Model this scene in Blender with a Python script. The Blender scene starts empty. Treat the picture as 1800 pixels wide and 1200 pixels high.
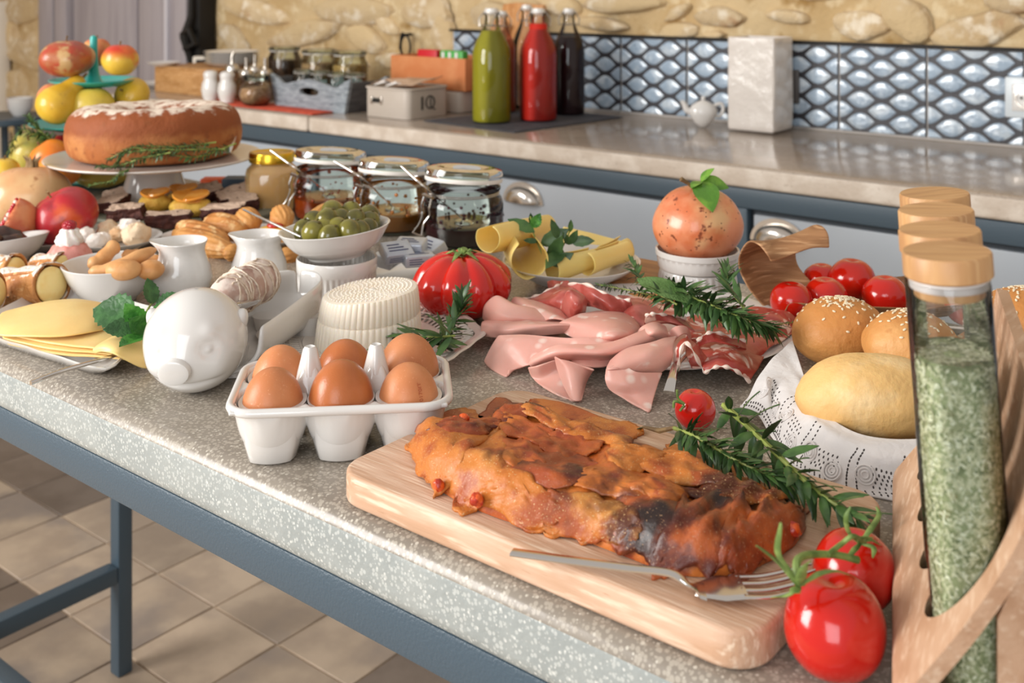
import bpy, bmesh, math, random
import numpy as np
from mathutils import Vector, Matrix, Euler, noise as mn
random.seed(7)
sc = bpy.context.scene
COL = sc.collection
PI = math.pi
# ---------------- camera ----------------
CH = 1.23; TZ = .90; CZ = .89; FP = 1900.0
YAW = math.radians(38.8)
Fv = Vector((-math.sin(YAW), math.cos(YAW), 0)); Rv = Vector((math.cos(YAW), math.sin(YAW), 0))
cd = bpy.data.cameras.new('camera'); cam = bpy.data.objects.new('camera', cd); COL.objects.link(cam)
cam.location = (0, 0, CH); cam.rotation_euler = (PI/2, 0, YAW)
cd.sensor_width = 36; cd.lens = FP/1800*36; cd.shift_y = -625/1800; cd.clip_start = .02
cd.dof.use_dof = True; cd.dof.focus_distance = .80; cd.dof.aperture_fstop = 10.5
sc.camera = cam
# ---------------- world, lights, exposure ----------------
sc.view_settings.view_transform = 'Standard'; sc.view_settings.look = 'None'
sc.view_settings.gamma = 1; sc.view_settings.use_curve_mapping = False
sc.view_settings.exposure = 0.0
w = bpy.data.worlds.new('world'); sc.world = w; w.use_nodes = True
w.node_tree.nodes['Background'].inputs[0].default_value = (1.0, .93, .86, 1)
w.node_tree.nodes['Background'].inputs[1].default_value = .62
def area(name, loc, target, sx, sy, power, col):
    l = bpy.data.lights.new(name, 'AREA'); l.shape = 'RECTANGLE'; l.size = sx; l.size_y = sy
    l.energy = power; l.color = col
    o = bpy.data.objects.new(name, l); COL.objects.link(o); o.location = loc
    o.rotation_euler = (Vector(target)-Vector(loc)).to_track_quat('-Z', 'Y').to_euler()
area('window_daylight', (-2.35, -1.5, 1.75), (-.7, 1.0, .9), 1.3, 1.5, 105, (1.0, .98, .95))
area('front_fill', (.6, -2.2, 1.6), (-.6, .6, .7), 1.4, 1.9, 38, (.88, .94, 1.0))  # cool fill light added behind the camera to brighten the table front

# ---------------- helpers ----------------
def P(px, py, z=TZ):
    d = (CH-z)*FP/(py+25); l = (px-900)/FP*d
    v = Fv*d+Rv*l; return Vector((v.x, v.y, z))
def PD(px, py, d):          # point at view depth d
    l = (px-900)/FP*d; v = Fv*d+Rv*l; return Vector((v.x, v.y, CH-(py+25)*d/FP))
def lin(c):
    return tuple((x/12.92 if x <= .04045 else ((x+.055)/1.055)**2.4) for x in c)
def hx(s):
    return lin(tuple(int(s[i:i+2], 16)/255 for i in (0, 2, 4)))
MC = {}
def M(name, col, rough=.5, layers=(), bump=(), metal=0, coat=0, sss=0, sssr=(1, .3, .15), trans=0, ior=1.45, obj_var=0, sheen=0, spec=.5, alpha=1):
    """layers: (kind, scale, hexcolour, lo, hi, stretch)"""
    if name in MC: return MC[name]
    m = bpy.data.materials.new(name); m.use_nodes = True; MC[name] = m
    nt = m.node_tree; N = nt.nodes; L = nt.links; b = N['Principled BSDF']
    def new(t, **k):
        n = N.new(t)
        for a, v in k.items(): setattr(n, a, v)
        return n
    tc = new('ShaderNodeTexCoord')
    def tex(kind, scale, stretch=(1, 1, 1), detail=4):
        mp = new('ShaderNodeMapping'); mp.inputs['Scale'].default_value = stretch
        L.new(tc.outputs['Object'], mp.inputs['Vector'])
        if obj_var >= 0:
            oi = new('ShaderNodeObjectInfo'); sc_ = new('ShaderNodeVectorMath', operation='SCALE'); sc_.inputs['Scale'].default_value = 3.7
            cmb = new('ShaderNodeCombineXYZ'); L.new(oi.outputs['Random'], cmb.inputs[0]); L.new(oi.outputs['Random'], cmb.inputs[1])
            L.new(cmb.outputs[0], sc_.inputs[0]); L.new(sc_.outputs[0], mp.inputs['Location'])
        if kind == 'noise' or kind == 'warp':
            t = new('ShaderNodeTexNoise'); t.inputs['Scale'].default_value = scale; t.inputs['Detail'].default_value = detail
            if kind == 'warp': t.inputs['Distortion'].default_value = 1.5
            L.new(mp.outputs[0], t.inputs['Vector']); return t.outputs['Fac']
        if kind in ('vor', 'vorE'):
            t = new('ShaderNodeTexVoronoi'); t.inputs['Scale'].default_value = scale
            if kind == 'vorE': t.feature = 'DISTANCE_TO_EDGE'
            L.new(mp.outputs[0], t.inputs['Vector']); return t.outputs['Distance']
        if kind == 'chip':   # random-size pebbles: distance minus random
            t = new('ShaderNodeTexVoronoi'); t.inputs['Scale'].default_value = scale
            L.new(mp.outputs[0], t.inputs['Vector'])
            s = new('ShaderNodeSeparateColor'); L.new(t.outputs['Color'], s.inputs[0])
            mm = new('ShaderNodeMath', operation='MULTIPLY'); mm.inputs[1].default_value = .45; L.new(s.outputs[0], mm.inputs[0])
            ad = new('ShaderNodeMath', operation='ADD'); L.new(mm.outputs[0], ad.inputs[0]); L.new(t.outputs['Distance'], ad.inputs[1])
            return ad.outputs[0]
        if kind in ('wave', 'rings'):
            t = new('ShaderNodeTexWave'); t.inputs['Scale'].default_value = scale; t.inputs['Distortion'].default_value = 6
            t.inputs['Detail'].default_value = 3; t.inputs['Detail Scale'].default_value = 1.5
            t.bands_direction = 'Y' if kind == 'wave' else 'Z'
            L.new(mp.outputs[0], t.inputs['Vector']); return t.outputs['Fac']
        if kind in ('z', 'x', 'y'):
            s = new('ShaderNodeSeparateXYZ'); L.new(mp.outputs[0], s.inputs[0]); mp.inputs['Location'].default_value = (0, 0, 0)
            for lk in list(mp.inputs['Location'].links): L.remove(lk)
            nz = new('ShaderNodeTexNoise'); nz.inputs['Scale'].default_value = scale; L.new(tc.outputs['Object'], nz.inputs['Vector'])
            mm = new('ShaderNodeMath', operation='MULTIPLY_ADD'); mm.inputs[1].default_value = .02; L.new(nz.outputs['Fac'], mm.inputs[0])
            L.new(s.outputs['xyz'.index(kind)], mm.inputs[2]); return mm.outputs[0]
        if kind in ('nz', 'ny', 'nx'):
            g = new('ShaderNodeNewGeometry'); tr = new('ShaderNodeVectorTransform', vector_type='NORMAL', convert_from='WORLD', convert_to='OBJECT')
            L.new(g.outputs['Normal'], tr.inputs[0])
            s = new('ShaderNodeSeparateXYZ'); L.new(tr.outputs[0], s.inputs[0])
            nz = new('ShaderNodeTexNoise'); nz.inputs['Scale'].default_value = scale; nz.inputs['Detail'].default_value = 8; L.new(tc.outputs['Object'], nz.inputs['Vector'])
            mm = new('ShaderNodeMath', operation='MULTIPLY_ADD'); mm.inputs[1].default_value = 1.2; L.new(nz.outputs['Fac'], mm.inputs[0])
            L.new(s.outputs['xyz'.index(kind[1])], mm.inputs[2]); return mm.outputs[0]
    col = hx(col) if isinstance(col, str) else col
    cur = None
    for ly in layers:
        kind, scale, c2, lo, hi = ly[:5]; st = ly[5] if len(ly) > 5 else (1, 1, 1)
        f = tex(kind, scale, st)
        mr = new('ShaderNodeMapRange'); mr.inputs['From Min'].default_value = lo; mr.inputs['From Max'].default_value = hi
        mr.interpolation_type = 'SMOOTHSTEP' if lo < hi else 'LINEAR'
        L.new(f, mr.inputs['Value'])
        mx = new('ShaderNodeMix', data_type='RGBA'); L.new(mr.outputs[0], mx.inputs[0])
        if cur is None: mx.inputs[6].default_value = (*col, 1)
        else: L.new(cur, mx.inputs[6])
        mx.inputs[7].default_value = (*hx(c2), 1); cur = mx.outputs[2]
    if obj_var > 0:
        oi = new('ShaderNodeObjectInfo'); hs = new('ShaderNodeHueSaturation')
        mr = new('ShaderNodeMapRange'); mr.inputs['To Min'].default_value = 1-obj_var; mr.inputs['To Max'].default_value = 1+obj_var
        L.new(oi.outputs['Random'], mr.inputs['Value']); L.new(mr.outputs[0], hs.inputs['Value'])
        if cur is None: hs.inputs['Color'].default_value = (*col, 1)
        else: L.new(cur, hs.inputs['Color'])
        cur = hs.outputs[0]
    if cur is None: b.inputs['Base Color'].default_value = (*col, 1)
    else: L.new(cur, b.inputs['Base Color'])
    b.inputs['Roughness'].default_value = rough; b.inputs['Metallic'].default_value = metal
    b.inputs['Coat Weight'].default_value = coat; b.inputs['Coat Roughness'].default_value = .08
    b.inputs['IOR'].default_value = ior; b.inputs['Transmission Weight'].default_value = trans
    b.inputs['Specular IOR Level'].default_value = spec; b.inputs['Alpha'].default_value = alpha
    if sss:
        b.inputs['Subsurface Weight'].default_value = sss; b.inputs['Subsurface Scale'].default_value = .006; b.inputs['Subsurface Radius'].default_value = sssr
    if sheen: b.inputs['Sheen Weight'].default_value = sheen
    prev = None
    for bp in bump:
        kind, scale, dist = bp[:3]; st = bp[3] if len(bp) > 3 else (1, 1, 1)
        f = tex(kind, scale, st, 6)
        bn = new('ShaderNodeBump'); bn.inputs['Strength'].default_value = 1; bn.inputs['Distance'].default_value = dist
        L.new(f, bn.inputs['Height'])
        if prev: L.new(prev, bn.inputs['Normal'])
        prev = bn.outputs[0]
    if prev: L.new(prev, b.inputs['Normal'])
    return m
def GL(name, col=(1, 1, 1), tint=.93, rough=.02):     # clear thin glass
    if name in MC: return MC[name]
    m = bpy.data.materials.new(name); m.use_nodes = True; MC[name] = m
    nt = m.node_tree; N = nt.nodes; L = nt.links; N.remove(N['Principled BSDF'])
    t = N.new('ShaderNodeBsdfTransparent'); t.inputs[0].default_value = (*[c*tint for c in col], 1)
    g = N.new('ShaderNodeBsdfGlossy'); g.inputs['Roughness'].default_value = rough
    fr = N.new('ShaderNodeFresnel'); fr.inputs[0].default_value = 1.5
    mx = N.new('ShaderNodeMixShader'); L.new(fr.outputs[0], mx.inputs[0]); L.new(t.outputs[0], mx.inputs[1]); L.new(g.outputs[0], mx.inputs[2])
    L.new(mx.outputs[0], N['Material Output'].inputs['Surface']); return m

class MB:
    def __init__(s): s.v = []; s.f = []
    def add(s, vs, fs):
        o = len(s.v); s.v += [tuple(x) for x in vs]; s.f += [tuple(i+o for i in f) for f in fs]; return s
    def grid(s, rows, cu=False, cv=False, flip=False):
        nr, nc = len(rows), len(rows[0]); vs = [p for r in rows for p in r]; fs = []
        for i in range(nr if cv else nr-1):
            for j in range(nc if cu else nc-1):
                a = i*nc+j; b = i*nc+(j+1) % nc; c = ((i+1) % nr)*nc+(j+1) % nc; d = ((i+1) % nr)*nc+j
                fs.append((a, d, c, b) if flip else (a, b, c, d))
        return s.add(vs, fs)
    def lathe(s, prof, seg=40, c=(0, 0, 0), fn=None, sx=1, sy=1, cap0=True, cap1=True):
        rows = []
        for (r, z) in prof:
            row = []
            for k in range(seg):
                a = 2*PI*k/seg; rr = fn(r, z, a) if fn else r
                row.append((c[0]+rr*sx*math.cos(a), c[1]+rr*sy*math.sin(a), c[2]+z))
            rows.append(row)
        o = len(s.v); s.grid(rows, cu=True)
        if cap0 and prof[0][0] > 1e-6: s.f.append(tuple(reversed(range(o, o+seg))))
        if cap1 and prof[-1][0] > 1e-6: s.f.append(tuple(range(o+(len(prof)-1)*seg, o+len(prof)*seg)))
        return s
    def sphere(s, c, r, seg=24, rings=14, fn=None, mat=None):
        r = (r, r, r) if not hasattr(r, '__len__') else r
        rows = []
        for i in range(rings+1):
            th = PI*i/rings; row = []
            for k in range(seg):
                a = 2*PI*k/seg; d = Vector((math.sin(th)*math.cos(a), math.sin(th)*math.sin(a), -math.cos(th)))
                q = fn(d) if fn else 1.0
                p = Vector((d.x*r[0], d.y*r[1], d.z*r[2]))*q if not isinstance(q, Vector) else q
                if mat: p = mat @ p
                row.append(p+Vector(c))
            rows.append(row)
        return s.grid(rows, cu=True)
    def box(s, x0, x1, y0, y1, z0, z1, mat=None):
        vs = [Vector(p) for p in ((x0, y0, z0), (x1, y0, z0), (x1, y1, z0), (x0, y1, z0), (x0, y0, z1), (x1, y0, z1), (x1, y1, z1), (x0, y1, z1))]
        if mat: vs = [mat @ p for p in vs]
        return s.add(vs, [(0, 3, 2, 1), (4, 5, 6, 7), (0, 1, 5, 4), (1, 2, 6, 5), (2, 3, 7, 6), (3, 0, 4, 7)])
    def tube(s, pts, r, seg=8, flat=1.0, cap=True):
        pts = [Vector(p) for p in pts]; n = len(pts); rs = r if hasattr(r, '__len__') else [r]*n
        rows = []; up = Vector((0, 0, 1)); prevx = None
        for i, p in enumerate(pts):
            t = (pts[min(i+1, n-1)]-pts[max(i-1, 0)]); t = t.normalized() if t.length > 1e-9 else Vector((0, 0, 1))
            if prevx is None:
                x = t.cross(up)
                if x.length < 1e-3: x = t.cross(Vector((1, 0, 0)))
            else: x = prevx-t*prevx.dot(t)
            x.normalize(); y = x.cross(t); prevx = x
            rows.append([p+x*rs[i]*math.cos(2*PI*k/seg)+y*rs[i]*flat*math.sin(2*PI*k/seg) for k in range(seg)])
        o = len(s.v); s.grid(rows, cu=True, flip=True)
        if cap: s.f.append(tuple(range(o, o+seg))); s.f.append(tuple(reversed(range(o+(n-1)*seg, o+n*seg))))
        return s
    def prism(s, outline, z0, z1):
        n = len(outline); o = len(s.v)
        s.v += [(x, y, z0) for x, y in outline]+[(x, y, z1) for x, y in outline]
        s.f.append(tuple(o+i for i in reversed(range(n)))); s.f.append(tuple(o+n+i for i in range(n)))
        for i in range(n): j = (i+1) % n; s.f.append((o+i, o+j, o+n+j, o+n+i))
        return s
    def xf(s, m):
        s.v = [tuple(m @ Vector(p)) for p in s.v]; return s
    def build(s, name, mat=None, parent=None, loc=(0, 0, 0), rot=0, bevel=0, bseg=2, solid=0, sub=0, flat=False, world=False, weld=False, soff=0):
        me = bpy.data.meshes.new(name)
        vs = s.v
        if world:
            pl = parent.location if parent is not None else Vector(loc)
            if parent is not None and parent.parent is not None: pl = parent.parent.location+pl
            vs = [(x-pl[0], y-pl[1], z-pl[2]) for x, y, z in vs]
        me.from_pydata([tuple(v) for v in vs], [], s.f)
        if bevel or weld:
            bm = bmesh.new(); bm.from_mesh(me)
            if weld: bmesh.ops.remove_doubles(bm, verts=bm.verts, dist=1e-5)
            if bevel:
                es = [e for e in bm.edges if len(e.link_faces) == 2 and e.calc_face_angle(0) > .6]
                bmesh.ops.bevel(bm, geom=es, offset=bevel, segments=bseg, affect='EDGES', profile=.5, clamp_overlap=True)
            bm.to_mesh(me); bm.free()
        me.validate()
        if not flat:
            me.polygons.foreach_set('use_smooth', [True]*len(me.polygons)); me.set_sharp_from_angle(angle=.75)
        o = bpy.data.objects.new(name, me); COL.objects.link(o)
        if mat: me.materials.append(mat)
        if parent is not None: o.parent = parent
        if not (world and parent is not None): o.location = loc
        if rot: o.rotation_euler = (0, 0, rot) if not hasattr(rot, '__len__') else rot
        if solid:
            md = o.modifiers.new('solid', 'SOLIDIFY'); md.thickness = solid; md.offset = soff
        if sub:
            md = o.modifiers.new('sub', 'SUBSURF'); md.levels = md.render_levels = sub
        return o
def tag(o, label, cat, group=None):
    o['label'] = label; o['category'] = cat
    if group: o['group'] = group
    return o
def thing(name, label, cat, loc=(0, 0, 0), rot=0, group=None):
    o = bpy.data.objects.new(name, None); COL.objects.link(o); o.empty_display_size = .02
    o.location = loc; o.rotation_euler = (0, 0, rot) if not hasattr(rot, '__len__') else rot
    return tag(o, label, cat, group)
def struct(o): o['kind'] = 'structure'; return o
def stuff(o): o['kind'] = 'stuff'; return o
def kids(o): return [c for c in bpy.data.objects if c.parent == o]
def copy_tree(o, parent=None):
    c = o.copy(); COL.objects.link(c); c.parent = parent
    for k in kids(o): copy_tree(k, c)
    return c
def dup(src, loc, rot, label=None, scale=None):
    c = copy_tree(src); c.location = loc; c.rotation_euler = (0, 0, rot) if not hasattr(rot, '__len__') else rot
    if label: c['label'] = label
    if scale: c.scale = (scale,)*3 if not hasattr(scale, '__len__') else scale
    return c
def n3(p, s=1.0, o=0.0): return mn.noise(Vector((p[0]*s+o, p[1]*s+o*1.7, p[2]*s-o)))
def crom(pts, n):
    pts = np.array([tuple(p) for p in pts], float); m = len(pts); out = []
    for t in np.linspace(0, m-1, n):
        i = min(int(t), m-2); f = t-i
        p0, p1, p2, p3 = pts[max(i-1, 0)], pts[i], pts[i+1], pts[min(i+2, m-1)]
        if i == 0: p0 = 2*p1-p2
        if i == m-2: p3 = 2*p2-p1
        out.append(.5*((2*p1)+(-p0+p2)*f+(2*p0-5*p1+4*p2-p3)*f*f+(-p0+3*p1-3*p2+p3)*f**3))
    return out
def sheet(rows, nu=24, nv=24, wob=0, seed=0):
    """rows: control rows of world points -> smooth grid rows"""
    a = [crom(r, nu) for r in rows]; cols = [crom([a[i][j] for i in range(len(a))], nv) for j in range(nu)]
    g = [[cols[j][i] for j in range(nu)] for i in range(nv)]
    if wob:
        g = [[p+np.array((0, 0, wob*mn.noise(Vector((p[0]*45+seed, p[1]*45, p[2]*45+seed))))) for p in r] for r in g]
    return MB().grid(g)
VR = YAW
# ---------------- materials: setting ----------------
m_terr = M('terrazzo', '867d72', .24, [('noise', 9, '91887c', .35, .65), ('chip', 360, 'a89f92', .74, .56), ('chip', 300, 'c2bbae', .40, .30)], [('noise', 60, .00025)], obj_var=-1)
m_terrf = M('terrazzo_front', '949997', .4, [('noise', 30, '9fa3a0', .35, .7), ('chip', 380, 'b4b7b3', .62, .48), ('chip', 300, 'c8c9c4', .36, .27)], [('noise', 200, .0006), ('noise', 45, .0006)], obj_var=-1)
m_ctop = M('polished_concrete', '9d8f82', .13, [('noise', 6, 'b0a294', .35, .7), ('noise', 240, '8c7f73', .5, .75)], [('noise', 14, .0008)], obj_var=-1)
m_cface = M('concrete_edge', 'c2b4a5', .5, [('noise', 20, 'd4c9bc', .4, .65), ('noise', 150, 'b3a597', .62, .75)], [('noise', 120, .0015)], obj_var=-1)
m_steel = M('blue_grey_painted_steel', '43535f', .38, [('noise', 900, 'a4b4c2', .72, .76)], [('noise', 500, .0004)])
m_drawer = M('pale_grey_blue_lacquer', 'a8aeb5', .35, [('noise', 3, 'a0a7af', .3, .7)])
m_mortar = M('lime_mortar', 'cdb48a', .95, [('noise', 4, 'bfa274', .4, .65), ('noise', 26, 'dcc8a2', .5, .72), ('noise', 11, 'a3824f', .58, .72)], [('noise', 18, .012), ('noise', 90, .003)])
m_stone = M('limestone', 'd0ba96', .9, [('noise', 8, 'bfa47c', .4, .7), ('noise', 30, 'e8dbc4', .48, .7), ('noise', 14, 'b08a66', .62, .76), ('noise', 5, 'cdb48a', .42, .6)], [('noise', 22, .010), ('noise', 110, .003)], obj_var=.12)
m_tile_base = M('dark_grout_pattern', '38373c', .4, [], [('noise', 60, .0008)])
m_glaze = M('pearl_blue_glaze', 'a3b6c8', .07, [('noise', 30, 'c8d4de', .45, .65), ('noise', 55, '8597ac', .58, .75)], [('noise', 55, .003)], coat=1, obj_var=.1)
m_floor = M('cement_floor_tile', '9c8a78', .5, [('noise', 7, 'b09d88', .4, .65), ('noise', 4, '857970', .48, .68)], [('noise', 70, .0006)], obj_var=.2)
m_floor2 = M('brown_cement_floor_tile', '6b5d51', .5, [('noise', 7, '7a6c60', .4, .65)], [('noise', 70, .0006)], obj_var=.15)
m_grout = M('floor_grout', 'b9a48c', .9)
m_doorw = M('grey_lilac_painted_wood', 'a79fa2', .6, [('noise', 3, '9a9296', .4, .7, (8, 8, .7))], [('noise', 8, .002, (10, 10, .6))])
m_plaster = M('white_plaster', 'e5ddd0', .8)
m_iron = M('black_iron', '2c2a28', .6, metal=.6)
m_chrome = M('brushed_nickel', 'cfc8c0', .22, metal=1)
m_white = M('white_porcelain', 'dddad6', .12, coat=.5)
m_whited = M('cream_porcelain', 'dcd3ca', .18, coat=.4)
m_sil = M('stainless_steel', 'd4d0cc', .14, metal=1)
m_gl = GL('clear_glass'); m_glg = GL('greenish_glass', (.90, .97, .92), .96)
# ---------------- floor ----------------
FX0, FX1, FY0, FY1 = -5.2, 1.6, -1.2, 2.47
fl = struct(MB().box(FX0, FX1, FY0, FY1, -.05, -.004).build('floor', m_grout))
T = .195; gx, gy = -1.608, 1.30
tb = MB().box(-.0955, .0955, -.0955, .0955, -.012, 0).build('tile', m_floor, fl, bevel=.0015, bseg=1)
tb2 = tb.data.copy(); tb2.materials.clear(); tb2.materials.append(m_floor2)
first = True; rnd = random.Random(5)
for i in range(-8, 9):
    for j in range(-6, 5):
        x = gx+(i+.5)*T; y = gy+(j+.5)*T
        d = x*Fv.x+y*Fv.y; l = x*Rv.x+y*Rv.y
        if d < .9 or not (-1150 < FP*l/d < 200) or FP*CH/d-25 < 640: continue
        t = tb if first else tb.copy()
        if not first: COL.objects.link(t)
        first = False
        t.location = (x, y, 0); t.rotation_euler = (0, 0, rnd.choice((0, PI/2, PI, -PI/2)))
        if rnd.random() < .42 and t is not tb: t.data = tb2
# ---------------- walls ----------------
WY = 2.44
def rough_wall(x0, x1, z0, z1, y, step=.05):
    rows = []
    nx = int((x1-x0)/step); nz = int((z1-z0)/step)
    for j in range(nz+1):
        rows.append([(x0+(x1-x0)*i/nx, y+.018*n3((x0+(x1-x0)*i/nx, 0, z0+(z1-z0)*j/nz), 3.5)+.008*n3((x0+(x1-x0)*i/nx, 5, z0+(z1-z0)*j/nz), 14), z0+(z1-z0)*j/nz) for i in range(nx+1)])
    return MB().grid(rows, flip=True)
wall = rough_wall(FX0-.1, 1.6, 0, 2.5, WY+.012, .03)
wall.box(FX0-.1, 1.6, WY+.04, WY+.3, 0, 2.5)
wall_back = struct(wall.build('wall_back', m_mortar))
rnd = random.Random(11)
def stone(cx, cz, sx, sz, rot, seed, depth=.022):
    n = 20; rows = []
    exps = rnd.uniform(1.5, 2.3)
    for i in range(7):
        t = i/6; rr = math.sin(t*PI/2) if t < 1 else 1; yy = -depth*.60*(math.cos(t*PI/2))**.8
        if t == 1: yy = .012; rr = 1.06
        row = []
        for k in range(n):
            a = 2*PI*k/n; ca, sa = math.cos(a), math.sin(a)
            q = (abs(ca)**exps+abs(sa)**exps)**(-1/exps)*(1+.20*mn.noise(Vector((ca*1.3+seed, sa*1.3, seed*.7)))+.07*mn.noise(Vector((ca*4+seed, sa*4, 3))))
            x = q*rr*sx*ca; z = q*rr*sz*sa
            xx = x*math.cos(rot)-z*math.sin(rot); zz = x*math.sin(rot)+z*math.cos(rot)
            row.append((xx, yy+.007*mn.noise(Vector((xx*22+seed, zz*22, seed))), zz))
        rows.append(row)
    b = MB(); b.grid(rows, cu=True)
    return b.build('stone', m_stone, wall_back, loc=(cx, WY, cz))
# hand-placed stones read from the photograph (pixel centre, half sizes in px, tilt)
for (px, py, hw, hh, r) in [(1262, 30, 42, 18, .0), (1385, 30, 38, 12, .12), (1510, 44, 46, 26, .05), (1590, 30, 48, 34, .75), (1715, 55, 72, 30, -.3), (1440, -18, 60, 20, 0),
        (1090, 6, 68, 17, -.03), (1190, 22, 26, 11, -.5), (1195, 54, 34, 15, -.1), (1255, 62, 18, 8, 0), (980, 8, 40, 20, .2), (620, 18, 70, 26, 0), (530, 60, 60, 22, -.2),
        (640, 68, 34, 22, .3), (745, 20, 44, 30, .1), (780, 66, 30, 26, 1.2), (440, 16, 60, 20, .2), (410, 70, 28, 20, .5), (700, 110, 40, 14, .1), (870, 30, 46, 26, .1),
        (600, 112, 44, 12, 0), (400, 120, 22, 14, .3), (28, 18, 46, 24, 0), (92, 60, 12, 22, .2), (45, 95, 34, 24, .2), (30, 150, 20, 24, .3), (90, 105, 18, 16, 0), (35, 215, 28, 24, 0),
        (1775, 5, 40, 18, .1), (560, 145, 40, 14, 0), (680, 45, 22, 14, .4), (1050, 42, 42, 12, .1)]:
    l = (px-900)/FP; r2 = Fv+Rv*l; d = WY/r2.y; x = r2.x*d; z = CH-(py+25)*d/FP
    cosw = abs(r2.normalized().y)
    stone(x, z, hw*d/FP/cosw*1.0, hh*d/FP, -r, rnd.random()*50, .024)
x = -5.1
while x < 1.4:          # upper courses, just above the frame
    for z in (1.40, 1.62, 1.85, 2.1, 2.32):
        stone(x+rnd.uniform(-.08, .08), z+rnd.uniform(-.04, .04), rnd.uniform(.09, .17), rnd.uniform(.06, .09), rnd.uniform(-.3, .3), rnd.random()*50)
    x += .34
for x, z in ((-4.9, .75), (-4.75, .5), (-5.0, .25), (-4.7, .95), (-5.0, 1.0)): stone(x, z, .12, .08, .2, x*3)
wl = MB(); wl.grid([[(FX0-.02+.016*n3((0, FY0+.05*i, .05*j), 4), FY0+.05*i, .05*j) for i in range(74)] for j in range(51)], flip=False); wl.box(FX0-.3, FX0-.05, FY0, 2.45, 0, 2.5)
struct(wl.build('wall_left', m_mortar))
# panelled door on the back wall
door = struct(MB().box(-4.46, -3.50, WY-.05, WY-.012, .0, 2.2).build('door_1', m_doorw, bevel=.004))
for (x0, x1) in ((-4.52, -4.40), (-4.385, -4.29), (-3.575, -3.44)):
    MB().box(x0, x1, WY-.085, WY-.03, 0, 2.24).build('door_stile', m_doorw, door, bevel=.006)
for (x0, x1) in ((-4.27, -3.80), (-3.785, -3.595)):
    MB().box(x0, x1, WY-.062, WY-.045, .15, 2.1).build('door_panel', m_doorw, door, bevel=.005)
MB().box(-3.562, -3.542, WY-.098, WY-.08, 0, 2.24).build('door_bead', M('pale_bead', 'c9c5cb', .4), door, bevel=.003)
MB().box(-3.44, -3.375, WY-.07, WY+.0, 0, 2.3).build('gap_shade_strip', m_iron, door, bevel=.004)  # dark strip standing in for the shaded gap beside the door
lat = thing('iron_latch', 'black iron latch and chain hanging right of the grey door', 'latch', (-3.41, WY-.08, 1.0))
lb = MB(); lb.tube([(0, 0, .25), (.01, -.01, .12), (-.02, -.015, .04), (0, 0, -.06)], [.008, .012, .02, .01], 8)
lb.build('chain', m_iron, lat)
MB().tube([(-.03, -.02, .05), (.03, -.03, .07), (.05, -.02, .02), (.0, -.03, -.0)], .011, 8).build('latch_bar', m_iron, lat)
struct(MB().box(-5.2, -4.95, WY-.05, WY+.01, 0, 1.16).build('trim_1', m_plaster, bevel=.01))
# ---------------- wall tiles ----------------
splash = struct(MB().box(-2.185, 1.5, WY-.006, WY+.02, CZ, CZ+.205).build('wall_backsplash', M('tile_grout', 'c9c2bc', .8)))
S = .196; hw = S/2
def tile_cells():
    b = MB(); cw, chh = S*.166, S*.100
    for ci in range(-2, 3):
        x0 = ci*S*.25
        for rj in range(-3, 4):
            z0 = rj*S*.25+(S*.125 if ci % 2 else 0)
            out = []
            n = 20
            for k in range(n):
                a = 2*PI*k/n; ca, sa = math.cos(a), math.sin(a)
                q = abs(ca)
                xx = cw*ca; zz = chh*math.copysign(math.cos(PI/2*ca)**.95 if k % 10 else 0, sa)
                out.append((xx, zz))
            rows = []
            for (sc_, yy) in ((1, -.001), (.97, -.0030), (.85, -.0042), (.45, -.005), (.01, -.0053)):
                rows.append([(min(max(x0+x_*sc_, -hw+.0015), hw-.0015), yy, min(max(z0+z_*sc_, -hw+.0015), hw-.0015)) for x_, z_ in out])
            if all(abs(p[2]) > hw-.0016 for p in rows[0]): continue
            b.grid(rows, cu=True, flip=False)
    return b
t0 = MB().box(-hw, hw, -.002, .008, -hw, hw).build('tile', m_tile_base, splash, bevel=.001, bseg=1)
c0 = stuff(tile_cells().build('glaze_cells', m_glaze, t0))
x = -2.18+.1; k = 0
while x < 1.0:
    if k == 0: t = t0
    else:
        t = t0.copy(); COL.objects.link(t); c = c0.copy(); COL.objects.link(c); c.parent = t
    t.location = (x, WY-.008, CZ+.004+.1); x += .2; k += 1
struct(MB().box(-2.19, 1.5, WY-.02, WY-.004, CZ+.2035, CZ+.210).build('trim_2', m_iron, bevel=.001))
# ---------------- counter ----------------
CFY = 1.865; SEAM = -2.186; CX0 = -3.3; CX1 = .9
def slab(name, x0, x1, y0, y1, z0, z1, mt, mf, bev, label, grp=None):
    o = MB().box(x0, x1, y0, y1, z0, z1).build(name, mt, bevel=bev, bseg=4)
    o.data.materials.append(mf)
    for p in o.data.polygons:
        if p.normal.z < .45: p.material_index = 1
    return tag(o, label, 'counter', grp)
s1 = slab('stone_countertop', CX0, SEAM-.003, CFY, WY-.008, CZ-.042, CZ, m_ctop, m_cface, .008, 'left slab of the pale stone countertop, under the salt shakers and wooden crate')
s2 = slab('stone_countertop', SEAM+.003, CX1, CFY, WY-.008, CZ-.042, CZ, m_ctop, m_cface, .008, 'long polished stone countertop slab under the bottles and white vase')
cab = thing('counter_cabinet', 'blue-grey framed base cabinet with pale drawer fronts under the back counter', 'cabinet', (-1.2, 2.15, 0))
def cbx(n, x0, x1, y0, y1, z0, z1, m, par=cab, bv=.003):
    return MB().box(x0+1.2, x1+1.2, y0-2.15, y1-2.15, z0, z1).build(n, m, par, bevel=bv)
cbx('top_rail', CX0+.02, CX1-.02, CFY+.008, CFY+.035, CZ-.082, CZ-.044, m_steel)
cbx('carcass', CX0+.03, CX1-.03, CFY+.028, WY-.03, .08, CZ-.05, M('dark_carcass', '2e343b', .6))
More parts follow.
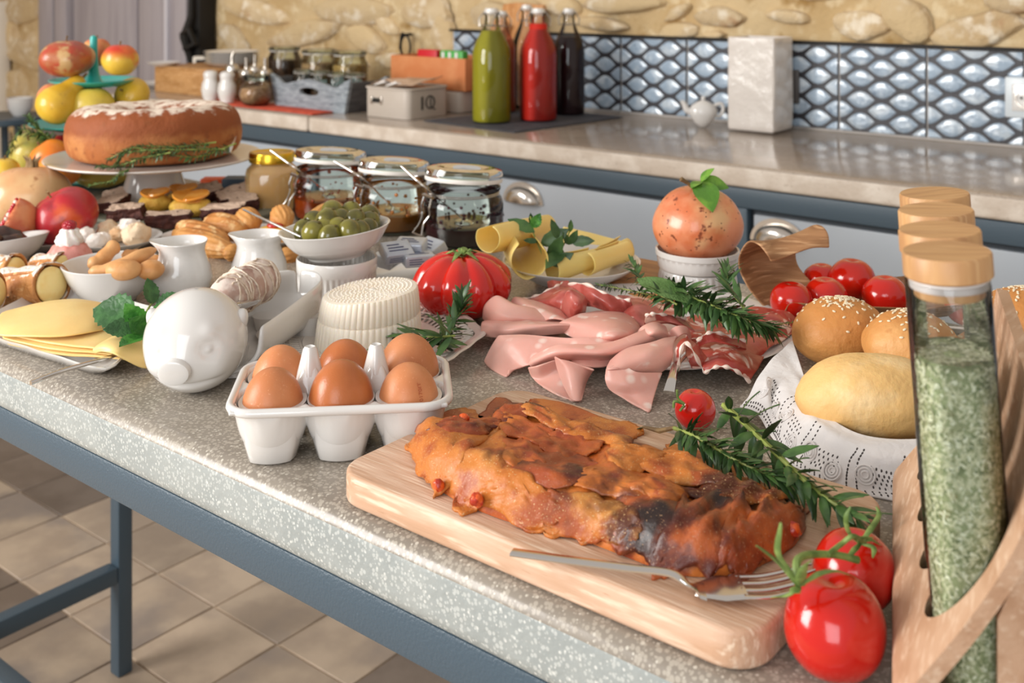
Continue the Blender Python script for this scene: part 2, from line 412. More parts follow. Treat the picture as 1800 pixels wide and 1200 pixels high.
for x0, x1 in ((CX0+.02, CX0+.05), (-2.2, -2.165), (-.965, -.935), (.27, .30), (CX1-.05, CX1-.02)):
    cbx('upright', x0, x1, CFY+.008, CFY+.035, 0, CZ-.082, m_steel)
cbx('bottom_rail', CX0+.02, CX1-.02, CFY+.008, CFY+.035, .06, .10, m_steel)
def handle(x, z, par):
    h = MB()
    rows = []
    for i in range(9):
        u = i/8; row = []
        for k in range(17):
            a = PI*k/16
            row.append((.047*math.cos(a)*math.cos(u*PI/2*.999)**.6 if True else 0, -.026*math.sin(u*PI/2)*1.0, -.012+.034*math.sin(a)*math.cos(u*PI/2)**.35))
        rows.append(row)
    h.grid(rows)
    hh = h.build('cup_handle', m_chrome, par, loc=(x-par.location.x if par.parent is None else x+1.2, 0, 0), solid=.002)
    pl = MB()
    pl.prism([(.056*math.cos(PI*k/20), .046*math.sin(PI*k/20)-.014) for k in range(21)], 0, .003)
    pl.v = [(a, -c, b_) for a, b_, c in pl.v]; pl.f = [tuple(reversed(f)) for f in pl.f]
    p2 = pl.build('back_plate', m_chrome, hh)
    return hh
for (x0, x1, hxs) in ((CX0+.06, -2.21, ()), (-2.155, -.975, (-1.478,)), (-.925, .26, (-.874,)), (.31, CX1-.06, ())):
    f = cbx('drawer_front', x0, x1, CFY+.014, CFY+.03, .50, CZ-.092, m_drawer)
    f2 = cbx('door_front', x0, x1, CFY+.014, CFY+.03, .115, .485, m_drawer)
    for hx_ in hxs:
        h = handle(hx_, .77, f); h.location = (hx_+1.2, CFY+.013-2.15, .765)
# ---------------- breakfast table ----------------
TX0, TX1, TY0, TY1 = -1.96, .40, .458, 1.103
tt = MB().box(TX0, TX1, TY0, TY1, TZ-.045, TZ).build('terrazzo_tabletop', m_terr, bevel=.012, bseg=6)
tt.data.materials.append(m_terrf)
for p in tt.data.polygons:
    if p.normal.z < .35: p.material_index = 1
tf = thing('breakfast_table', 'long breakfast table with speckled terrazzo top on a blue-grey steel frame', 'table', (-.8, .78, 0))
tt.parent = tf; tt.location = (.8, -.78, 0)
def tbx(n, x0, x1, y0, y1, z0, z1): return MB().box(x0+.8, x1+.8, y0-.78, y1-.78, z0, z1).build(n, m_steel, tf, bevel=.0025, bseg=2)
zt = TZ-.046; q = .028
tbx('front_rail', TX0+.02, TX1-.02, TY0+.008, TY0+.036, zt-.029, zt)
tbx('back_rail', TX0+.02, TX1-.02, TY1-.045, TY1-.017, zt-.029, zt)
for lx in (-1.775, .22):
    tbx('cross_rail', lx, lx+q, TY0+.037, TY1-.046, zt-.029, zt)
    tbx('stretcher', lx, lx+q, TY0+.037, TY1-.046, .168, .198)
    for ly in (TY0+.008, TY1-.045): tbx('leg', lx, lx+q, ly, ly+q, 0, zt-.03)
tbx('long_stretcher', -1.746, .219, .775, .803, .168, .198)
# ---------------- shared food materials and builders ----------------
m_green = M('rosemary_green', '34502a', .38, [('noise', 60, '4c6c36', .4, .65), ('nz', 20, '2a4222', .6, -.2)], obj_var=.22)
m_greenl = M('fresh_leaf_green', '4a8a35', .4, [('noise', 90, '2f6a26', .4, .6), ('noise', 30, '6aa84a', .58, .75)], [('vorE', 260, .0006)], obj_var=.15)
m_greend = M('dark_mint_green', '3c6636', .42, [('noise', 90, '2b5029', .4, .6)], [('vorE', 260, .0006)], obj_var=.2)
m_thyme = M('thyme_green', '5f7434', .5, [('noise', 50, '3f5a26', .4, .6)], obj_var=.2)
m_stem = M('pale_green_stem', '93a04e', .5, [('noise', 80, '7a8440', .4, .6)])
m_wstem = M('woody_stem', '8a6f48', .7, [('noise', 80, '6d5536', .4, .6)])
m_tom = M('red_tomato_skin', 'be130a', .16, [('noise', 20, 'cc200d', .4, .65)], [('noise', 500, .00008)], coat=.5, sss=.04)
m_toms = M('tomato_stem_green', '7f9550', .55, [('noise', 120, '5c7438', .4, .6)])
m_wood = M('beech_wood', 'd3b096', .45, [('noise', 6, 'c29a7c', .35, .65, (2, 22, 8)), ('noise', 20, 'e4cbb2', .50, .70, (1.2, 26, 10)), ('noise', 60, 'ad8263', .66, .78, (1, 30, 14))], [('noise', 40, .0004, (1, 20, 10))])
m_bamboo = M('bamboo_lid', 'c69866', .42, [('noise', 10, 'b5865a', .4, .65, (22, 2, 1)), ('noise', 30, 'd2a878', .5, .75, (16, 1.5, 1))], obj_var=.05)
def leafmesh(name, L_, W_, mat, bend=.12, seg=6, thick=.12, fold=.0, serr=0):
    """leaf along +Y, starts at the origin"""
    b = MB(); top = []
    for i in range(seg+1):
        t = i/seg; w_ = W_*(math.sin(PI*min(1, max(0, t))**.85)**.8 if 0 < t < 1 else .04)
        if serr and 0 < t < 1 and i % 2: w_ *= 1-serr
        y = L_*t; z = -bend*L_*t*t
        top.append([(-w_, y, z+fold*w_), (-w_*.5, y, z+thick*W_+fold*w_*.4), (0, y, z+thick*W_*.7-fold*w_*.2), (w_*.5, y, z+thick*W_+fold*w_*.4), (w_, y, z+fold*w_), (w_*.4, y, z-thick*W_*.8), (-w_*.4, y, z-thick*W_*.8)])
    b.grid(top, cu=True)
    me_o = b.build(name, mat); me = me_o.data; bpy.data.objects.remove(me_o); return me
def axes(d, up=Vector((0, 0, 1)), roll=0):
    d = Vector(d).normalized(); x = d.cross(up)
    if x.length < 1e-4: x = Vector((1, 0, 0))
    x.normalize(); z = x.cross(d)
    return Matrix((x, d, z)).transposed() @ Matrix.Rotation(roll, 3, 'Y')
def put(name, me, parent, loc, d, s=1, roll=0, up=Vector((0, 0, 1))):
    o = bpy.data.objects.new(name, me); COL.objects.link(o); o.parent = parent; o.location = loc
    o.rotation_euler = axes(d, up, roll).to_euler(); o.scale = (s, s, s) if not hasattr(s, '__len__') else s; return o
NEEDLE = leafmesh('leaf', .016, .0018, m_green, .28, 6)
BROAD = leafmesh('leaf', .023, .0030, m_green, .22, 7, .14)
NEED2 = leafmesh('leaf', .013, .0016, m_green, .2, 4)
def sprig(name, label, pts, n, meshes, size=(.8, 1.1), spread=.75, stem_r=.0011, stemm=None, floor=TZ+.001, seed=1, cat='herb', group=None, k=2, t0=.05, as_stuff=False):
    rn = random.Random(seed); pts = [Vector(p) for p in pts]; o0 = pts[0].copy()
    t = thing(name, label, cat, o0, 0, group)
    c = [Vector(p) for p in crom([p-o0 for p in pts], 24)]
    MB().tube(c, [stem_r*(1-.5*i/23) for i in range(24)], 6).build('stem', stemm or m_stem, t)
    acc = MB()
    for i in range(n):
        f = t0+(1-t0)*i/(n-1); x = f*23; a = min(int(x), 22); p = c[a].lerp(c[a+1], x-a); tan = (c[a+1]-c[a]).normalized()
        x1 = tan.cross(Vector((0, 0, 1))); x1 = x1.normalized() if x1.length > .01 else Vector((1, 0, 0)); y1 = x1.cross(tan)
        az = rn.uniform(0, 2*PI)
        for j in range(k):
            aa = az+2*PI*j/k+rn.uniform(-.3, .3); sp = spread*rn.uniform(.6, 1.25)*(1-.45*f)
            d = tan*math.cos(sp)+(x1*math.cos(aa)+y1*math.sin(aa))*math.sin(sp)
            s = rn.uniform(*size)*(1-.3*f)
            me = rn.choice(meshes); ln = me.vertices[0].co; L_ = max(v.co.y for v in me.vertices)*s if False else MLEN[me.name]*s
            tipz = (o0+p+d*L_).z
            if tipz < floor: d.z += (floor-tipz)/L_; d.normalize()
            if as_stuff:
                m3 = axes(d, roll=rn.uniform(-.6, .6)); o_ = len(acc.v)
                acc.v += [tuple(p+m3 @ (v.co*s)) for v in me.vertices]; acc.f += [tuple(i_+o_ for i_ in f_.vertices) for f_ in me.polygons]
            else: put('leaf', me, t, p, d, s, rn.uniform(-.6, .6))
    if as_stuff: stuff(acc.build('leaves', meshes[0].materials[0], t))
    return t
MLEN = {}
for _m, _l in ((NEEDLE, .016), (BROAD, .023), (NEED2, .013)): MLEN[_m.name] = _l
# ---------------- cutting board ----------------
def rrect(x0, x1, y0, y1, r, n=7):
    o = []
    for cx, cy, a0 in ((x1-r, y1-r, 0), (x0+r, y1-r, PI/2), (x0+r, y0+r, PI), (x1-r, y0+r, 1.5*PI)):
        for k in range(n+1): a = a0+PI/2*k/n; o.append((cx+r*math.cos(a), cy+r*math.sin(a)))
    return o
BX, BY = -.378, .561
bd = MB().prism(rrect(-.147, .147, -.0925, .0925, .022), .0006, .0205).build('cutting_board', m_wood, loc=(BX, BY, TZ), bevel=.003, bseg=3)
tag(bd, 'pale beech cutting board under the baked filled flatbread', 'cutting board')
BZ = TZ+.0205
# ---------------- filled flatbread ----------------
_pb = [('noise', 70, .0012), ('noise', 300, .0004)]
m_pie = M('baked_tomato_pastry', 'a9501f', .42, [('noise', 24, 'c4702c', .42, .62), ('noise', 60, '8a3614', .48, .66), ('noise', 27, '5a2410', .56, .70), ('noise', 16, '2a120b', .62, .74), ('noise', 1000, 'c89c6c', .64, .74)], _pb, coat=.10, obj_var=-1)
m_pie2 = M('golden_pastry', 'bf6f2a', .48, [('noise', 24, 'c98f48', .46, .7), ('noise', 48, 'a04c1e', .46, .62), ('noise', 22, '54260f', .55, .68), ('noise', 1000, 'd2ae7c', .60, .72)], _pb, coat=.05, obj_var=-1)
m_pie3 = M('charred_pastry', '96421b', .42, [('noise', 30, 'b85e28', .46, .7), ('noise', 36, '5a2110', .46, .62), ('noise', 20, '1e0c08', .55, .70), ('noise', 1000, 'b08a68', .62, .74)], _pb, coat=.12, obj_var=-1)
OUTL = [(727, 790, .922), (742, 832, .922), (778, 862, .922), (838, 893, .922), (930, 925, .922), (1010, 942, .922), (1100, 975, .922), (1180, 1004, .922), (1255, 1010, .922), (1320, 998, .922), (1392, 950, .925), (1408, 885, .935), (1370, 862, .94), (1290, 830, .94), (1205, 790, .94), (1130, 765, .94), (1050, 742, .94), (960, 714, .94), (885, 706, .94), (845, 730, .938), (795, 742, .933), (750, 755, .93)]
ol = [P(a, b, z) for a, b, z in OUTL]; ol = [Vector((p.x, p.y, 0)) for p in ol]
def cyc(pts, n):
    m = len(pts); out = []
    for i in range(n):
        t = i*m/n; a = int(t); f = t-a; p0, p1, p2, p3 = (pts[(a+k) % m] for k in (-1, 0, 1, 2))
        out.append(.5*((2*p1)+(-p0+p2)*f+(2*p0-5*p1+4*p2-p3)*f*f+(-p0+3*p1-3*p2+p3)*f**3))
    return out
OD = cyc(ol, 150); OA = np.array([(p.x, p.y) for p in OD])
pie = thing('filled_flatbread', 'golden brown baked flatbread with tomato filling and charred folds on the cutting board', 'flatbread', (BX, .55, BZ))
def inside(x, y):
    c = False; n = len(OA); j = n-1
    for i in range(n):
        if (OA[i, 1] > y) != (OA[j, 1] > y) and x < (OA[j, 0]-OA[i, 0])*(y-OA[i, 1])/(OA[j, 1]-OA[i, 1])+OA[i, 0]: c = not c
        j = i
    return c
GX0, GX1, GY0, GY1, GN, GM = -.54, -.20, .47, .64, 260, 130
HG = np.zeros((GM, GN)); IG = np.zeros((GM, GN), bool)
for j in range(GM):
    for i in range(GN):
        x = GX0+(GX1-GX0)*i/(GN-1); y = GY0+(GY1-GY0)*j/(GM-1)
        if not inside(x, y): continue
        d = float(np.min(np.hypot(OA[:, 0]-x, OA[:, 1]-y))); t = min(1, d/.016)
        h = .021*math.sqrt(max(0, 1-(1-t)**2))
        h += .0060*n3((x, y, .3), 32)*t+.0034*n3((x, y, 1.3), 75)*t-.004*math.exp(-((y-.548)/.016)**2)*t
        h += .0035*math.exp(-((x+.265)/.03)**2)*math.sin(x*420)*t
        HG[j, i] = max(.0008, h); IG[j, i] = True
def Hp(x, y):
    u = (x-GX0)/(GX1-GX0)*(GN-1); v = (y-GY0)/(GY1-GY0)*(GM-1)
    if not (0 <= u < GN-1 and 0 <= v < GM-1): return .0
    i, j = int(u), int(v); f, g_ = u-i, v-j
    return float((HG[j, i]*(1-f)+HG[j, i+1]*f)*(1-g_)+(HG[j+1, i]*(1-f)+HG[j+1, i+1]*f)*g_)
def hit(px, py):
    z = .034; prev = None
    while z > .0:
        p = P(px, py, BZ+z); h = Hp(p.x, p.y)
        if h >= z:
            if prev: k = (prev[1])/(prev[1]+h-z+1e-9); z = prev[0]+(z-prev[0])*k; p = P(px, py, BZ+z)
            return p
        prev = (z, z-h); z -= .0015
    return P(px, py, BZ+.0006)
sp0, sp1 = Vector((-.455, .545, 0)), Vector((-.285, .55, 0))
rows = []
for i in range(16):
    t = (i/15)**1.4; row = []
    for p in OD:
        q = sp0+(sp1-sp0)*min(1, max(0, (p-sp0).dot(sp1-sp0)/(sp1-sp0).length_squared)); v = p.lerp(q, t)
        row.append((v.x, v.y, BZ+Hp(v.x, v.y)-(.002 if i else .0)*0))
    rows.append(row)
base = [[(x, y, BZ+.0004) for x, y, z in rows[0]]]
MB().grid(base+rows, cu=True).build('dough_base', m_pie, pie, world=True)
PATCH = [  # px corners (z of each corner), material, lift
 ([(722, 785, 5), (772, 862, 0), (872, 752, 30), (785, 728, 25)], 1, 3), ([(774, 842, 12), (836, 896, 2), (895, 829, 28), (868, 768, 30)], 1, 2.2),
 ([(838, 878, 12), (962, 928, 10), (975, 868, 26), (897, 832, 28)], 1, 3), ([(952, 922, 10), (1045, 950, 8), (1088, 888, 28), (972, 866, 26)], 1, 2),
 ([(1040, 936, 12), (1108, 958, 15), (1118, 898, 28), (1058, 890, 28)], 1, 3.4), ([(1083, 945, 8), (1158, 990, 2), (1216, 885, 30), (1098, 868, 30)], 2, 2.2),
 ([(1150, 985, 4), (1250, 1006, 2), (1294, 890, 32), (1205, 882, 30)], 2, 4), ([(1255, 1005, 2), (1322, 996, 2), (1340, 912, 30), (1290, 898, 32)], 2, 6),
 ([(1318, 994, 2), (1402, 935, 5), (1408, 888, 18), (1335, 895, 32)], 2, 4.5), ([(870, 788, 26), (912, 835, 26), (955, 806, 27), (925, 770, 27)], 0, 1.5),
 ([(905, 835, 26), (1002, 862, 26), (1064, 822, 27), (975, 795, 27)], 2, 1.5), ([(1000, 858, 26), (1110, 876, 26), (1140, 842, 27), (1060, 815, 27)], 0, 2.4),
 ([(846, 735, 15), (905, 748, 28), (932, 720, 26), (880, 704, 16)], 2, 2.4), ([(868, 756, 28), (953, 786, 28), (972, 762, 28), (895, 733, 27)], 0, 3),
 ([(914, 730, 27), (986, 762, 28), (1006, 746, 26), (936, 714, 25)], 1, 4.5), ([(925, 722, 22), (1040, 750, 24), (1048, 738, 16), (955, 704, 14)], 0, 2),
 ([(948, 790, 27), (1010, 812, 27), (1064, 782, 28), (985, 763, 28)], 0, 2.2), ([(985, 768, 28), (1100, 786, 28), (1122, 757, 16), (1038, 737, 18)], 1, 3.2),
 ([(1068, 806, 28), (1120, 836, 28), (1178, 804, 28), (1096, 786, 28)], 1, 4.6), ([(1115, 838, 28), (1250, 862, 28), (1278, 834, 26), (1198, 802, 27)], 1, 5),
 ([(1172, 806, 27), (1272, 842, 26), (1300, 834, 14), (1207, 790, 14)], 1, 2.5), ([(1228, 874, 30), (1330, 896, 30), (1376, 866, 16), (1276, 834, 20)], 1, 3.5),
 ([(760, 765, 15), (850, 770, 30), (880, 742, 28), (795, 742, 20)], 2, 5), ([(1095, 868, 30), (1180, 885, 30), (1235, 872, 30), (1140, 845, 28)], 0, 3)]
for k, (qd, mi, lift) in enumerate(PATCH):
    nu = nv = 19; rows = []; c = [Vector((a, b, 0)) for a, b, z in qd]
    cc = (c[0]+c[1]+c[2]+c[3])/4; c = [cc+(q_-cc)*1.24 for q_ in c]
    for i in range(nv):
        row = []
        for j in range(nu):
            u, v = j/(nu-1), i/(nv-1); uu, vv = u*2-1, v*2-1
            sq = 1-.12*(uu*uu*vv*vv); u2, v2 = (uu*sq+1)/2, (vv*sq+1)/2
            u2 += .20*mn.noise(Vector((v*2.2, k*1.9, .3)))+.05*mn.noise(Vector((v*9, k, 7))); v2 += .22*mn.noise(Vector((u*2.2, k*2.3, 5)))+.05*mn.noise(Vector((u*9, k, 2)))
            q_ = (c[0]*(1-u2)+c[1]*u2)*(1-v2)+(c[3]*(1-u2)+c[2]*u2)*v2
            p = hit(q_.x, q_.y); ed = 1-max(abs(uu), abs(vv))**4; t = min(1, (p.z-BZ)/.012)
            up = (lift*.00042+.0020*ed*(.5+lift*.12))*t+.0020*mn.noise(Vector((u*5, v*5, k*3.1)))*t+.0007
            out_ = Vector((p.x-(-.37), (p.y-.55)*2.2, 0)).normalized()*(1-t)*.0016
            row.append((p.x+out_.x, p.y+out_.y, max(p.z+up, BZ+.0014)))
        rows.append(row)
    MB().grid(rows).build('pastry_flap', (m_pie, m_pie2, m_pie3)[mi], pie, world=True, solid=.0016, soff=-.6)
m_sauce = M('red_tomato_filling', 'a8260c', .25, [('noise', 200, 'd8571a', .45, .6)], [('noise', 300, .001)], coat=.4)
for (px, py, z, r) in ((770, 852, .928, .004), (838, 878, .930, .0045), (800, 742, .938, .005), (815, 736, .943, .004), (1392, 930, .93, .005)):
    MB().sphere((0, 0, 0), (r, r*.8, r*.9), 14, 8, lambda d: 1+.3*n3(d, 2, px)).build('tomato_filling', m_sauce, pie, world=False, loc=tuple(P(px, py, z)-pie.location))
# ---------------- fork on the board ----------------
def bar(pts, ws, ts, name, mat, parent, sub=1):
    """flat tapering bar along world points; ws widths, ts thickness"""
    pts = [Vector(p) for p in crom(pts, 40)]; ws = np.interp(np.linspace(0, 1, 40), np.linspace(0, 1, len(ws)), ws); ts = np.interp(np.linspace(0, 1, 40), np.linspace(0, 1, len(ts)), ts)
    rows = []
    for i, p in enumerate(pts):
        t = (pts[min(i+1, 39)]-pts[max(i-1, 0)]).normalized(); x = t.cross(Vector((0, 0, 1))).normalized(); y = x.cross(t)
        row = []
        for k in range(12):
            a = 2*PI*k/12; ca, sa = math.cos(a), math.sin(a)
            row.append(p+x*ws[i]/2*math.copysign(abs(ca)**.6, ca)+y*ts[i]/2*math.copysign(abs(sa)**.6, sa))
        rows.append(row)
    b = MB().grid(rows, cu=True, flip=True); b.f.append(tuple(range(12))); n = 39*12; b.f.append(tuple(reversed(range(n, n+12))))
    return b.build(name, mat, parent, world=True)
fk = thing('dinner_fork', 'stainless steel fork lying on the front of the cutting board', 'fork', P(1230, 1030, BZ))
bar([P(900, 970, BZ+.004), P(1000, 984, BZ+.006), P(1100, 997, BZ+.009), P(1175, 1006, BZ+.0125), P(1205, 1022, BZ+.010), P(1222, 1036, BZ+.005), P(1240, 1040, BZ+.004)], [.0075, .0065, .0055, .0045, .006, .012, .016], [.002, .0025, .003, .003, .002, .0015, .0013], 'handle', m_sil, fk)
a0, a1 = P(1232, 1036, BZ+.0035), P(1275, 1036, BZ+.0028); dr = (P(1385, 1023, BZ+.006)-a0).normalized(); sd = dr.cross(Vector((0, 0, 1))).normalized()
bar([a0-dr*.004, a0+dr*.010, a0+dr*.022], [.011, .0235, .0235], [.0013, .0012, .0012], 'neck', m_sil, fk)
for k in range(4):
    o = sd*(k-1.5)*.0064
    bar([a0+dr*.020+o, a0+dr*.034+o+Vector((0, 0, -.001)), a0+dr*.050+o*.96+Vector((0, 0, .0012)), a0+dr*.060+o*.92+Vector((0, 0, .0035))], [.0040, .0034, .003, .0012], [.0013, .0014, .0013, .0009], 'tine', m_sil, fk)
# ---------------- tomatoes ----------------
def tomato(name, label, loc, r, sq=.93, lobes=0, lob=.0, rot=0, mat=None, calyx=None, group=None, stretch=1.0, seed=0):
    """loc = lowest point"""
    t = thing(name, label, 'tomato', loc, rot, group)
    def fn(d):
        rr = math.hypot(d.x, d.y); az = math.atan2(d.y, d.x)
        f = 1-.18*math.exp(-((rr)/.28)**2)*(1 if d.z > 0 else .35)
        if lobes: f *= 1-lob*(abs(math.cos(az*lobes/2+.5*mn.noise(Vector((az, seed, 0)))))**6)*(rr**.5)*(1 if d.z > -.5 else .6)
        return f*(1+.03*mn.noise(d*1.5+Vector((seed, 0, 0))))
    MB().sphere((0, 0, r*sq*.985), (r, r, r*sq*stretch), 56 if lobes else 36, 24, fn).build('body', mat or m_tom, t)
    if calyx:
        top = Vector((0, 0, r*sq*1.82))
        for k in range(calyx):
            a = 2*PI*k/calyx+seed; L_ = r*(.75 if not lobes else .45)
            MB().tube([top+Vector((0, 0, 0)), top+Vector((math.cos(a)*L_*.4, math.sin(a)*L_*.4, r*.10)), top+Vector((math.cos(a)*L_, math.sin(a)*L_, -r*.02))], [r*.05, r*.07, r*.008], 6, .4).build('sepal', m_toms, t)
        MB().tube([top, top+Vector((r*.03, 0, r*.08)), top+Vector((r*.06, .0, r*.16))], [r*.07, r*.06, r*.07], 7).build('stem', m_toms, t)
    return t
def tlow(px, py, d, r): p = PD(px, py, d); p.z = max(TZ+.0005, p.z-r*.93); return p
# truss of two at the front right corner
p1 = PD(1467, 1098, .517); p1.z = TZ+.0005
tr1 = tomato('vine_tomato', 'large glossy red vine tomato at the front corner beside the cutting board', p1, .0240, 1.0, seed=3)
p2 = PD(1502, 1000, .571); p2.z = TZ+.0005
tr2 = tomato('vine_tomato', 'red vine tomato half hidden behind the large front tomato', p2, .0215, .97, seed=8)
vine = thing('tomato_vine', 'hairy green tomato vine with curling sepals on the two front vine tomatoes', 'vine', P(1400, 1010, .945))
def vtube(n, pts, r, flat=1):
    pts = [(a, b, d-(.014 if d < .555 else .028)) for a, b, d in pts]
    MB().tube([Vector(p) for p in crom([PD(*p) for p in pts], 20)], [np.interp(i/19, np.linspace(0, 1, len(r)), r) for i in range(20)], 8, flat).build(n, m_toms, vine, world=True)
vtube('vine_stalk', [(1408, 1030, .515), (1400, 990, .52), (1420, 975, .53), (1470, 975, .54), (1508, 984, .545)], [.0022, .002, .0018, .0016, .0018])
vtube('vine_stalk', [(1455, 975, .535), (1480, 955, .545), (1500, 942, .56), (1520, 952, .575)], [.0014, .0012, .0012, .001])
for pts in ([(1404, 1032, .515), (1385, 1000, .51), (1367, 970, .505), (1372, 925, .50), (1371, 918, .50)], [(1404, 1034, .515), (1370, 990, .512), (1335, 962, .508), (1328, 959, .508)], [(1404, 1030, .515), (1440, 1008, .512), (1470, 1003, .515), (1492, 1010, .52)],
            [(1404, 1034, .515), (1385, 1045, .518), (1355, 1050, .524)], [(1404, 1030, .515), (1412, 1000, .505), (1425, 985, .50)], [(1404, 1030, .515), (1396, 1040, .508), (1408, 1042, .506)]):
    vtube('sepal', pts, [.0012, .0026, .0020, .0009, .0004], .35)
for pts in ([(1510, 955, .58), (1492, 935, .575), (1487, 910, .57), (1495, 890, .57)], [(1512, 955, .58), (1530, 930, .585), (1545, 905, .60), (1540, 890, .605)], [(1512, 955, .58), (1535, 962, .575), (1534, 980, .57)], [(1512, 955, .58), (1500, 968, .57), (1488, 985, .565)],
            [(1512, 952, .58), (1530, 948, .583), (1548, 958, .585)], [(1510, 955, .58), (1515, 945, .57), (1535, 945, .57)]):
    vtube('sepal', pts, [.001, .0018, .0014, .0004], .4)
# cherry tomato behind the rosemary
p3 = PD(1222, 718, .803); p3.z = TZ+.0005
ch = tomato('cherry_tomato', 'small round red cherry tomato standing behind the rosemary sprig', p3, .0150, 1.0, seed=5)
for pts in ([(1203, 710, .79), (1192, 700, .79), (1190, 685, .79)], [(1203, 710, .79), (1186, 705, .79), (1184, 716, .79)], [(1203, 712, .79), (1195, 722, .79)]):
    MB().tube([Vector(p)-p3 for p in crom([PD(*p) for p in pts], 8)], .0010, 6).build('sepal', m_toms, ch)
# ---------------- rosemary sprigs at the back of the board ----------------
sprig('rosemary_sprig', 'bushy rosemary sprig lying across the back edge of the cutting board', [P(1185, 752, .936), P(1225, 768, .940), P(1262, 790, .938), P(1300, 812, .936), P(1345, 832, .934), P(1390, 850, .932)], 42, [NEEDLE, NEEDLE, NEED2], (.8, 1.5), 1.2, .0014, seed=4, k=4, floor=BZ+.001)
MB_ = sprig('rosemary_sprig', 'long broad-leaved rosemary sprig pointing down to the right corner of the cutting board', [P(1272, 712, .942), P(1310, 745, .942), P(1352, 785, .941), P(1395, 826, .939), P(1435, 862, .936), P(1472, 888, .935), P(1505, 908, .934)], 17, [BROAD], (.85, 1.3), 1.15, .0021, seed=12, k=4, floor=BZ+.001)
tw = [P(1130, 750, .925), P(1160, 757, .927), P(1185, 752, .934)]
tg = thing('dried_twig', 'short dry brown twig end at the left of the bushy rosemary sprig', 'twig', tw[0])
MB().tube([p-tw[0] for p in tw], [.0008, .0018, .0014], 6).build('bark', m_wstem, tg); put('leaf', BROAD, tg, (.004, 0, .001), tw[0]-tw[2], .8)
# ---------------- eggs in porcelain carton ----------------
EC = thing('egg_carton', 'white porcelain six-cup egg carton in front of the cheese plate', 'egg carton', Fv*.787+Rv*(-.123)+Vector((0, 0, TZ)), VR+.10)
def eggcarton():
    NX, NY = 66, 44; hx_, hy = .0745, .0485; rows = []; top = .040
    cx = (-.0475, 0, .0475); cy = (-.0225, .0225)
    for j in range(NY+1):
        row = []
        for i in range(NX+1):
            x = -hx_+2*hx_*i/NX; y = -hy+2*hy*j/NY
            d = min(math.hypot((x-a), (y-b)) for a in cx for b in cy)
            z = top-.034*max(0, min(1, (.0255-d)/.011))**.75 if d < .0255 else top
            if d < .0255: z = top-.036*(1-(d/.0255)**3.2)**.6
            for a in (-.02375, .02375):           # two central towers
                dd = max(abs(x-a)*1.25, abs(y)); 
                if dd < .013: z = max(z, top+.026-(dd/.013)*.030)
            ex = max(abs(x)/hx_, abs(y)/hy)
            row.append((x, y, z))
        rows.append(row)
    return rows
rr = eggcarton()
def sqz(x, y, k, r=.014):
    return x*k, y*k
ecb = MB().grid(rr)
ecb.build('tray', m_white, EC, solid=.0032, sub=1)
rim = rrect(-.0755, .0755, -.0495, .0495, .018, 6)
MB().tube([(x, y, .0402) for x, y in rim]+[(rim[0][0], rim[0][1], .0402)], .0032, 10, cap=False).build('rim', m_white, EC)
for a in (-.0475, 0, .0475):
    for b in (-.0235, .0235):
        MB().lathe([(.0155, .0006), (.0172, .002), (.0200, .013), (.0222, .028), (.0236, .0395)], 40, (a, b, 0), lambda r, z, an: r*(1/max(abs(math.cos(an)), abs(math.sin(an))))**.30).build('cup', m_white, EC)
for a in (-.02375, .02375):
    MB().lathe([(.0105, .038), (.0085, .050), (.0062, .060), (.0048, .0665), (.0035, .0685), (.0016, .0670)], 18, (a, 0, 0), lambda r, z, an: r*(1+.08*math.cos(4*an))).build('divider_post', m_white, EC)
m_print = M('grey_print', '8a8a88', .5)
MB().box(.0600, .0600+.0032, -.0445, -.0440, .008, .0205).build('printed_mark', M('faint_grey_print', 'c4c2c0', .3), EC)
m_egg = M('brown_eggshell', 'd18a5c', .42, [('noise', 30, 'c67c4e', .4, .65), ('noise', 500, 'd7946a', .6, .75)], [('noise', 700, .00010)], sss=.12, obj_var=.06)
m_egg2 = M('deep_brown_eggshell', 'bd6f40', .3, [('noise', 30, 'b06435', .4, .65)], [('noise', 700, .0001)], sss=.1)
eg = [(-.0475, -.0232, 1.0, m_egg, 'brown egg in the front left cup of the egg carton'), (0, -.0232, 1.07, m_egg2, 'glossy darker brown egg in the front middle cup of the carton'), (.0475, -.0232, 1.0, m_egg, 'brown egg with a faint red date stamp in the front right cup'),
      (-.0475, .0235, .98, m_egg, 'pinkish brown egg in the back left cup of the carton'), (0, .0235, 1.03, m_egg2, 'darker egg in the back middle cup between the two posts'), (.0475, .0235, 1.08, m_egg, 'tallest brown egg in the back right cup of the carton')]
for i, (x, y, s, m, lb_) in enumerate(eg):
    b = MB().sphere((0, 0, .0275*s), (.0215*s, .0215*s, .0285*s), 32, 20, lambda d: 1-.05*d.z)
    o = b.build('egg', m, loc=tuple(EC.matrix_basis @ Vector((x, y, .0072 if y < 0 else .0085))), rot=(0, 0, VR))
    tag(o, lb_, 'egg', 'brown eggs in the porcelain carton')

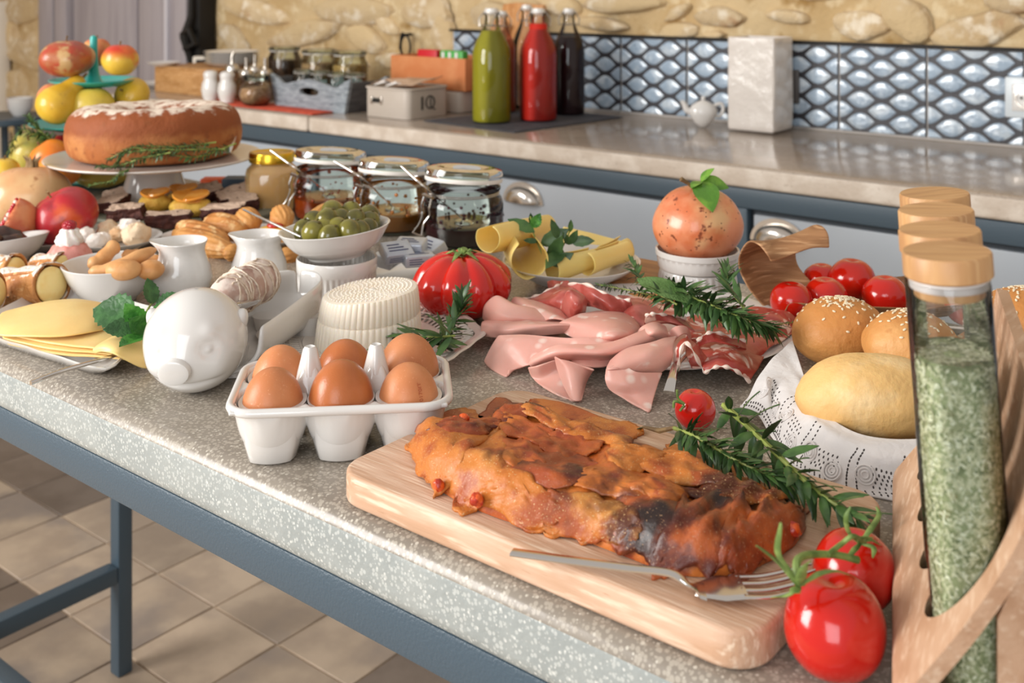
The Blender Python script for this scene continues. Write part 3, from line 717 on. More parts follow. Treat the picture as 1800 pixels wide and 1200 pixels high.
# faint red stamp on the front right egg
fc = bpy.data.curves.new('stamp', 'FONT'); fc.body = '0170IT'; fc.size = .0042; fc.align_x = 'CENTER'; fo = bpy.data.objects.new('stamp', fc); COL.objects.link(fo)
bpy.context.view_layer.update(); tm = bpy.data.meshes.new_from_object(fo.evaluated_get(bpy.context.evaluated_depsgraph_get())); bpy.data.objects.remove(fo)
eo = bpy.data.objects['egg.002']
for v_ in tm.vertices:
    zz = .0420-v_.co.x*-1-.002; az = -PI/2+.60-(v_.co.y)/.0215; h_ = (zz-.0275)/.0285; h_ = max(-.99, min(.99, h_)); rr = .0215*math.sqrt(1-h_*h_)*(1-.05*h_)*1.004+.00008
    v_.co = (rr*math.cos(az), rr*math.sin(az), zz*(1-.0))
so_ = bpy.data.objects.new('date_stamp', tm); COL.objects.link(so_); so_.parent = eo; tm.materials.clear(); tm.materials.append(M('faint_red_ink', 'b25a38', .6)); so_['label'] = 'faint red printed stamp'
# ---------------- plates ----------------
def plate(name, label, loc, r, h=.018, rb=None, mat=None, cat='plate', wave=0, nw=0, sx=1, sy=1, rot=0, well=.7, group=None, part=None):
    rb = rb or r*.6
    fn = (lambda rr, z, a: rr*(1+wave*math.cos(nw*a)*(rr/r)**6)) if wave else None
    pr = [(rb*.9, .0), (rb, .0005), (rb*1.02, .002), (r*.86, h*.55), (r*.985, h*.93), (r, h), (r*.985, h*1.02), (r*.85, h*.68+.001), (r*well, .0055), (r*well*.5, .0045), (.0001, .0045)]
    o = MB().lathe(pr, 72, fn=fn, sx=sx, sy=sy, cap1=False).build(name, mat or m_white, part, loc=loc, rot=(0, 0, rot), sub=1)
    return tag(o, label, cat, group) if part is None else o
def bowl(name, label, loc, r, h, rb, mat=None, rot=0, sx=1, sy=1, th=.0035, lip=.003):
    pr = [(rb*.9, 0), (rb, .0), (rb*1.01, .003), (rb+(r-rb)*.55, h*.33), (r*.93, h*.8), (r-lip*.3, h*.95), (r, h*.985), (r-.001, h), (r-th, h*.985), (r*.9-th, h*.78), (rb+(r-rb)*.5-th, h*.33+th*.6), (rb*.8, .006), (.0001, .005)]
    o = MB().lathe(pr, 64, sx=sx, sy=sy, cap1=False).build(name, mat or m_white, None, loc=loc, rot=rot, sub=1)
    return tag(o, label, 'bowl')
# ---------------- wooden board under the cheese plate ----------------
wb = MB().prism(rrect(-.10, .095, -.07, .066, .03), 0, .0085).build('serving_board', M('warm_oak', 'b57a40', .4, [('noise', 8, '9a6230', .4, .65, (1, 14, 6)), ('noise', 24, 'cb9255', .5, .7, (1, 20, 8))], [('noise', 40, .0004, (1, 18, 8))]), loc=(-.65, 1.025, TZ+.0003), rot=0, bevel=.002)
tag(wb, 'thin warm oak board under the rolled cheese plate, behind the ham', 'serving board')
# ---------------- ham platter ----------------
HP = P(1150, 588, TZ); HP.z = TZ+.0005
ham = plate('ham_platter', 'large white round platter under the sliced cold meats', HP, .131, .0125, .10, well=.78)
m_mort = M('mortadella', 'e9b0a2', .42, [('noise', 12, 'e0a193', .35, .65), ('vor', 48, 'f2d0c4', .24, .12), ('warp', 20, 'f3d3c8', .62, .70)], [('noise', 200, .0002), ('noise', 35, .0008)], sss=.25, sssr=(1, .35, .25), coat=.1, obj_var=.03)
m_pros = M('prosciutto', 'a3483e', .34, [('warp', 26, 'b8645a', .4, .6, (1, 2.4, 1)), ('warp', 16, 'e2b6a4', .585, .63, (1, 3, 1)), ('noise', 30, '8c3430', .6, .75)], [('noise', 140, .0006)], sss=.2, coat=.15, obj_var=.08)
m_sal = M('coppa', 'a83c32', .3, [('warp', 34, 'bf5a4a', .4, .6), ('warp', 22, 'ecccc0', .575, .61), ('warp', 44, 'e6b8a8', .60, .63), ('noise', 26, '7e2420', .6, .75)], [('noise', 120, .0008)], coat=.2, obj_var=.08)
m_fat = M('ham_fat', 'f0d6c8', .35, sss=.2)
def meat(name, label, mat, rows, th=.0016, wob=.001, nu=26, nv=26, z0=TZ, grp='', cat='meat slice', edge=None, sd=0):
    rws = [[P(a, b, TZ+z*.001) for a, b, z in r] for r in rows]
    t = thing(name, label, cat, rws[0][0], 0, grp)
    g = sheet(rws, nu, nv, wob, sd)
    g.build('slice', mat, t, world=True, solid=th, sub=1)
    if edge is not None:
        rr_ = crom(rws[edge], 40)
        MB().tube([Vector(p)+Vector((0, 0, .0004)) for p in rr_], [.0012+.0008*math.sin(i*.7) for i in range(40)], 6).build('fat_edge', m_fat, t, world=True)
    return t
G1 = 'mortadella slices folded on the platter'
meat('mortadella_slice', 'pink mortadella slice rolled at the far left next to the beef tomato', m_mort, [[(848, 560, 12), (852, 535, 26), (872, 520, 34), (893, 530, 30)], [(866, 572, 12), (880, 552, 26), (900, 536, 32), (925, 545, 24)], [(900, 575, 14), (925, 560, 26), (945, 545, 28), (970, 552, 20)], [(950, 580, 12), (985, 570, 18), (1005, 560, 18), (1010, 556, 12)]], grp=G1)
meat('mortadella_slice', 'upper mortadella slice with pale rim fold behind the long folded one', m_mort, [[(898, 532, 22), (905, 522, 26), (930, 527, 24), (985, 540, 18)], [(905, 548, 20), (930, 540, 28), (960, 545, 28), (995, 556, 20)], [(945, 572, 16), (970, 560, 26), (1000, 566, 24), (1015, 580, 14)]], grp=G1)
meat('mortadella_slice', 'long mortadella slice with a pale end just touching the lace plate', m_mort, [[(845, 590, 10), (845, 578, 16), (846, 568, 20), (850, 564, 14)], [(895, 594, 14), (905, 578, 24), (915, 568, 26), (930, 562, 18)], [(960, 588, 18), (975, 574, 27), (985, 570, 28), (1010, 566, 20)], [(1050, 580, 18), (1060, 570, 28), (1080, 566, 28), (1095, 560, 20)]], grp=G1)
meat('mortadella_slice', 'smooth mortadella slice folded over in the centre of the platter', m_mort, [[(975, 575, 16), (985, 565, 28), (1020, 552, 28), (1060, 545, 18)], [(1000, 590, 20), (1040, 572, 34), (1070, 556, 34), (1100, 548, 20)], [(1040, 605, 20), (1080, 590, 34), (1110, 575, 32), (1125, 562, 16)], [(1075, 612, 14), (1100, 600, 22), (1125, 592, 20), (1128, 585, 12)]], grp=G1)
meat('mortadella_slice', 'largest mortadella slice with its left flap hanging over the platter edge', m_mort, [[(850, 636, 3), (862, 648, 1), (889, 662, .5), (893, 650, 4)], [(872, 596, 16), (880, 612, 14), (902, 640, 6), (918, 645, 6)], [(888, 588, 22), (905, 598, 22), (925, 620, 16), (940, 640, 10)], [(960, 592, 26), (985, 604, 24), (1000, 620, 20), (1010, 632, 14)], [(1040, 594, 30), (1050, 604, 28), (1070, 616, 26), (1065, 624, 18)], [(1078, 585, 30), (1080, 596, 28), (1100, 608, 24), (1112, 600, 18)]], grp=G1, sd=3)
meat('mortadella_slice', 'mortadella slice rippled into a long narrow tube above the front slices', m_mort, [[(935, 628, 16), (930, 640, 12), (935, 646, 8)], [(985, 608, 30), (980, 622, 26), (990, 634, 14)], [(1060, 606, 32), (1060, 620, 30), (1065, 632, 18)], [(1110, 590, 36), (1115, 606, 32), (1125, 616, 20)], [(1150, 568, 38), (1165, 582, 34), (1172, 588, 22)]], grp=G1, th=.003, sd=6)
meat('mortadella_slice', 'rounded mortadella fold end in front of the prosciutto', m_mort, [[(1118, 588, 26), (1128, 575, 36), (1150, 567, 38), (1170, 574, 32)], [(1130, 598, 26), (1145, 585, 38), (1162, 580, 38), (1175, 590, 28)], [(1140, 604, 20), (1160, 596, 28), (1170, 594, 28), (1172, 600, 18)]], grp=G1)
meat('mortadella_slice', 'small mortadella fold beside the red coppa slices', m_mort, [[(1170, 592, 24), (1185, 576, 34), (1205, 574, 34), (1215, 590, 24)], [(1180, 605, 20), (1195, 590, 30), (1208, 588, 28), (1214, 602, 18)]], grp=G1)
meat('mortadella_slice', 'mortadella slice drooping onto the stone left of the pointed one', m_mort, [[(928, 645, 12), (950, 640, 18), (980, 632, 20), (1000, 630, 18)], [(935, 662, 4), (955, 665, 5), (985, 655, 10), (1005, 648, 12)], [(955, 680, 1), (975, 690, 1), (1000, 690, 1.5), (1012, 680, 3)], [(985, 694, .5), (1000, 702, .5), (1012, 705, .5), (1020, 700, .8)]], grp=G1)
meat('mortadella_slice', 'pointed triangular mortadella fold hanging off the platter front', m_mort, [[(975, 627, 26), (985, 632, 26), (1010, 638, 24), (1045, 650, 20)], [(980, 650, 16), (998, 650, 20), (1020, 655, 18), (1040, 655, 14)], [(990, 675, 8), (1005, 678, 10), (1020, 680, 9), (1030, 672, 7)], [(1004, 702, 1), (1010, 705, 1.5), (1016, 706, 1.5), (1022, 705, 1)]], grp=G1)
meat('mortadella_slice', 'mortadella underneath the front folds at platter edge', m_mort, [[(1000, 630, 18), (1030, 628, 20), (1070, 626, 20), (1085, 628, 18)], [(1010, 640, 15), (1035, 645, 15), (1060, 645, 15), (1075, 640, 15)]], grp=G1)
meat('mortadella_slice', 'broad front mortadella slice folded double with its tip over the stone', m_mort, [[(1190, 590, 30), (1185, 605, 30), (1183, 625, 24), (1178, 642, 16)], [(1150, 600, 34), (1145, 620, 32), (1150, 640, 24), (1160, 655, 14)], [(1105, 610, 32), (1100, 635, 28), (1110, 650, 22), (1140, 662, 12)], [(1072, 635, 24), (1066, 650, 22), (1085, 648, 24), (1130, 655, 18)]], grp=G1, sd=9)
meat('mortadella_slice', 'broad mortadella tip drooping between platter and cutting board', m_mort, [[(1066, 648, 22), (1072, 643, 25), (1095, 640, 26), (1120, 652, 22), (1165, 655, 16)], [(1064, 668, 15), (1080, 672, 15), (1100, 672, 16), (1125, 675, 14), (1158, 672, 12)], [(1078, 690, 7), (1092, 695, 6), (1110, 698, 5), (1130, 700, 5), (1150, 698, 5)], [(1130, 718, .8), (1135, 721, .6), (1138, 724, .5), (1142, 724, .5), (1144, 720, .6)]], grp=G1)
G2 = 'prosciutto slices at the back of the platter'
meat('prosciutto_slice', 'dark red prosciutto slice with pale fat rim at the back left', m_pros, [[(915, 528, 18), (945, 520, 24), (975, 505, 32), (990, 498, 30)], [(935, 535, 18), (980, 530, 28), (1000, 515, 36), (1020, 505, 30)], [(985, 548, 14), (1000, 545, 24), (1025, 530, 30), (1040, 520, 24)]], wob=.004, grp=G2, cat='prosciutto slice', edge=0)
meat('prosciutto_slice', 'upright translucent prosciutto fold in the middle back', m_pros, [[(985, 545, 20), (990, 525, 36), (998, 512, 46), (1015, 510, 44)], [(1005, 560, 20), (1015, 540, 34), (1025, 522, 40), (1030, 520, 38)], [(1020, 562, 14), (1028, 548, 24), (1032, 530, 32), (1038, 535, 28)]], wob=.003, grp=G2, cat='prosciutto slice')
meat('prosciutto_slice', 'curled prosciutto slice with white wavy edge below the thyme', m_pros, [[(1000, 500, 36), (1030, 500, 44), (1060, 515, 40), (1085, 525, 36), (1108, 528, 36)], [(1005, 515, 30), (1035, 515, 38), (1060, 530, 34), (1080, 540, 30), (1112, 540, 28)], [(1010, 540, 20), (1040, 540, 24), (1062, 548, 24), (1080, 555, 22), (1105, 558, 18)]], wob=.004, grp=G2, cat='prosciutto slice', edge=0)
meat('prosciutto_slice', 'prosciutto slice tucked under the rosemary in the centre', m_pros, [[(1085, 520, 30), (1120, 522, 32), (1150, 530, 30), (1190, 540, 28)], [(1088, 545, 24), (1120, 548, 28), (1160, 552, 26), (1200, 560, 24)], [(1095, 570, 14), (1130, 575, 22), (1170, 572, 24), (1215, 580, 18)]], wob=.004, grp=G2, cat='prosciutto slice')
meat('prosciutto_slice', 'prosciutto wrinkle under the left end of the herbs', m_pros, [[(962, 497, 26), (975, 492, 32), (1000, 492, 34)], [(965, 510, 20), (985, 505, 30), (1005, 503, 32)], [(975, 520, 16), (990, 518, 24), (1012, 515, 26)]], wob=.004, grp=G2, cat='prosciutto slice')
meat('prosciutto_slice', 'thin prosciutto fold with pale edge right behind the mortadella fold ends', m_pros, [[(1135, 555, 34), (1150, 552, 38), (1180, 556, 34), (1205, 560, 30)], [(1132, 570, 24), (1155, 565, 30), (1195, 572, 28), (1222, 585, 22)]], wob=.003, grp=G2, cat='prosciutto slice', edge=0)
G3 = 'coppa slices fanned on the right of the platter'
meat('coppa_slice', 'large marbled red coppa slice covering the right of the platter', m_sal, [[(1200, 560, 20), (1260, 550, 22), (1330, 545, 20), (1400, 560, 14)], [(1205, 590, 20), (1265, 590, 24), (1330, 585, 22), (1405, 578, 13)], [(1205, 620, 16), (1260, 625, 20), (1310, 620, 18), (1375, 600, 13)], [(1215, 645, 14), (1255, 650, 14), (1300, 640, 14), (1345, 618, 13)]], grp=G3, cat='coppa slice', wob=.004, nu=34, nv=34)
meat('coppa_slice', 'coppa slice rising at the far right under the rosemary tips', m_sal, [[(1310, 540, 26), (1350, 540, 28), (1385, 550, 24), (1402, 565, 16)], [(1300, 565, 24), (1340, 570, 26), (1370, 575, 22), (1400, 580, 14)], [(1290, 590, 20), (1330, 592, 20), (1360, 590, 18), (1380, 592, 14)]], grp=G3, cat='coppa slice', wob=.005, edge=1)
meat('coppa_slice', 'coppa slice with a ruffled white edge at the platter front', m_sal, [[(1238, 656, 14), (1262, 645, 20), (1290, 650, 18), (1318, 672, 6)], [(1235, 645, 18), (1262, 632, 24), (1295, 635, 22), (1330, 652, 12)], [(1240, 630, 20), (1270, 620, 24), (1305, 618, 22), (1345, 625, 13)]], grp=G3, cat='coppa slice', wob=.003, edge=0)
meat('coppa_slice', 'coppa slice folded upright beside the serving fork', m_sal, [[(1192, 652, 14), (1195, 625, 28), (1203, 603, 38), (1215, 612, 36), (1230, 640, 20), (1240, 655, 13)], [(1185, 640, 16), (1190, 612, 30), (1203, 596, 36), (1222, 605, 32), (1240, 625, 22), (1250, 640, 16)]], grp=G3, cat='coppa slice', wob=.002, edge=0, th=.002)
meat('coppa_slice', 'narrow curled coppa strip in the middle of the red slices', m_sal, [[(1225, 600, 28), (1250, 585, 34), (1280, 590, 30), (1310, 600, 24)], [(1228, 612, 22), (1255, 600, 28), (1285, 605, 26), (1312, 612, 20)]], grp=G3, cat='coppa slice', wob=.004, edge=0)
sf = thing('serving_fork', 'steel serving fork handle sticking out of the platter front between mortadella and coppa', 'fork', P(1175, 690, TZ+.01))
bar([PD(1176, 690, .845), PD(1182, 665, .86), PD(1190, 640, .89), PD(1210, 618, .94)], [.0095, .0075, .006, .005], [.0035, .003, .0025, .002], 'handle', m_sil, sf)
# herbs on the ham
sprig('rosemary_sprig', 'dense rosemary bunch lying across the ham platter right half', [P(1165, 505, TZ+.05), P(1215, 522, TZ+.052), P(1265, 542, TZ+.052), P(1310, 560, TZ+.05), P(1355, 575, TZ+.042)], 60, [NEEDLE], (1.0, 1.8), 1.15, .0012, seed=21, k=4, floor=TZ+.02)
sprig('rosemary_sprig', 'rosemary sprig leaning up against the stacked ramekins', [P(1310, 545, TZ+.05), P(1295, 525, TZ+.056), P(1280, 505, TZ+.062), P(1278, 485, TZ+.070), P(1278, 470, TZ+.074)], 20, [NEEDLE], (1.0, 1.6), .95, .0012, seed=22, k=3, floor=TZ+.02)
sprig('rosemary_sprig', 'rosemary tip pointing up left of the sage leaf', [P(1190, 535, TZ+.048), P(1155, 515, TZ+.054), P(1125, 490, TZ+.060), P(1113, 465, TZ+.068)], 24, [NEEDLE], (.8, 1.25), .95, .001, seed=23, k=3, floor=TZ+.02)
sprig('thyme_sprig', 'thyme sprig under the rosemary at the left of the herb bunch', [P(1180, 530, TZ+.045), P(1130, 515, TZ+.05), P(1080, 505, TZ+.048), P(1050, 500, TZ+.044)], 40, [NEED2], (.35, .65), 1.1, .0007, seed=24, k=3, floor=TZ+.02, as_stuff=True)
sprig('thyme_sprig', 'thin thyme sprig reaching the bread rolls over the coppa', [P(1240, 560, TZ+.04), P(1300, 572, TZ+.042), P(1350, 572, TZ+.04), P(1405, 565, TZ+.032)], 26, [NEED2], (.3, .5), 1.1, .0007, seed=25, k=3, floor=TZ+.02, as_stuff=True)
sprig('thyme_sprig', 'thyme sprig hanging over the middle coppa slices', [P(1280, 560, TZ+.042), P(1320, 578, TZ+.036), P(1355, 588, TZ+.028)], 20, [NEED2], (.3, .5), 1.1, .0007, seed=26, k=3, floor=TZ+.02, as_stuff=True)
SAGE = leafmesh('leaf', .058, .0135, M('sage_green', '64854a', .6, [('noise', 60, '537539', .4, .6)], [('vorE', 320, .0007), ('noise', 300, .0004)]), .12, 10, .05, .12)
sg = thing('sage_leaf', 'broad sage leaf lying over the rosemary below the pomegranate ramekins', 'leaf', P(1120, 490, TZ+.062)); put('blade', SAGE, sg, (0, 0, 0), P(1215, 520, TZ+.056)-P(1120, 490, TZ+.062), 1.05, .2)
# ---------------- ricotta on lace plate ----------------
LP = Fv*.985+Rv*(-.128)+Vector((0, 0, TZ+.0005))
def lace():
    """rim with real openings: rings and rays"""
    t = thing('lace_plate', 'white openwork porcelain plate with wavy rim under the ricotta', 'plate', LP, VR)
    r1, r2 = .060, .099
    MB().lathe([(.045, 0), (.050, .0005), (.062, .006), (.062, .0085), (.045, .004), (.0001, .004)], 64, cap1=False).build('well', m_whited, t)
    def Z(r): return .006+(r-r1)/(r2-r1)*.0075
    fnw = lambda a: 1+.030*math.cos(8*a)+.012*math.cos(16*a)
    for rr_, w_ in ((.064, .0022), (.0735, .0012), (.083, .0013), (.0925, .0016), (.0985, .0024)):
        MB().tube([(rr_*math.cos(a)*(1+(fnw(a)-1)*(rr_/r2)**2), rr_*math.sin(a)*(1+(fnw(a)-1)*(rr_/r2)**2), Z(rr_)) for a in [2*PI*k/96 for k in range(97)]], w_, 6, .6, cap=False).build('rim_ring', m_whited, t)
    b = MB()
    for k in range(72):
        a = 2*PI*k/72
        for ra, rb_, da in ((.064, .0735, .035), (.0735, .083, -.035), (.083, .0925, .035), (.083, .0925, -.035)):
            b.tube([(ra*math.cos(a), ra*math.sin(a), Z(ra)), (rb_*math.cos(a+da), rb_*math.sin(a+da), Z(rb_))], .0013, 5, .7)
    stuff(b.build('lattice', m_whited, t))
    f = lambda r, z, a: r*(1+(fnw(a)-1)*(r/r2)**2)
    MB().lathe([(.0915, Z(.0915)-.001), (.1005, Z(.1005)-.001), (.1005, Z(.1005)+.001), (.0915, Z(.0915)+.001)], 96, fn=f, cap0=False, cap1=False).build('solid_rim', m_whited, t, sub=1)
    return t
lace()
ric = thing('ricotta_cheese', 'cream white basket-moulded ricotta, ribbed sides, tilted pitted top, on the lace plate', 'cheese', LP+Rv*(-.003)+Vector((0, 0, .0045)), VR)
m_ric = M('ricotta', 'f6ebda', .4, [('noise', 20, 'f4e6d2', .4, .7)], [('noise', 120, .0004)], sss=.35, sssr=(1, .8, .5), coat=.1)
def ribf(r, z, a):
    k = .6+.4*min(1, abs(z-.002)/.01)
    return r*(1+.022*abs(math.sin(a*26))**.7*k-(.012 if .0245 < z < .0275 else 0))
rws = []
for (r, z) in [(.0475, 0), (.0480, .002), (.0468, .012), (.0458, .0245), (.0450, .026), (.0452, .0275), (.0438, .038), (.0425, .0455), (.0415, .0475), (.0395, .0482), (.025, .0480), (.0001, .0480)]:
    row = []
    for k in range(312):
        a = 2*PI*k/312; rr_ = ribf(r, z, a) if r > .0405 else r
        tilt = (rr_*math.cos(a)/.045)*.0045*(z/.048)
        row.append((rr_*math.cos(a)+.002*(z/.048), rr_*math.sin(a), z+tilt+.0012*mn.noise(Vector((math.cos(a)*1.5, math.sin(a)*1.5, z*30)))*(z/.048)))
    rws.append(row)
MB().grid(rws, cu=True).build('curd', m_ric, ric)
b = MB()
for i in range(9):
    rr_ = .0065+i*.0039
    for k in range(max(6, int(2*PI*rr_/.0042))):
        a = 2*PI*k/max(6, int(2*PI*rr_/.0042))+i*1.7
        x, y = rr_*math.cos(a)+.002, rr_*math.sin(a)
        b.sphere((x, y, .0481+x/.045*.0045), (.0011, .0011, .0010), 6, 4)
stuff(b.build('mould_dimples', m_ric, ric))
MB().sphere((.004, 0, .0486), (.0032, .0032, .001), 12, 6).build('mould_button', m_ric, ric)
sprig('rosemary_sprig', 'rosemary sprig on the right rim of the lace plate', [P(770, 612, TZ+.022), P(788, 590, TZ+.026), P(800, 565, TZ+.032), P(812, 540, TZ+.042), P(812, 520, TZ+.05)], 20, [NEEDLE, BROAD], (.75, 1.2), 1.1, .0011, seed=31, k=4, floor=TZ+.016)
sprig('rosemary_sprig', 'rosemary leaves reaching left across the ricotta side', [P(800, 590, TZ+.03), P(760, 592, TZ+.03), P(725, 590, TZ+.028), P(690, 590, TZ+.024)], 9, [BROAD], (.9, 1.3), .8, .001, seed=35, k=3, floor=TZ+.016)
sprig('thyme_sprig', 'tiny thyme sprig at the front left of the lace plate behind the eggs', [P(485, 618, TZ+.014), P(520, 625, TZ+.016), P(560, 630, TZ+.016), P(660, 612, TZ+.018)], 20, [NEED2], (.4, .6), 1.0, .0006, seed=33, k=3, as_stuff=True, floor=TZ+.012)
# ---------------- pig dish ----------------
pig = thing('pig_dish', 'white porcelain pig-shaped serving dish with smiling head beside the egg carton', 'serving dish', Fv*.886+Rv*(-.259)+Vector((0, 0, TZ+.0005)), VR)
def pf(d):
    d = d.normalized(); q = 1.0
    sn = (d-Vector((.0, -.93, -.30)).normalized()).length
    q += .07*math.exp(-(sn/.36)**2)
    for s in (-1, 1):
        q += .06*math.exp(-((d-Vector((s*.62, -.70, -.30)).normalized()).length/.26)**2)
        q -= .10*math.exp(-((d-Vector((s*.48, -.82, .08)).normalized()).length/.17)**2)
        q += .09*math.exp(-((d-Vector((s*.48, -.82, .08)).normalized()).length/.085)**2)+.05*math.exp(-((d-Vector((s*.48, -.75, .40)).normalized()).length/.16)**2)
    if d.y < 0:
        sm = d.z+.62-.25*d.x*d.x; q -= .085*math.exp(-(sm/.055)**2)*max(0, 1-abs(d.x)/.75)
        q += .02*math.exp(-((d-Vector((0, -.75, -.78)).normalized()).length/.35)**2)
    return q
MB().sphere((0, 0, .0400), (.0415, .0420, .0410), 144, 100, pf).build('head', m_white, pig, rot=0)
MB().lathe([(.0105, 0), (.0115, .002), (.0116, .006), (.0108, .0078), (.009, .0085), (.0001, .0082)], 28, sx=1.12, sy=.9, cap0=False, cap1=False).xf(Matrix.Rotation(math.radians(98), 4, 'X')).build('snout', m_white, pig, loc=(-.004, -.0400, .0295))
for s in (-1, 1):
    MB().sphere((0, 0, 0), (.008, .010, .018), 24, 14, lambda d: 1-.4*max(0, -d.z)).xf(Matrix.Rotation(.25, 4, 'X') @ Matrix.Rotation(s*.45, 4, 'Y')).build('ear', m_white, pig, loc=(s*.0312, .006, .0480))
    MB().lathe([(.0135, 0), (.0125, .002), (.0115, .012), (.013, .024)], 20).build('foot', m_white, pig, loc=(s*.022, .035, 0))
# boat body: open trough going away and right
rows = []
NB = 30
for i in range(NB+1):
    t = i/NB; yy = .012+.145*t; xx = .010+.043*t
    wd = .040*(1-.15*t)*(1 if t < .75 else math.sqrt(max(.0004, 1-((t-.75)/.25)**2)))
    rimz = .047+.010*t*t
    row = []
    for k in range(17):
        a = PI*k/16; zz = rimz-(rimz-.006)*math.sin(a)**.55*(1 if t < .8 else (1-.55*((t-.8)/.2)))
        row.append((xx-wd*math.cos(a), yy, zz))
    rows.append(row)
MB().grid(rows).build('trough', m_white, pig, solid=.0045, sub=1)
for s in (-1, 1):
    MB().lathe([(.0135, 0), (.0125, .002), (.0115, .012), (.014, .024)], 20).build('foot', m_white, pig, loc=(.05+s*.018, .118, 0))
m_salm = M('mould_dusted_salami', 'bd9f92', .8, [('noise', 30, '8f6256', .45, .65), ('noise', 60, 'd9c8bd', .42, .55)], [('noise', 60, .002)])
m_twine = M('white_twine', 'e6d9c9', .9, [('noise', 200, 'cfbba6', .4, .6)])
sa = PD(385, 530, .925); sb = PD(475, 482, 1.02); dr = (sb-sa)
sal = thing('salami', 'short twine-wrapped salami with white mould in the pig dish', 'salami', sa)
ax_ = dr.normalized(); xx_ = ax_.cross(Vector((0, 0, 1))).normalized(); yy_ = xx_.cross(ax_)
rows = []
def srad(t): return .019*(max(0, 1-abs(2*t-1)**4.5)**.5)*(1+.05*math.sin(t*19))
for i in range(33):
    t = i/32; c = sa+dr*t; rows.append([c+(xx_*math.cos(2*PI*k/28)+yy_*math.sin(2*PI*k/28))*max(.0005, srad(t))*(1+.06*n3((math.cos(k*.22)*3, t*6, math.sin(k*.22)*3), 1)) for k in range(28)])
MB().grid(rows, cu=True).build('casing', m_salm, sal, world=True)
for (ph, tw_, s) in ((0, 2.2, 1), (2, -2.6, 1), (4, 2.9, 1), (1, -2.0, 1), (3, 5, 1), (5, -4.2, 1)):
    MB().tube([sa+dr*(.08+.84*i/50)+(xx_*math.cos(ph+tw_*2*PI*i/50*.6+.4*math.sin(i*.5))+yy_*math.sin(ph+tw_*2*PI*i/50*.6+.4*math.sin(i*.5)))*(srad(.08+.84*i/50)+.0006) for i in range(51)], .0009, 5).build('twine', m_twine, sal, world=True)
kn = thing('table_knife', 'steel table knife laid across the pig dish, handle end towards the camera', 'knife', PD(410, 540, .905))
bar([PD(408, 540, .905), PD(425, 536, .925), PD(445, 530, .95)], [.0105, .0098, .009], [.0085, .0070, .005], 'handle', m_sil, kn)
bar([PD(444, 530, .95), PD(455, 520, .985), PD(470, 505, 1.02)], [.009, .015, .010], [.004, .0018, .001], 'blade', m_sil, kn)
# ---------------- sliced cheese plate ----------------
m_chz = M('pale_yellow_cheese', 'f3cf8a', .4, [('noise', 12, 'efc47c', .4, .65)], [('noise', 60, .0004)], sss=.35, sssr=(1, .7, .3), obj_var=.02)
cpc = [P(-60, 602, TZ), P(190, 682, TZ), P(300, 570, TZ), P(90, 515, TZ)]
cen = (cpc[0]+cpc[1]+cpc[2]+cpc[3])/4
def cplate():
    rows = []
    for (k, z) in ((.80, .0), (.84, .001), (.92, .006), (1.0, .011), (1.01, .0125), (.99, .0130), (.90, .008), (.80, .0045), (.4, .004), (.01, .004)):
        row = []
        for i in range(80):
            s = i/80*4; e = int(s); f = s-e; A, B = cpc[e], cpc[(e+1) % 4]
            p = A.lerp(B, f); q = p-cen; rr_ = q.length; cap = min((c_-cen).length for c_ in cpc)
            cr = max((c_-cen).length for c_ in cpc)
            lim = .93*cr if rr_ > .93*cr else rr_
            q = q.normalized()*(rr_-max(0, rr_-.9*cr)*.6)*(1+.008*math.sin(i*PI/2.5)*(1 if k > .9 else 0))
            row.append((q.x*k, q.y*k, z))
        rows.append(row)
    return MB().grid(rows, cu=True)
cp = cplate(); cp.f.append(tuple(reversed(range(80))))
tag(cp.build('rectangular_plate', m_white, loc=(cen.x, cen.y, TZ+.0005)), 'white rectangular plate with wavy rim under the flat cheese slices', 'plate')
G4 = 'flat cheese slices fanned on the rectangular plate'
for k, (dx, dy, dz, lb_) in enumerate([(22, 34, 0, 'lowest pale cheese slice at the front of the rectangular plate'), (14, 25, 3.0, 'second cheese slice from the front of the rectangular plate'), (6, 14, 6, 'third cheese slice, below the top one on the rectangular plate')]):
    meat('cheese_slice', lb_, m_chz, [[(-10+dx, 570+dy, 11+dz), (70+dx, 588+dy, 12+dz), (150+dx, 600+dy*.8, 13+dz), (205+dx, 612+dy*.6, 12+dz)], [(-10+dx, 550+dy, 14+dz), (90+dx, 560+dy, 16+dz), (170+dx, 570+dy, 16+dz), (235, 590+dy*.5, 13+dz)], [(20, 545, 16+dz), (110, 545, 20+dz), (190, 550, 20+dz), (245, 565, 16+dz)]], th=.002, wob=.0006, grp=G4, cat='cheese slice')
meat('cheese_slice', 'top cheese slice lying smooth over the others behind the mint', m_chz, [[(-8, 590, 18), (40, 592, 22), (100, 592, 24), (150, 585, 25), (230, 570, 22)], [(-12, 572, 22), (50, 568, 27), (120, 564, 30), (180, 560, 29), (240, 552, 24)], [(0, 553, 24), (60, 542, 30), (120, 534, 33), (170, 534, 30), (220, 545, 24)], [(8, 548, 24), (65, 534, 29), (115, 527, 31), (150, 528, 28), (190, 538, 23)]], th=.002, wob=.0004, grp=G4, cat='cheese slice')
meat('cheese_slice', 'curled cheese slice drooping off the plate beside the pig head', m_chz, [[(168, 622, 14), (178, 618, 19), (200, 622, 20), (215, 630, 16), (245, 645, 6), (262, 648, 2)], [(165, 612, 18), (185, 606, 24), (210, 608, 24), (235, 612, 20), (262, 620, 14), (280, 625, 8)], [(190, 595, 18), (210, 590, 24), (235, 588, 24), (255, 588, 22), (275, 590, 16), (290, 598, 12)]], th=.0022, wob=.0003, grp=G4, cat='cheese slice')
cf = thing('cheese_fork', 'thin steel fork handle sticking out under the curled cheese slice', 'fork', P(55, 672, TZ+.006))
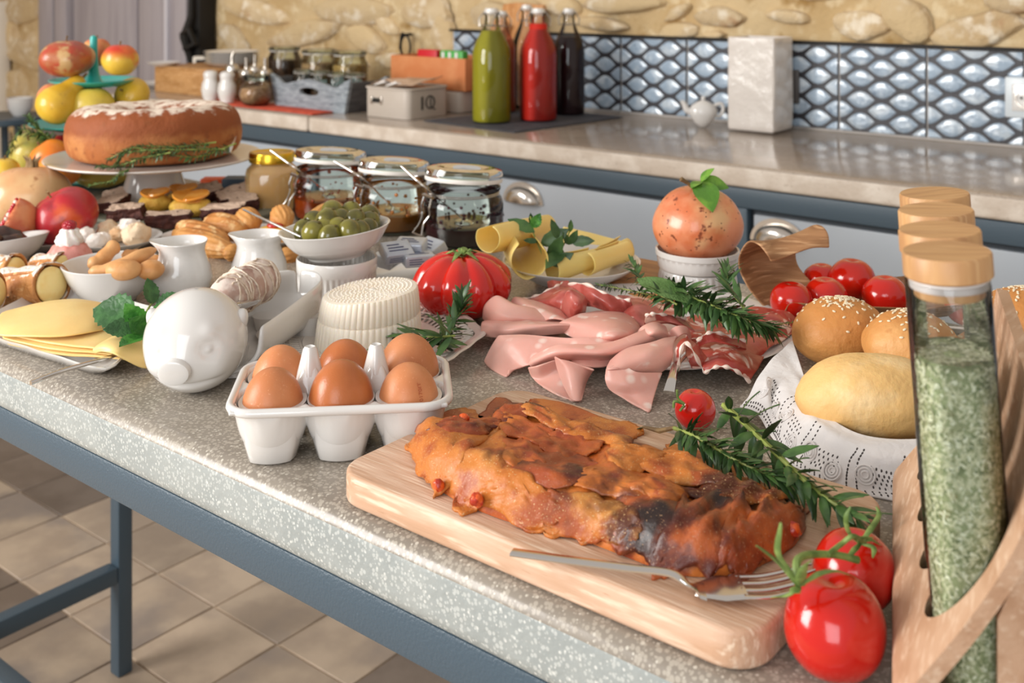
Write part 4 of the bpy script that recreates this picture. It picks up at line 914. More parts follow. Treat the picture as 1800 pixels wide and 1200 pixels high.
bar([PD(54, 673, .845), PD(115, 650, .87), PD(178, 632, .90), PD(215, 620, .93)], [.0035, .0050, .006, .008], [.003, .0028, .0025, .0015], 'handle', m_sil, cf)
MINT = leafmesh('leaf', .030, .0115, m_greend, .10, 14, .05, .18, .14); MINTL = leafmesh('leaf', .027, .0095, m_greenl, .10, 14, .05, .22, .14)
mt = thing('mint_sprig', 'fresh mint sprig with big serrated leaves on the flat cheese slices', 'herb', P(245, 580, TZ+.032))
mo = mt.location.copy()
MB().tube([PD(262, 578, .95)-mo, PD(250, 562, .955)-mo, PD(262, 540, .965)-mo, PD(275, 520, .98)-mo], [.0013, .0012, .001, .0008], 6).build('stem', m_stem, mt)
for (bx_, by_, bd_, tx_, ty_, td_, me_, s, rl) in ((236, 555, .955, 170, 540, .97, MINT, 1.15, .3), (228, 548, .95, 185, 515, .965, MINT, 0, 0), (258, 575, .95, 215, 532, .935, MINTL, 1.0, -.3), (262, 580, .945, 225, 560, .915, MINTL, .95, -.2), (246, 578, .94, 178, 575, .93, MINT, .95, .5), (258, 590, .93, 205, 604, .90, MINTL, 1.0, .7), (268, 535, .97, 262, 490, .975, MINT, 1.05, .9), (272, 545, .965, 325, 512, .97, MINT, .9, -.3), (268, 560, .95, 305, 520, .955, MINTL, .85, .2)):
    if s: put('leaf', me_, mt, PD(bx_, by_, bd_)-mo, PD(tx_, ty_, td_)-PD(bx_, by_, bd_), s*(PD(tx_, ty_, td_)-PD(bx_, by_, bd_)).length/.030, rl, up=(Vector((0, 0, CH))-Vector((0, 0, TZ))+Vector((0, 0, .0))-Fv*.6).normalized())
# ---------------- spice rack ----------------
RKD = (Rv*.353+Fv)
def RK(o, d, z): v = RKD*d+Rv*o; return Vector((v.x, v.y, z))
m_ply = M('pale_plywood', 'cba587', .5, [('noise', 6, 'bc9374', .4, .65, (14, 1.5, 14)), ('noise', 20, 'd8b89c', .5, .7, (16, 1.5, 16))], [('noise', 30, .0004, (16, 1, 16))])
rk = thing('spice_rack', 'curved pale plywood spice rack with four round holes at the right edge', 'spice rack', RK(.03, .56, TZ))
prof = crom([Vector((.030, .9008, 0)), Vector((.010, .903, 0)), Vector((.001, .912, 0)), Vector((.0, .926, 0)), Vector((.008, .937, 0)), Vector((.030, .963, 0)), Vector((.047, .988, 0)), Vector((.058, 1.012, 0)), Vector((.064, 1.042, 0))], 44)
outer = [(p[0], p[1]) for p in prof]; inner = []
for i in range(44):
    a = Vector((*outer[max(0, i-1)], 0)); b_ = Vector((*outer[min(43, i+1)], 0)); t = (b_-a).normalized(); inner.append((outer[i][0]+t.y*.0075, outer[i][1]-t.x*.0075 if i > 3 else outer[i][1]+.004*(0)))
inner = [(x, max(y, .9006)) for x, y in inner]
rows = []
for k in range(13):
    d = .452+(.672-.452)*k/12; sh = .004 if k in (0, 12) else 0
    rows.append([RK(o, d, z) for o, z in outer]+[RK(o, d, z) for o, z in reversed(inner)])
b = MB().grid(rows, cu=True); n_ = len(rows[0]); b.f.append(tuple(reversed(range(n_)))); b.f.append(tuple(range(12*n_, 13*n_)))
pan = b.build('panel', m_ply, rk, world=True, flat=True, weld=True)
bm = bmesh.new(); bm.from_mesh(pan.data); bmesh.ops.recalc_face_normals(bm, faces=bm.faces); bm.to_mesh(pan.data); bm.free()
JD = ((.488, .0240), (.531, .0226), (.578, .0226), (.624, .0236))
TILT = .0725
def jbase(d, o): return RK(o+.0148, d, .9045)
cut = MB()
for d, o in JD:
    bs = jbase(d, o)-rk.location; ax = (Vector((0, 0, 1))-Rv*TILT).normalized(); xx = Rv+Vector((0, 0, TILT)); xx.normalize(); yy = ax.cross(xx)
    rr = [[bs+ax*h+(xx*math.cos(2*PI*k/40)*1.08+yy*math.sin(2*PI*k/40))*.0192 for k in range(40)] for h in (-.01, .22)]
    o_ = len(cut.v); cut.grid(rr, cu=True); cut.f.append(tuple(reversed(range(o_, o_+40)))); cut.f.append(tuple(range(o_+40, o_+80)))
co = cut.build('cutter', None, rk, flat=True)
bm = bmesh.new(); bm.from_mesh(co.data); bmesh.ops.recalc_face_normals(bm, faces=bm.faces); bm.to_mesh(co.data); bm.free()
md = pan.modifiers.new('b', 'BOOLEAN'); md.object = co; md.operation = 'DIFFERENCE'; md.solver = 'EXACT'
bpy.context.view_layer.update()
me = bpy.data.meshes.new_from_object(pan.evaluated_get(bpy.context.evaluated_depsgraph_get())); pan.modifiers.clear(); pan.data = me
bpy.data.objects.remove(co)
me.materials.clear(); me.materials.append(m_ply); me.polygons.foreach_set('use_smooth', [True]*len(me.polygons)); me.set_sharp_from_angle(angle=.6)
for d0, d1 in ((.457, .463), (.662, .668)):
    rb = MB()
    rows = [[RK(o, d_, z) for o, z in ((.044, .9006), (.056, .9006), (.062, 1.0), (.054, .985), (.044, .962))] for d_ in (d0, d1)]
    o_ = len(rb.v); rb.grid(rows, cu=True); rb.f += [tuple(range(o_, o_+5)), tuple(reversed(range(o_+5, o_+10)))]
    rb.build('side_bracket', m_ply, rk, world=True)
m_herb = M('dried_oregano', '8f9a70', .85, [('noise', 120, '6f7c54', .45, .6), ('noise', 260, 'c5ccaa', .55, .65), ('noise', 60, '9c8f63', .6, .75)], [('noise', 300, .001)])
m_flake = M('dried_herb_flakes', 'c8cba8', .8, obj_var=-1, layers=[('noise', 300, '9ba27a', .45, .58), ('noise', 420, 'e2e6cc', .52, .62)])
m_gl2 = GL('very_clear_glass', (1, 1, 1), .985)
m_sili = M('clear_silicone', 'e2dfdc', .25, alpha=.75)
labs = ['nearest glass spice tube of dried oregano, tallest in the rack, bamboo lid', 'second spice tube from the front of the rack, only its bamboo lid showing', 'third spice tube from the front of the rack with a wavy-grained bamboo lid', 'farthest spice tube at the back of the rack with bamboo lid']
rn = random.Random(3)
for i, (d, o) in enumerate(JD):
    j = thing('spice_tube', labs[i], 'spice jar', jbase(d, o), Matrix((Rv+Vector((0, 0, TILT)), (Vector((0, 0, 1))-Rv*TILT).cross(Rv+Vector((0, 0, TILT))), Vector((0, 0, 1))-Rv*TILT)).transposed().to_euler(), 'bamboo-lidded glass spice tubes in the plywood rack')
    R0 = .0178; FL = (.158, .148, .128, .112)[i]
    MB().lathe([(.0005, 0), (.015, 0), (.0172, .002), (R0, .006), (R0, .1915), (.0174, .1935), (.0166, .194)], 48, cap0=False, cap1=False).build('glass_tube', m_gl2, j)
    MB().lathe([(.0005, .004), (.014, .004), (.0160, .006), (.0163, .010), (.0163, FL-.001), (.014, FL+.001), (.0005, FL+.002)], 32, cap0=False, cap1=False).build('dried_herbs', m_herb, j)
    fb = MB(); nf = 7500 if i == 0 else 700
    for k in range(nf):
        a = rn.uniform(0, 2*PI); z = rn.uniform(.006, FL) if k % 9 else FL+.0017; r_ = .0163 if k % 9 else rn.uniform(0, .015)
        c = Vector((math.cos(a)*r_, math.sin(a)*r_, z)); e1 = Vector((-math.sin(a), math.cos(a), 0)); e2 = Vector((0, 0, 1)) if k % 9 else Vector((math.cos(a), math.sin(a), 0))
        th = rn.uniform(0, PI); s1 = rn.uniform(.0009, .0024); s2 = rn.uniform(.0004, .0009); u = e1*math.cos(th)+e2*math.sin(th); v = -e1*math.sin(th)+e2*math.cos(th); nn = Vector((math.cos(a), math.sin(a), 0))*rn.uniform(.0001, .0006)
        fb.add([c+nn-u*s1, c+v*s2+nn*.3, c+nn+u*s1, c-v*s2+nn*.3], [(0, 1, 2, 3)])
    stuff(fb.build('herb_flakes', m_flake, j, flat=True))
    lid = MB().lathe([(.0185, .1955), (.0192, .1962), (.0192, .2055), (.0186, .2065), (.0001, .2065)], 48, cap1=False).build('lid', m_bamboo, j, rot=rn.uniform(0, 3))
    MB().lathe([(.0148, .1865), (.0152, .187), (.0152, .196)], 40).build('lid_plug', m_bamboo, lid)
    MB().lathe([(.0150, .1900), (.0170, .1907), (.0172, .1930), (.0168, .1948), (.0150, .1950)], 40, cap0=False, cap1=False).build('seal', m_sili, lid)
# ---------------- bread basket ----------------
m_bread = M('golden_bread_crust', 'd89a58', .5, [('nz', 6, 'c98746', -.2, 1.4), ('noise', 14, 'e0ab6c', .45, .7), ('noise', 50, 'b87438', .62, .78)], [('noise', 160, .0009), ('noise', 36, .003)], sss=.1)
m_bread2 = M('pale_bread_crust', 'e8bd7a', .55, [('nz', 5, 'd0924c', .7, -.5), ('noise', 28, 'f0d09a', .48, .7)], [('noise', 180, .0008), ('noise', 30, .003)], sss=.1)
m_seed = M('sesame', 'ecdcbc', .4, obj_var=-1)
def roll(label, c, rad, rz, mat, seeds=0, name='bread_roll', tilt=0, seed=0, low=None):
    t = thing(name, label, 'bread', (c[0], c[1], c[2]-rad[2]), (0, tilt, VR+rz), 'bread rolls in the cloth-lined basket')
    def fn(d): return 1+.06*mn.noise(d*1.4+Vector((seed, 0, 0)))-.10*max(0, -d.z-.35)+.012*mn.noise(d*6+Vector((seed, 2, 0)))
    cc = Vector((0, 0, rad[2]))
    MB().sphere(cc, rad, 48, 30, fn).build('crust', mat, t)
    if seeds:
        rn = random.Random(seed); b = MB()
        for k in range(seeds):
            az = rn.uniform(0, 2*PI); el = math.radians(90-abs(rn.gauss(0, 32))); d = Vector((math.cos(az)*math.cos(el), math.sin(az)*math.cos(el), math.sin(el)))
            q = fn(d); p = Vector((d.x*rad[0], d.y*rad[1], d.z*rad[2]))*q+cc; nrm = Vector((d.x/rad[0], d.y/rad[1], d.z/rad[2])).normalized()
            tg_ = nrm.cross(Vector((rn.uniform(-1, 1), rn.uniform(-1, 1), rn.uniform(-1, 1)))).normalized(); bn = nrm.cross(tg_); m3 = Matrix((tg_, bn, nrm)).transposed()
            b.sphere(p+nrm*.0003, (.0017, .0010, .0006), 7, 5, mat=m3)
        stuff(b.build('sesame_seeds', m_seed, t))
    return t
roll('round golden sesame roll at the back left of the bread basket', PD(1477, 585, .93), (.0405, .036, .031), .1, m_bread, 150, seed=2)
roll('large smooth pale roll at the front of the bread basket', PD(1536, 700, .778), (.0545, .038, .0305), -.10, m_bread2, seed=5)
roll('sesame roll half hidden behind the nearest spice tube', PD(1600, 605, .86), (.037, .035, .026), -.25, m_bread, 110, seed=8)
roll('sesame roll at the right edge of the picture beyond the rack', PD(1800, 560, .90), (.036, .034, .026), .1, m_bread, 120, seed=11)
roll('crusty roll low behind the spice tubes at the right', PD(1740, 640, .88), (.034, .034, .028), .4, m_bread, 0, seed=15)
m_cloth = M('white_embroidered_cotton', 'dcd8d6', .85, [('noise', 40, 'e3dedb', .4, .6)], [('vorE', 110, .0007), ('noise', 300, .0003)], sheen=.3)
CR = [[(1393, 598, 50), (1368, 622, 50), (1338, 655, 42), (1315, 695, 24), (1302, 712, 16)], [(1405, 635, 48), (1385, 650, 47), (1352, 666, 46), (1346, 700, 30), (1335, 730, 12)], [(1415, 665, 46), (1398, 675, 46), (1362, 680, 40), (1360, 725, 20), (1358, 768, 3)],
      [(1422, 690, 46), (1412, 705, 45), (1392, 730, 34), (1378, 765, 16), (1372, 790, 1)], [(1450, 728, 46), (1440, 748, 45), (1420, 775, 30), (1405, 800, 12), (1400, 822, .8)], [(1500, 758, 46), (1495, 782, 44), (1478, 812, 26), (1470, 840, 10), (1470, 858, .8)],
      [(1560, 770, 48), (1558, 796, 43), (1552, 828, 26), (1560, 858, 8), (1572, 880, .8)], [(1625, 772, 50), (1622, 798, 44), (1618, 838, 22), (1622, 880, 8), (1625, 900, .8)], [(1700, 768, 50), (1705, 790, 44), (1710, 835, 22), (1712, 880, 8), (1715, 900, .8)], [(1790, 730, 50), (1810, 750, 44), (1830, 790, 22), (1840, 820, 6), (1842, 830, .8)]]
rw = [[P(a, b_, TZ+z*.00056+.0004) for a, b_, z in r] for r in CR]
bc_ = Fv*.86+Rv*.36
for an in (-58, -25, 10, 45, 85, 125): rw.append([bc_+(Rv*math.cos(math.radians(an))+Fv*math.sin(math.radians(an)))*R_+Vector((0, 0, TZ+z_)) for R_, z_ in ((.096+.004*math.sin(an), .028), (.106, .027), (.118, .019), (.128+.004*math.cos(an*.2), .008), (.134, .0012))])
cl = thing('embroidered_cloth', 'white eyelet-embroidered cotton cloth draped over the bread basket edge', 'cloth', rw[4][4])
NS = 240
g = sheet(rw, 60, NS)
vv = np.array(g.v).reshape(NS, 60, 3)
rr_ = [[tuple(vv[i, j]+np.array((0, 0, .0011*math.sin(i*.21+j*.1)*min(1, j/20)+.0005*math.sin(j*.4+i*.12)))) for j in range(60)] for i in range(NS)]
rr_ = [[(x, y, max(z, TZ+.0012)) for x, y, z in r] for r in rr_]
MB().grid(rr_).build('fabric', m_cloth, cl, world=True, solid=.0009, sub=1)
MB().tube([Vector(r[59]) for r in rr_], .0009, 6).build('hem', m_cloth, cl, world=True)
eb = MB(); va = np.array(rr_)
def eye(i, j, s=.0008):
    i0, j0 = int(i), int(j)
    if not (1 <= i0 < NS-2 and 1 <= j0 < 58): return
    p = Vector(va[i0, j0]); du = Vector(va[i0, j0+1]-va[i0, j0-1]).normalized(); dv = Vector(va[i0+1, j0]-va[i0-1, j0]).normalized(); nn = du.cross(dv).normalized()
    if nn.dot(Vector((0, 0, CH))-p) < 0: nn = -nn
    eb.sphere(p+nn*.0004, (s*1.4, s*.8, .0005), 8, 4, mat=Matrix((du, nn.cross(du), nn)).transposed())
for i in range(2, NS-2, 2):
    for j in (52, 56): eye(i, j, .0008)
for c in range(0, 10):
    for a_ in range(0, 10, 2):
        for b_ in range(0, 20, 4): eye(28+c*21+a_+(b_ // 4 % 2), 28+b_, .0008)
    for k in range(0, 12): eye(41+c*21, 16+k*3, .0008); eye(44+c*21, 16+k*3, .0008)
stuff(eb.build('eyelets', M('eyelet_holes', '4a4442', .9), cl, world=True))
rb = MB()
for i in range(12, 146, 11):
    for j, s in ((34+((i//11) % 2)*7, 1),):
        p = Vector(va[i, j]); du = Vector(va[i, j+1]-va[i, j-1]).normalized(); dv = Vector(va[i+1, j]-va[i-1, j]).normalized(); nn = du.cross(dv).normalized(); nn = nn if nn.dot(Vector((0, 0, CH))-p) > 0 else -nn; dv = nn.cross(du)
        for rr in (.0022, .0042, .0062): rb.tube([p+nn*.0007+(du*math.cos(a)+dv*math.sin(a))*rr for a in [2*PI*k/18 for k in range(19)]], .0007, 5, cap=False)
stuff(rb.build('embroidery_rings', m_cloth, cl, world=True))
# ---------------- palm leaf tray and its tomatoes ----------------
m_palm = M('dried_palm_sheath', 'a87a52', .55, [('noise', 5, '8a5f3c', .4, .65, (2, 2, 30)), ('noise', 12, 'c79a70', .5, .7, (3, 3, 40))], [('noise', 10, .0012, (3, 3, 40))])
pt = thing('palm_leaf_tray', 'brown dried palm-sheath tray with one end curled up, holding tomatoes', 'tray', P(1420, 560, TZ+.001))
rows = []
for i in range(40):
    t = .40+.60*i/39; row = []
    for k in range(14):
        u = k/13*2-1
        if False:
            a = (.40-t)/.40*PI*1.42
            xr, zr = .022, .030
            lx = -.030-xr*1.0*math.sin(a)*1.0; lz = .004+zr-zr*math.cos(a)
            if a > PI*.95: lx = -.030+ .020*(a-PI*.95)-xr*math.sin(PI*.95); lz = .004+zr-zr*math.cos(PI*.95)+.010*(a-PI*.95)
        else:
            lx = -.030+(t-.40)/.60*.20; lz = .004+.010*max(0, (t-.8)/.2)
        ly = u*(.052-.012*(t < .4)*(.4-t)/.4)+(0 if t > .4 else (.4-t)*.05)
        edge = .024*abs(u)**2.2*(1 if t > .42 else .25)
        row.append((lx, ly, lz+edge+.0012*math.sin(k*2.2+t*6)))
    rows.append(row)
ptm = MB().grid(rows).build('sheath', m_palm, pt, solid=.0022, sub=1); pt.rotation_euler = (0, 0, VR-.12); pt.location = PD(1408, 565, 1.075); pt.location.z = TZ+.0015
cr_ = [[(1350, 548, 1.07), (1375, 535, 1.08), (1405, 522, 1.09), (1440, 508, 1.10)], [(1318, 510, 1.08), (1345, 500, 1.10), (1375, 492, 1.11), (1412, 480, 1.11)], [(1300, 475, 1.09), (1325, 468, 1.11), (1360, 462, 1.12), (1400, 458, 1.12)],
       [(1300, 448, 1.085), (1325, 440, 1.11), (1360, 438, 1.12), (1402, 432, 1.12)], [(1314, 426, 1.075), (1345, 425, 1.09), (1385, 418, 1.10), (1425, 400, 1.10)], [(1332, 428, 1.06), (1362, 426, 1.07), (1405, 412, 1.08), (1445, 398, 1.085)], [(1346, 444, 1.05), (1378, 440, 1.06), (1418, 425, 1.065), (1456, 412, 1.07)], [(1355, 460, 1.05), (1385, 452, 1.055), (1425, 436, 1.06), (1458, 436, 1.065)]]
cu_ = sheet([[PD(*p) for p in r] for r in cr_], 24, 40, .001).build('curled_end', m_palm, pt, solid=.0022, sub=1)
M_i = (Matrix.Translation(pt.location) @ Matrix.Rotation(VR-.12, 4, 'Z')).inverted(); cu_.data.transform(M_i)
for (px, py, d, r, lb_, nm, sq) in ((1391, 530, 1.045, .0205, 'small red tomato with a stem scar at the foot of the curled palm tray', 'salad_tomato', .93), (1444, 505, 1.12, .0195, 'dark red tomato wedged behind the others by the palm curl', 'salad_tomato', .95), (1498, 491, 1.10, .0232, 'bright red tomato on top of the pile in the palm tray', 'salad_tomato', .9),
        (1452, 545, 1.055, .0215, 'red tomato peeking out just above the sesame roll', 'salad_tomato', .93), (1556, 545, 1.06, .0225, 'red tomato at the right of the pile behind the second sesame roll', 'salad_tomato', .9), (1700, 560, 1.03, .02, 'red tomato glimpsed behind the spice tubes on the right', 'salad_tomato', .92)):
    c = PD(px, py, d); c.z -= r*sq*.95; c.z = max(c.z, TZ+.006); tomato(nm, lb_, c, r, sq, seed=px*.1, group='tomatoes in the palm tray')
# ---------------- pomegranate on two ramekins ----------------
def ramekin(label, loc, r, h, flip=False, flutes=36, mat=None, taper=.0, cat='ramekin', amp=.018):
    t0_, t1_ = (h*.0, h*.62) if not flip else (h*.38, h)
    def fn(rr, z, a):
        if rr > r*.9 and .1*h < z < .68*h: return rr*(1+amp*math.cos(flutes*a))
        return rr
    if flip: pr = [(r*.97, 0), (r, .001), (r, h*.1), (r*.985, h*.15), (r*.97, h*.5), (r*.95, h*.9), (r*.93, h*.98), (r*.88, h), (.0001, h)]
    else: pr = [(r*.88, 0), (r*.93, h*.02), (r*.95, h*.10), (r*.97, h*.5), (r*.985, h*.68), (r*1.01, h*.72), (r*1.01, h*.97), (r*.99, h), (r*.955, h*.97), (r*.92, h*.2), (.0001, h*.15)]
    o = MB().lathe(pr, 288, (0, 0, 0), fn, cap1=False).build('ramekin', mat or m_white, None, loc=loc)
    return tag(o, label, cat)
rp = Fv*1.19+Rv*.204
ramekin('lower upturned fluted white ramekin carrying the pomegranate ramekin', rp+Vector((0, 0, TZ+.0005)), .0435, .0195, True)
ramekin('upper white ramekin holding the speckled pomegranate', rp+Vector((0, 0, TZ+.0205)), .0455, .021, amp=.002)
m_pom = M('speckled_pomegranate_skin', 'dd9068', .34, [('noise', 26, 'cc6f44', .4, .62), ('noise', 16, 'dcb07c', .52, .7), ('noise', 95, '7e3e26', .62, .70), ('vor', 130, '5a2c1c', .13, .08)], [('noise', 60, .0005)], coat=.3, sss=.05)
def pomfn(seed, ridges=6, q=.035):
    def fn(d):
        az = math.atan2(d.y, d.x); rr = math.hypot(d.x, d.y)
        return 1+q*math.cos(az*ridges+seed)*rr*rr-.06*math.exp(-(rr/.25)**2)*(1 if d.z > 0 else 0)+.03*mn.noise(d*1.6+Vector((seed, 0, 0)))
    return fn
pm = thing('pomegranate', 'speckled orange pomegranate with a green leaf on top of the white ramekin', 'pomegranate', rp+Vector((0, 0, TZ+.0245)), VR)
MB().sphere((0, 0, .0435), (.0485, .0485, .0425), 56, 36, pomfn(2.0, 5, .025)).build('skin', m_pom, pm)
PL = leafmesh('leaf', .033, .0105, M('citrus_leaf_green', '6f9a35', .35, [('noise', 50, '4f7d28', .4, .6)], [('vorE', 200, .0005)]), .3, 10, .05, .12)
for (dx, dy, dz, s, rl) in ((.12, -1.0, -.30, 1.35, .1), (.45, -.1, .75, .6, .6), (1.0, -.3, -.02, .9, .8), (-.5, -.6, .05, .6, 0)):
    put('leaf', PL, pm, (.002, -.010, .092), (dx, dy, dz), s, rl)
MB().tube([(-.004, -.006, .084), (-.012, -.01, .090), (-.020, -.012, .095)], [.003, .002, .0028], 7).build('stem', m_wstem, pm)
# ---------------- rolled cheese plate ----------------
CP2 = Fv*1.188+Rv*.0655+Vector((0, 0, TZ+.0092))
plate('cheese_plate', 'small white shallow dish of rolled cheese slices in front of the drawers', CP2, .0760, .0200, .048, well=.75)
m_chz2 = M('butter_yellow_cheese', 'ecd083', .4, [('noise', 10, 'e6c671', .4, .65)], [('noise', 50, .0004)], sss=.35, sssr=(1, .7, .3), obj_var=.03)
G5 = 'rolled cheese slices on the small dish'
def croll(label, a, b, r, turns=.85, ph=0, wid=None, seed=0):
    """open roll of cheese with axis a->b (px,py,d)"""
    A, B = PD(*a), PD(*b); ax = (B-A).normalized(); x1 = ax.cross(Vector((0, 0, 1))).normalized(); y1 = x1.cross(ax)
    t = thing('cheese_slice', label, 'cheese slice', A, 0, G5); rows = []
    for i in range(10):
        f = i/9; c = A.lerp(B, f); rr = r*(1+.12*math.sin(f*3+seed))
        rows.append([c+(x1*math.cos(ph+2*PI*turns*k/25)+y1*math.sin(ph+2*PI*turns*k/25))*rr*(1-.22*(k/25 if k > 12 else 0)) for k in range(26)])
    MB().grid(rows).build('roll', m_chz2, t, world=True, solid=.0016, sub=1); return t
croll('rolled cheese slice at the far left of the small dish', (858, 418, 1.13), (960, 395, 1.25), .0155, .8, 2.6)
croll('cheese slice curled open towards the camera beside the beef tomato', (935, 457, 1.125), (905, 412, 1.22), .0195, .78, 2.2, seed=1)
croll('slice rolled flat at the front centre of the small cheese dish', (970, 472, 1.14), (1045, 452, 1.17), .0135, .9, 2.2, seed=2)
croll('slice rolled at the front right of the small cheese dish', (1030, 462, 1.15), (1102, 438, 1.2), .0135, .85, 2.4, seed=3)
croll('cheese roll end at the right tip of the small dish', (1060, 448, 1.2), (1100, 432, 1.24), .0115, .9, 2.0, seed=4)
meat('cheese_slice', 'large cheese slice sloping behind the mint on the small dish', m_chz2, [[(990, 398, 40), (1020, 405, 36), (1060, 415, 30), (1100, 425, 26)], [(985, 415, 32), (1020, 425, 28), (1060, 432, 24), (1095, 442, 18)], [(975, 440, 22), (1010, 450, 18), (1040, 455, 16), (1070, 460, 14)]], th=.0018, wob=.001, grp=G5, cat='cheese slice')
meat('cheese_slice', 'cheese slice lying under the mint stem in the small dish', m_chz2, [[(900, 405, 40), (935, 400, 42), (975, 398, 38)], [(910, 430, 26), (950, 430, 26), (985, 428, 24)], [(930, 455, 16), (960, 460, 14), (990, 462, 13)]], th=.0018, wob=.001, grp=G5, cat='cheese slice')
LANCE = leafmesh('leaf', .024, .0058, m_green, .08, 8, .06, .18, .1)
m2 = thing('mint_sprig', 'upright mint sprigs stuck between the rolled cheese slices', 'herb', PD(962, 470, 1.15)); mo = m2.location.copy()
for st in ([(965, 468, 1.15), (950, 440, 1.16), (938, 410, 1.17), (932, 380, 1.17)], [(965, 465, 1.15), (985, 440, 1.15), (998, 415, 1.16), (1004, 395, 1.16)], [(962, 466, 1.15), (975, 450, 1.15), (990, 432, 1.15)]):
    MB().tube([Vector(p)-mo for p in crom([PD(*p) for p in st], 12)], .0009, 6).build('stem', m_stem, m2)
for (a, b_, me_, s) in (((940, 408, 1.165), (893, 383, 1.17), LANCE, 1), ((936, 400, 1.165), (950, 375, 1.16), MINTL, .9), ((934, 395, 1.17), (933, 374, 1.17), LANCE, .8), ((946, 425, 1.16), (920, 421, 1.16), LANCE, .6), ((950, 430, 1.155), (1000, 403, 1.15), LANCE, 1.1), ((965, 462, 1.15), (988, 415, 1.14), LANCE, 1.1),
        ((968, 466, 1.145), (1008, 445, 1.14), LANCE, 1), ((1000, 430, 1.155), (1015, 405, 1.15), LANCE, .9), ((1000, 430, 1.155), (990, 408, 1.15), LANCE, .9), ((1002, 424, 1.155), (1045, 423, 1.15), LANCE, .9), ((1002, 408, 1.155), (1004, 386, 1.155), LANCE, .8), ((980, 420, 1.15), (970, 385, 1.15), LANCE, 1.0), ((990, 440, 1.15), (960, 468, 1.12), LANCE, .8)):
    A, B = PD(*a), PD(*b_); put('leaf', me_, m2, A-mo, B-A, (B-A).length/(.024 if me_ is LANCE else .028), .3, up=(-Fv+Vector((0, 0, .6))).normalized())
# ---------------- beef tomato ----------------
bt = Fv*1.075+Rv*(-.0495)
btm = tomato('beef_tomato', 'big ribbed red beef tomato between ricotta and mortadella', (bt.x, bt.y, TZ+.0005), .0505, .66, 9, .14, calyx=5, seed=1.2)
# ---------------- olives ----------------
orm = Fv*1.13+Rv*(-.183)
tp = ramekin('tall fluted white ramekin under the olive bowl', orm+Vector((0, 0, TZ+.0005)), .0415, .047, False, 44)
ob = bowl('olive_bowl', 'oval white bowl of green olives standing on a fluted ramekin', orm+Vector((0, 0, TZ+.0480)), .0575, .031, .030, sx=1.02, sy=.98, rot=(0, math.radians(-5), VR))
m_ol = M('green_olive', '746e2a', .2, [('noise', 40, '544f1e', .42, .62), ('noise', 20, '9a8f40', .55, .75)], [('noise', 120, .0003)], coat=.4, obj_var=.22)
OLP = [(830, 765, 1.08), (925, 745, 1.09), (1010, 740, 1.09), (1100, 755, 1.08), (940, 675, 1.10), (1140, 680, 1.11), (1235, 650, 1.13), (975, 615, 1.14), (1040, 675, 1.13), (1245, 745, 1.10), (1325, 690, 1.12), (850, 690, 1.12), (1110, 622, 1.15), (772, 750, 1.11), (950, 800, 1.07), (1195, 765, 1.085)]
OLL = ['yellow-green olive at the front left of the olive bowl', 'olive next to the front left one in the bowl', 'brownish olive low in the centre of the olive bowl', 'large pale green olive at the front centre of the bowl', 'olive stacked on top at the left of the pile', 'biggest olive on top of the pile, centre right', 'bright yellow-green olive on top at the right of the pile', 'dark olive at the very top back of the pile', 'dark olive in the gap between the top ones', 'olive low at the right front of the bowl', 'dark brown-green olive at the right rim of the bowl', 'olive against the back left rim of the bowl', 'olive half hidden behind the biggest one on top', 'olive at the far left where the pick rests', 'olive sunk lowest at the front rim of the bowl', 'olive half sunk right of the pale front centre one']
for (x, y, d), lb_ in zip(OLP, OLL):
    px, py = 340+x/4, 220+y/4; c = PD(px, py-3, d+.02)
    q_ = c-ob.location; h_ = math.hypot(q_.x, q_.y); hm = .034 if q_.z < .034 else .040
    if h_ > hm: c.x = ob.location.x+q_.x*hm/h_; c.y = ob.location.y+q_.y*hm/h_
    c.z = max(c.z, ob.location.z+.019)
    o = MB().sphere((0, 0, 0), (.0118, .0118, .0128), 26, 18, lambda q: 1-.05*q.z).build('green_olive', m_ol, loc=c, rot=(random.uniform(-.8, .8), random.uniform(-.8, .8), random.uniform(0, 6)))
    tag(o, lb_, 'olive', 'green olives in the bowl'); o.scale = (1.0,)*3
    MB().sphere((0, 0, .0128), (.0018, .0018, .0005), 8, 5).build('stem_scar', M('olive_scar', '5d4f26', .6), o)
pk = thing('cocktail_pick', 'long thin steel pick resting in the olive bowl and pointing left', 'pick', PD(430, 370, 1.17))
bar([PD(428, 368, 1.17), PD(470, 388, 1.14), PD(530, 416, 1.11)], [.0022, .0030, .0045], [.002, .0022, .002], 'shaft', m_sil, pk)
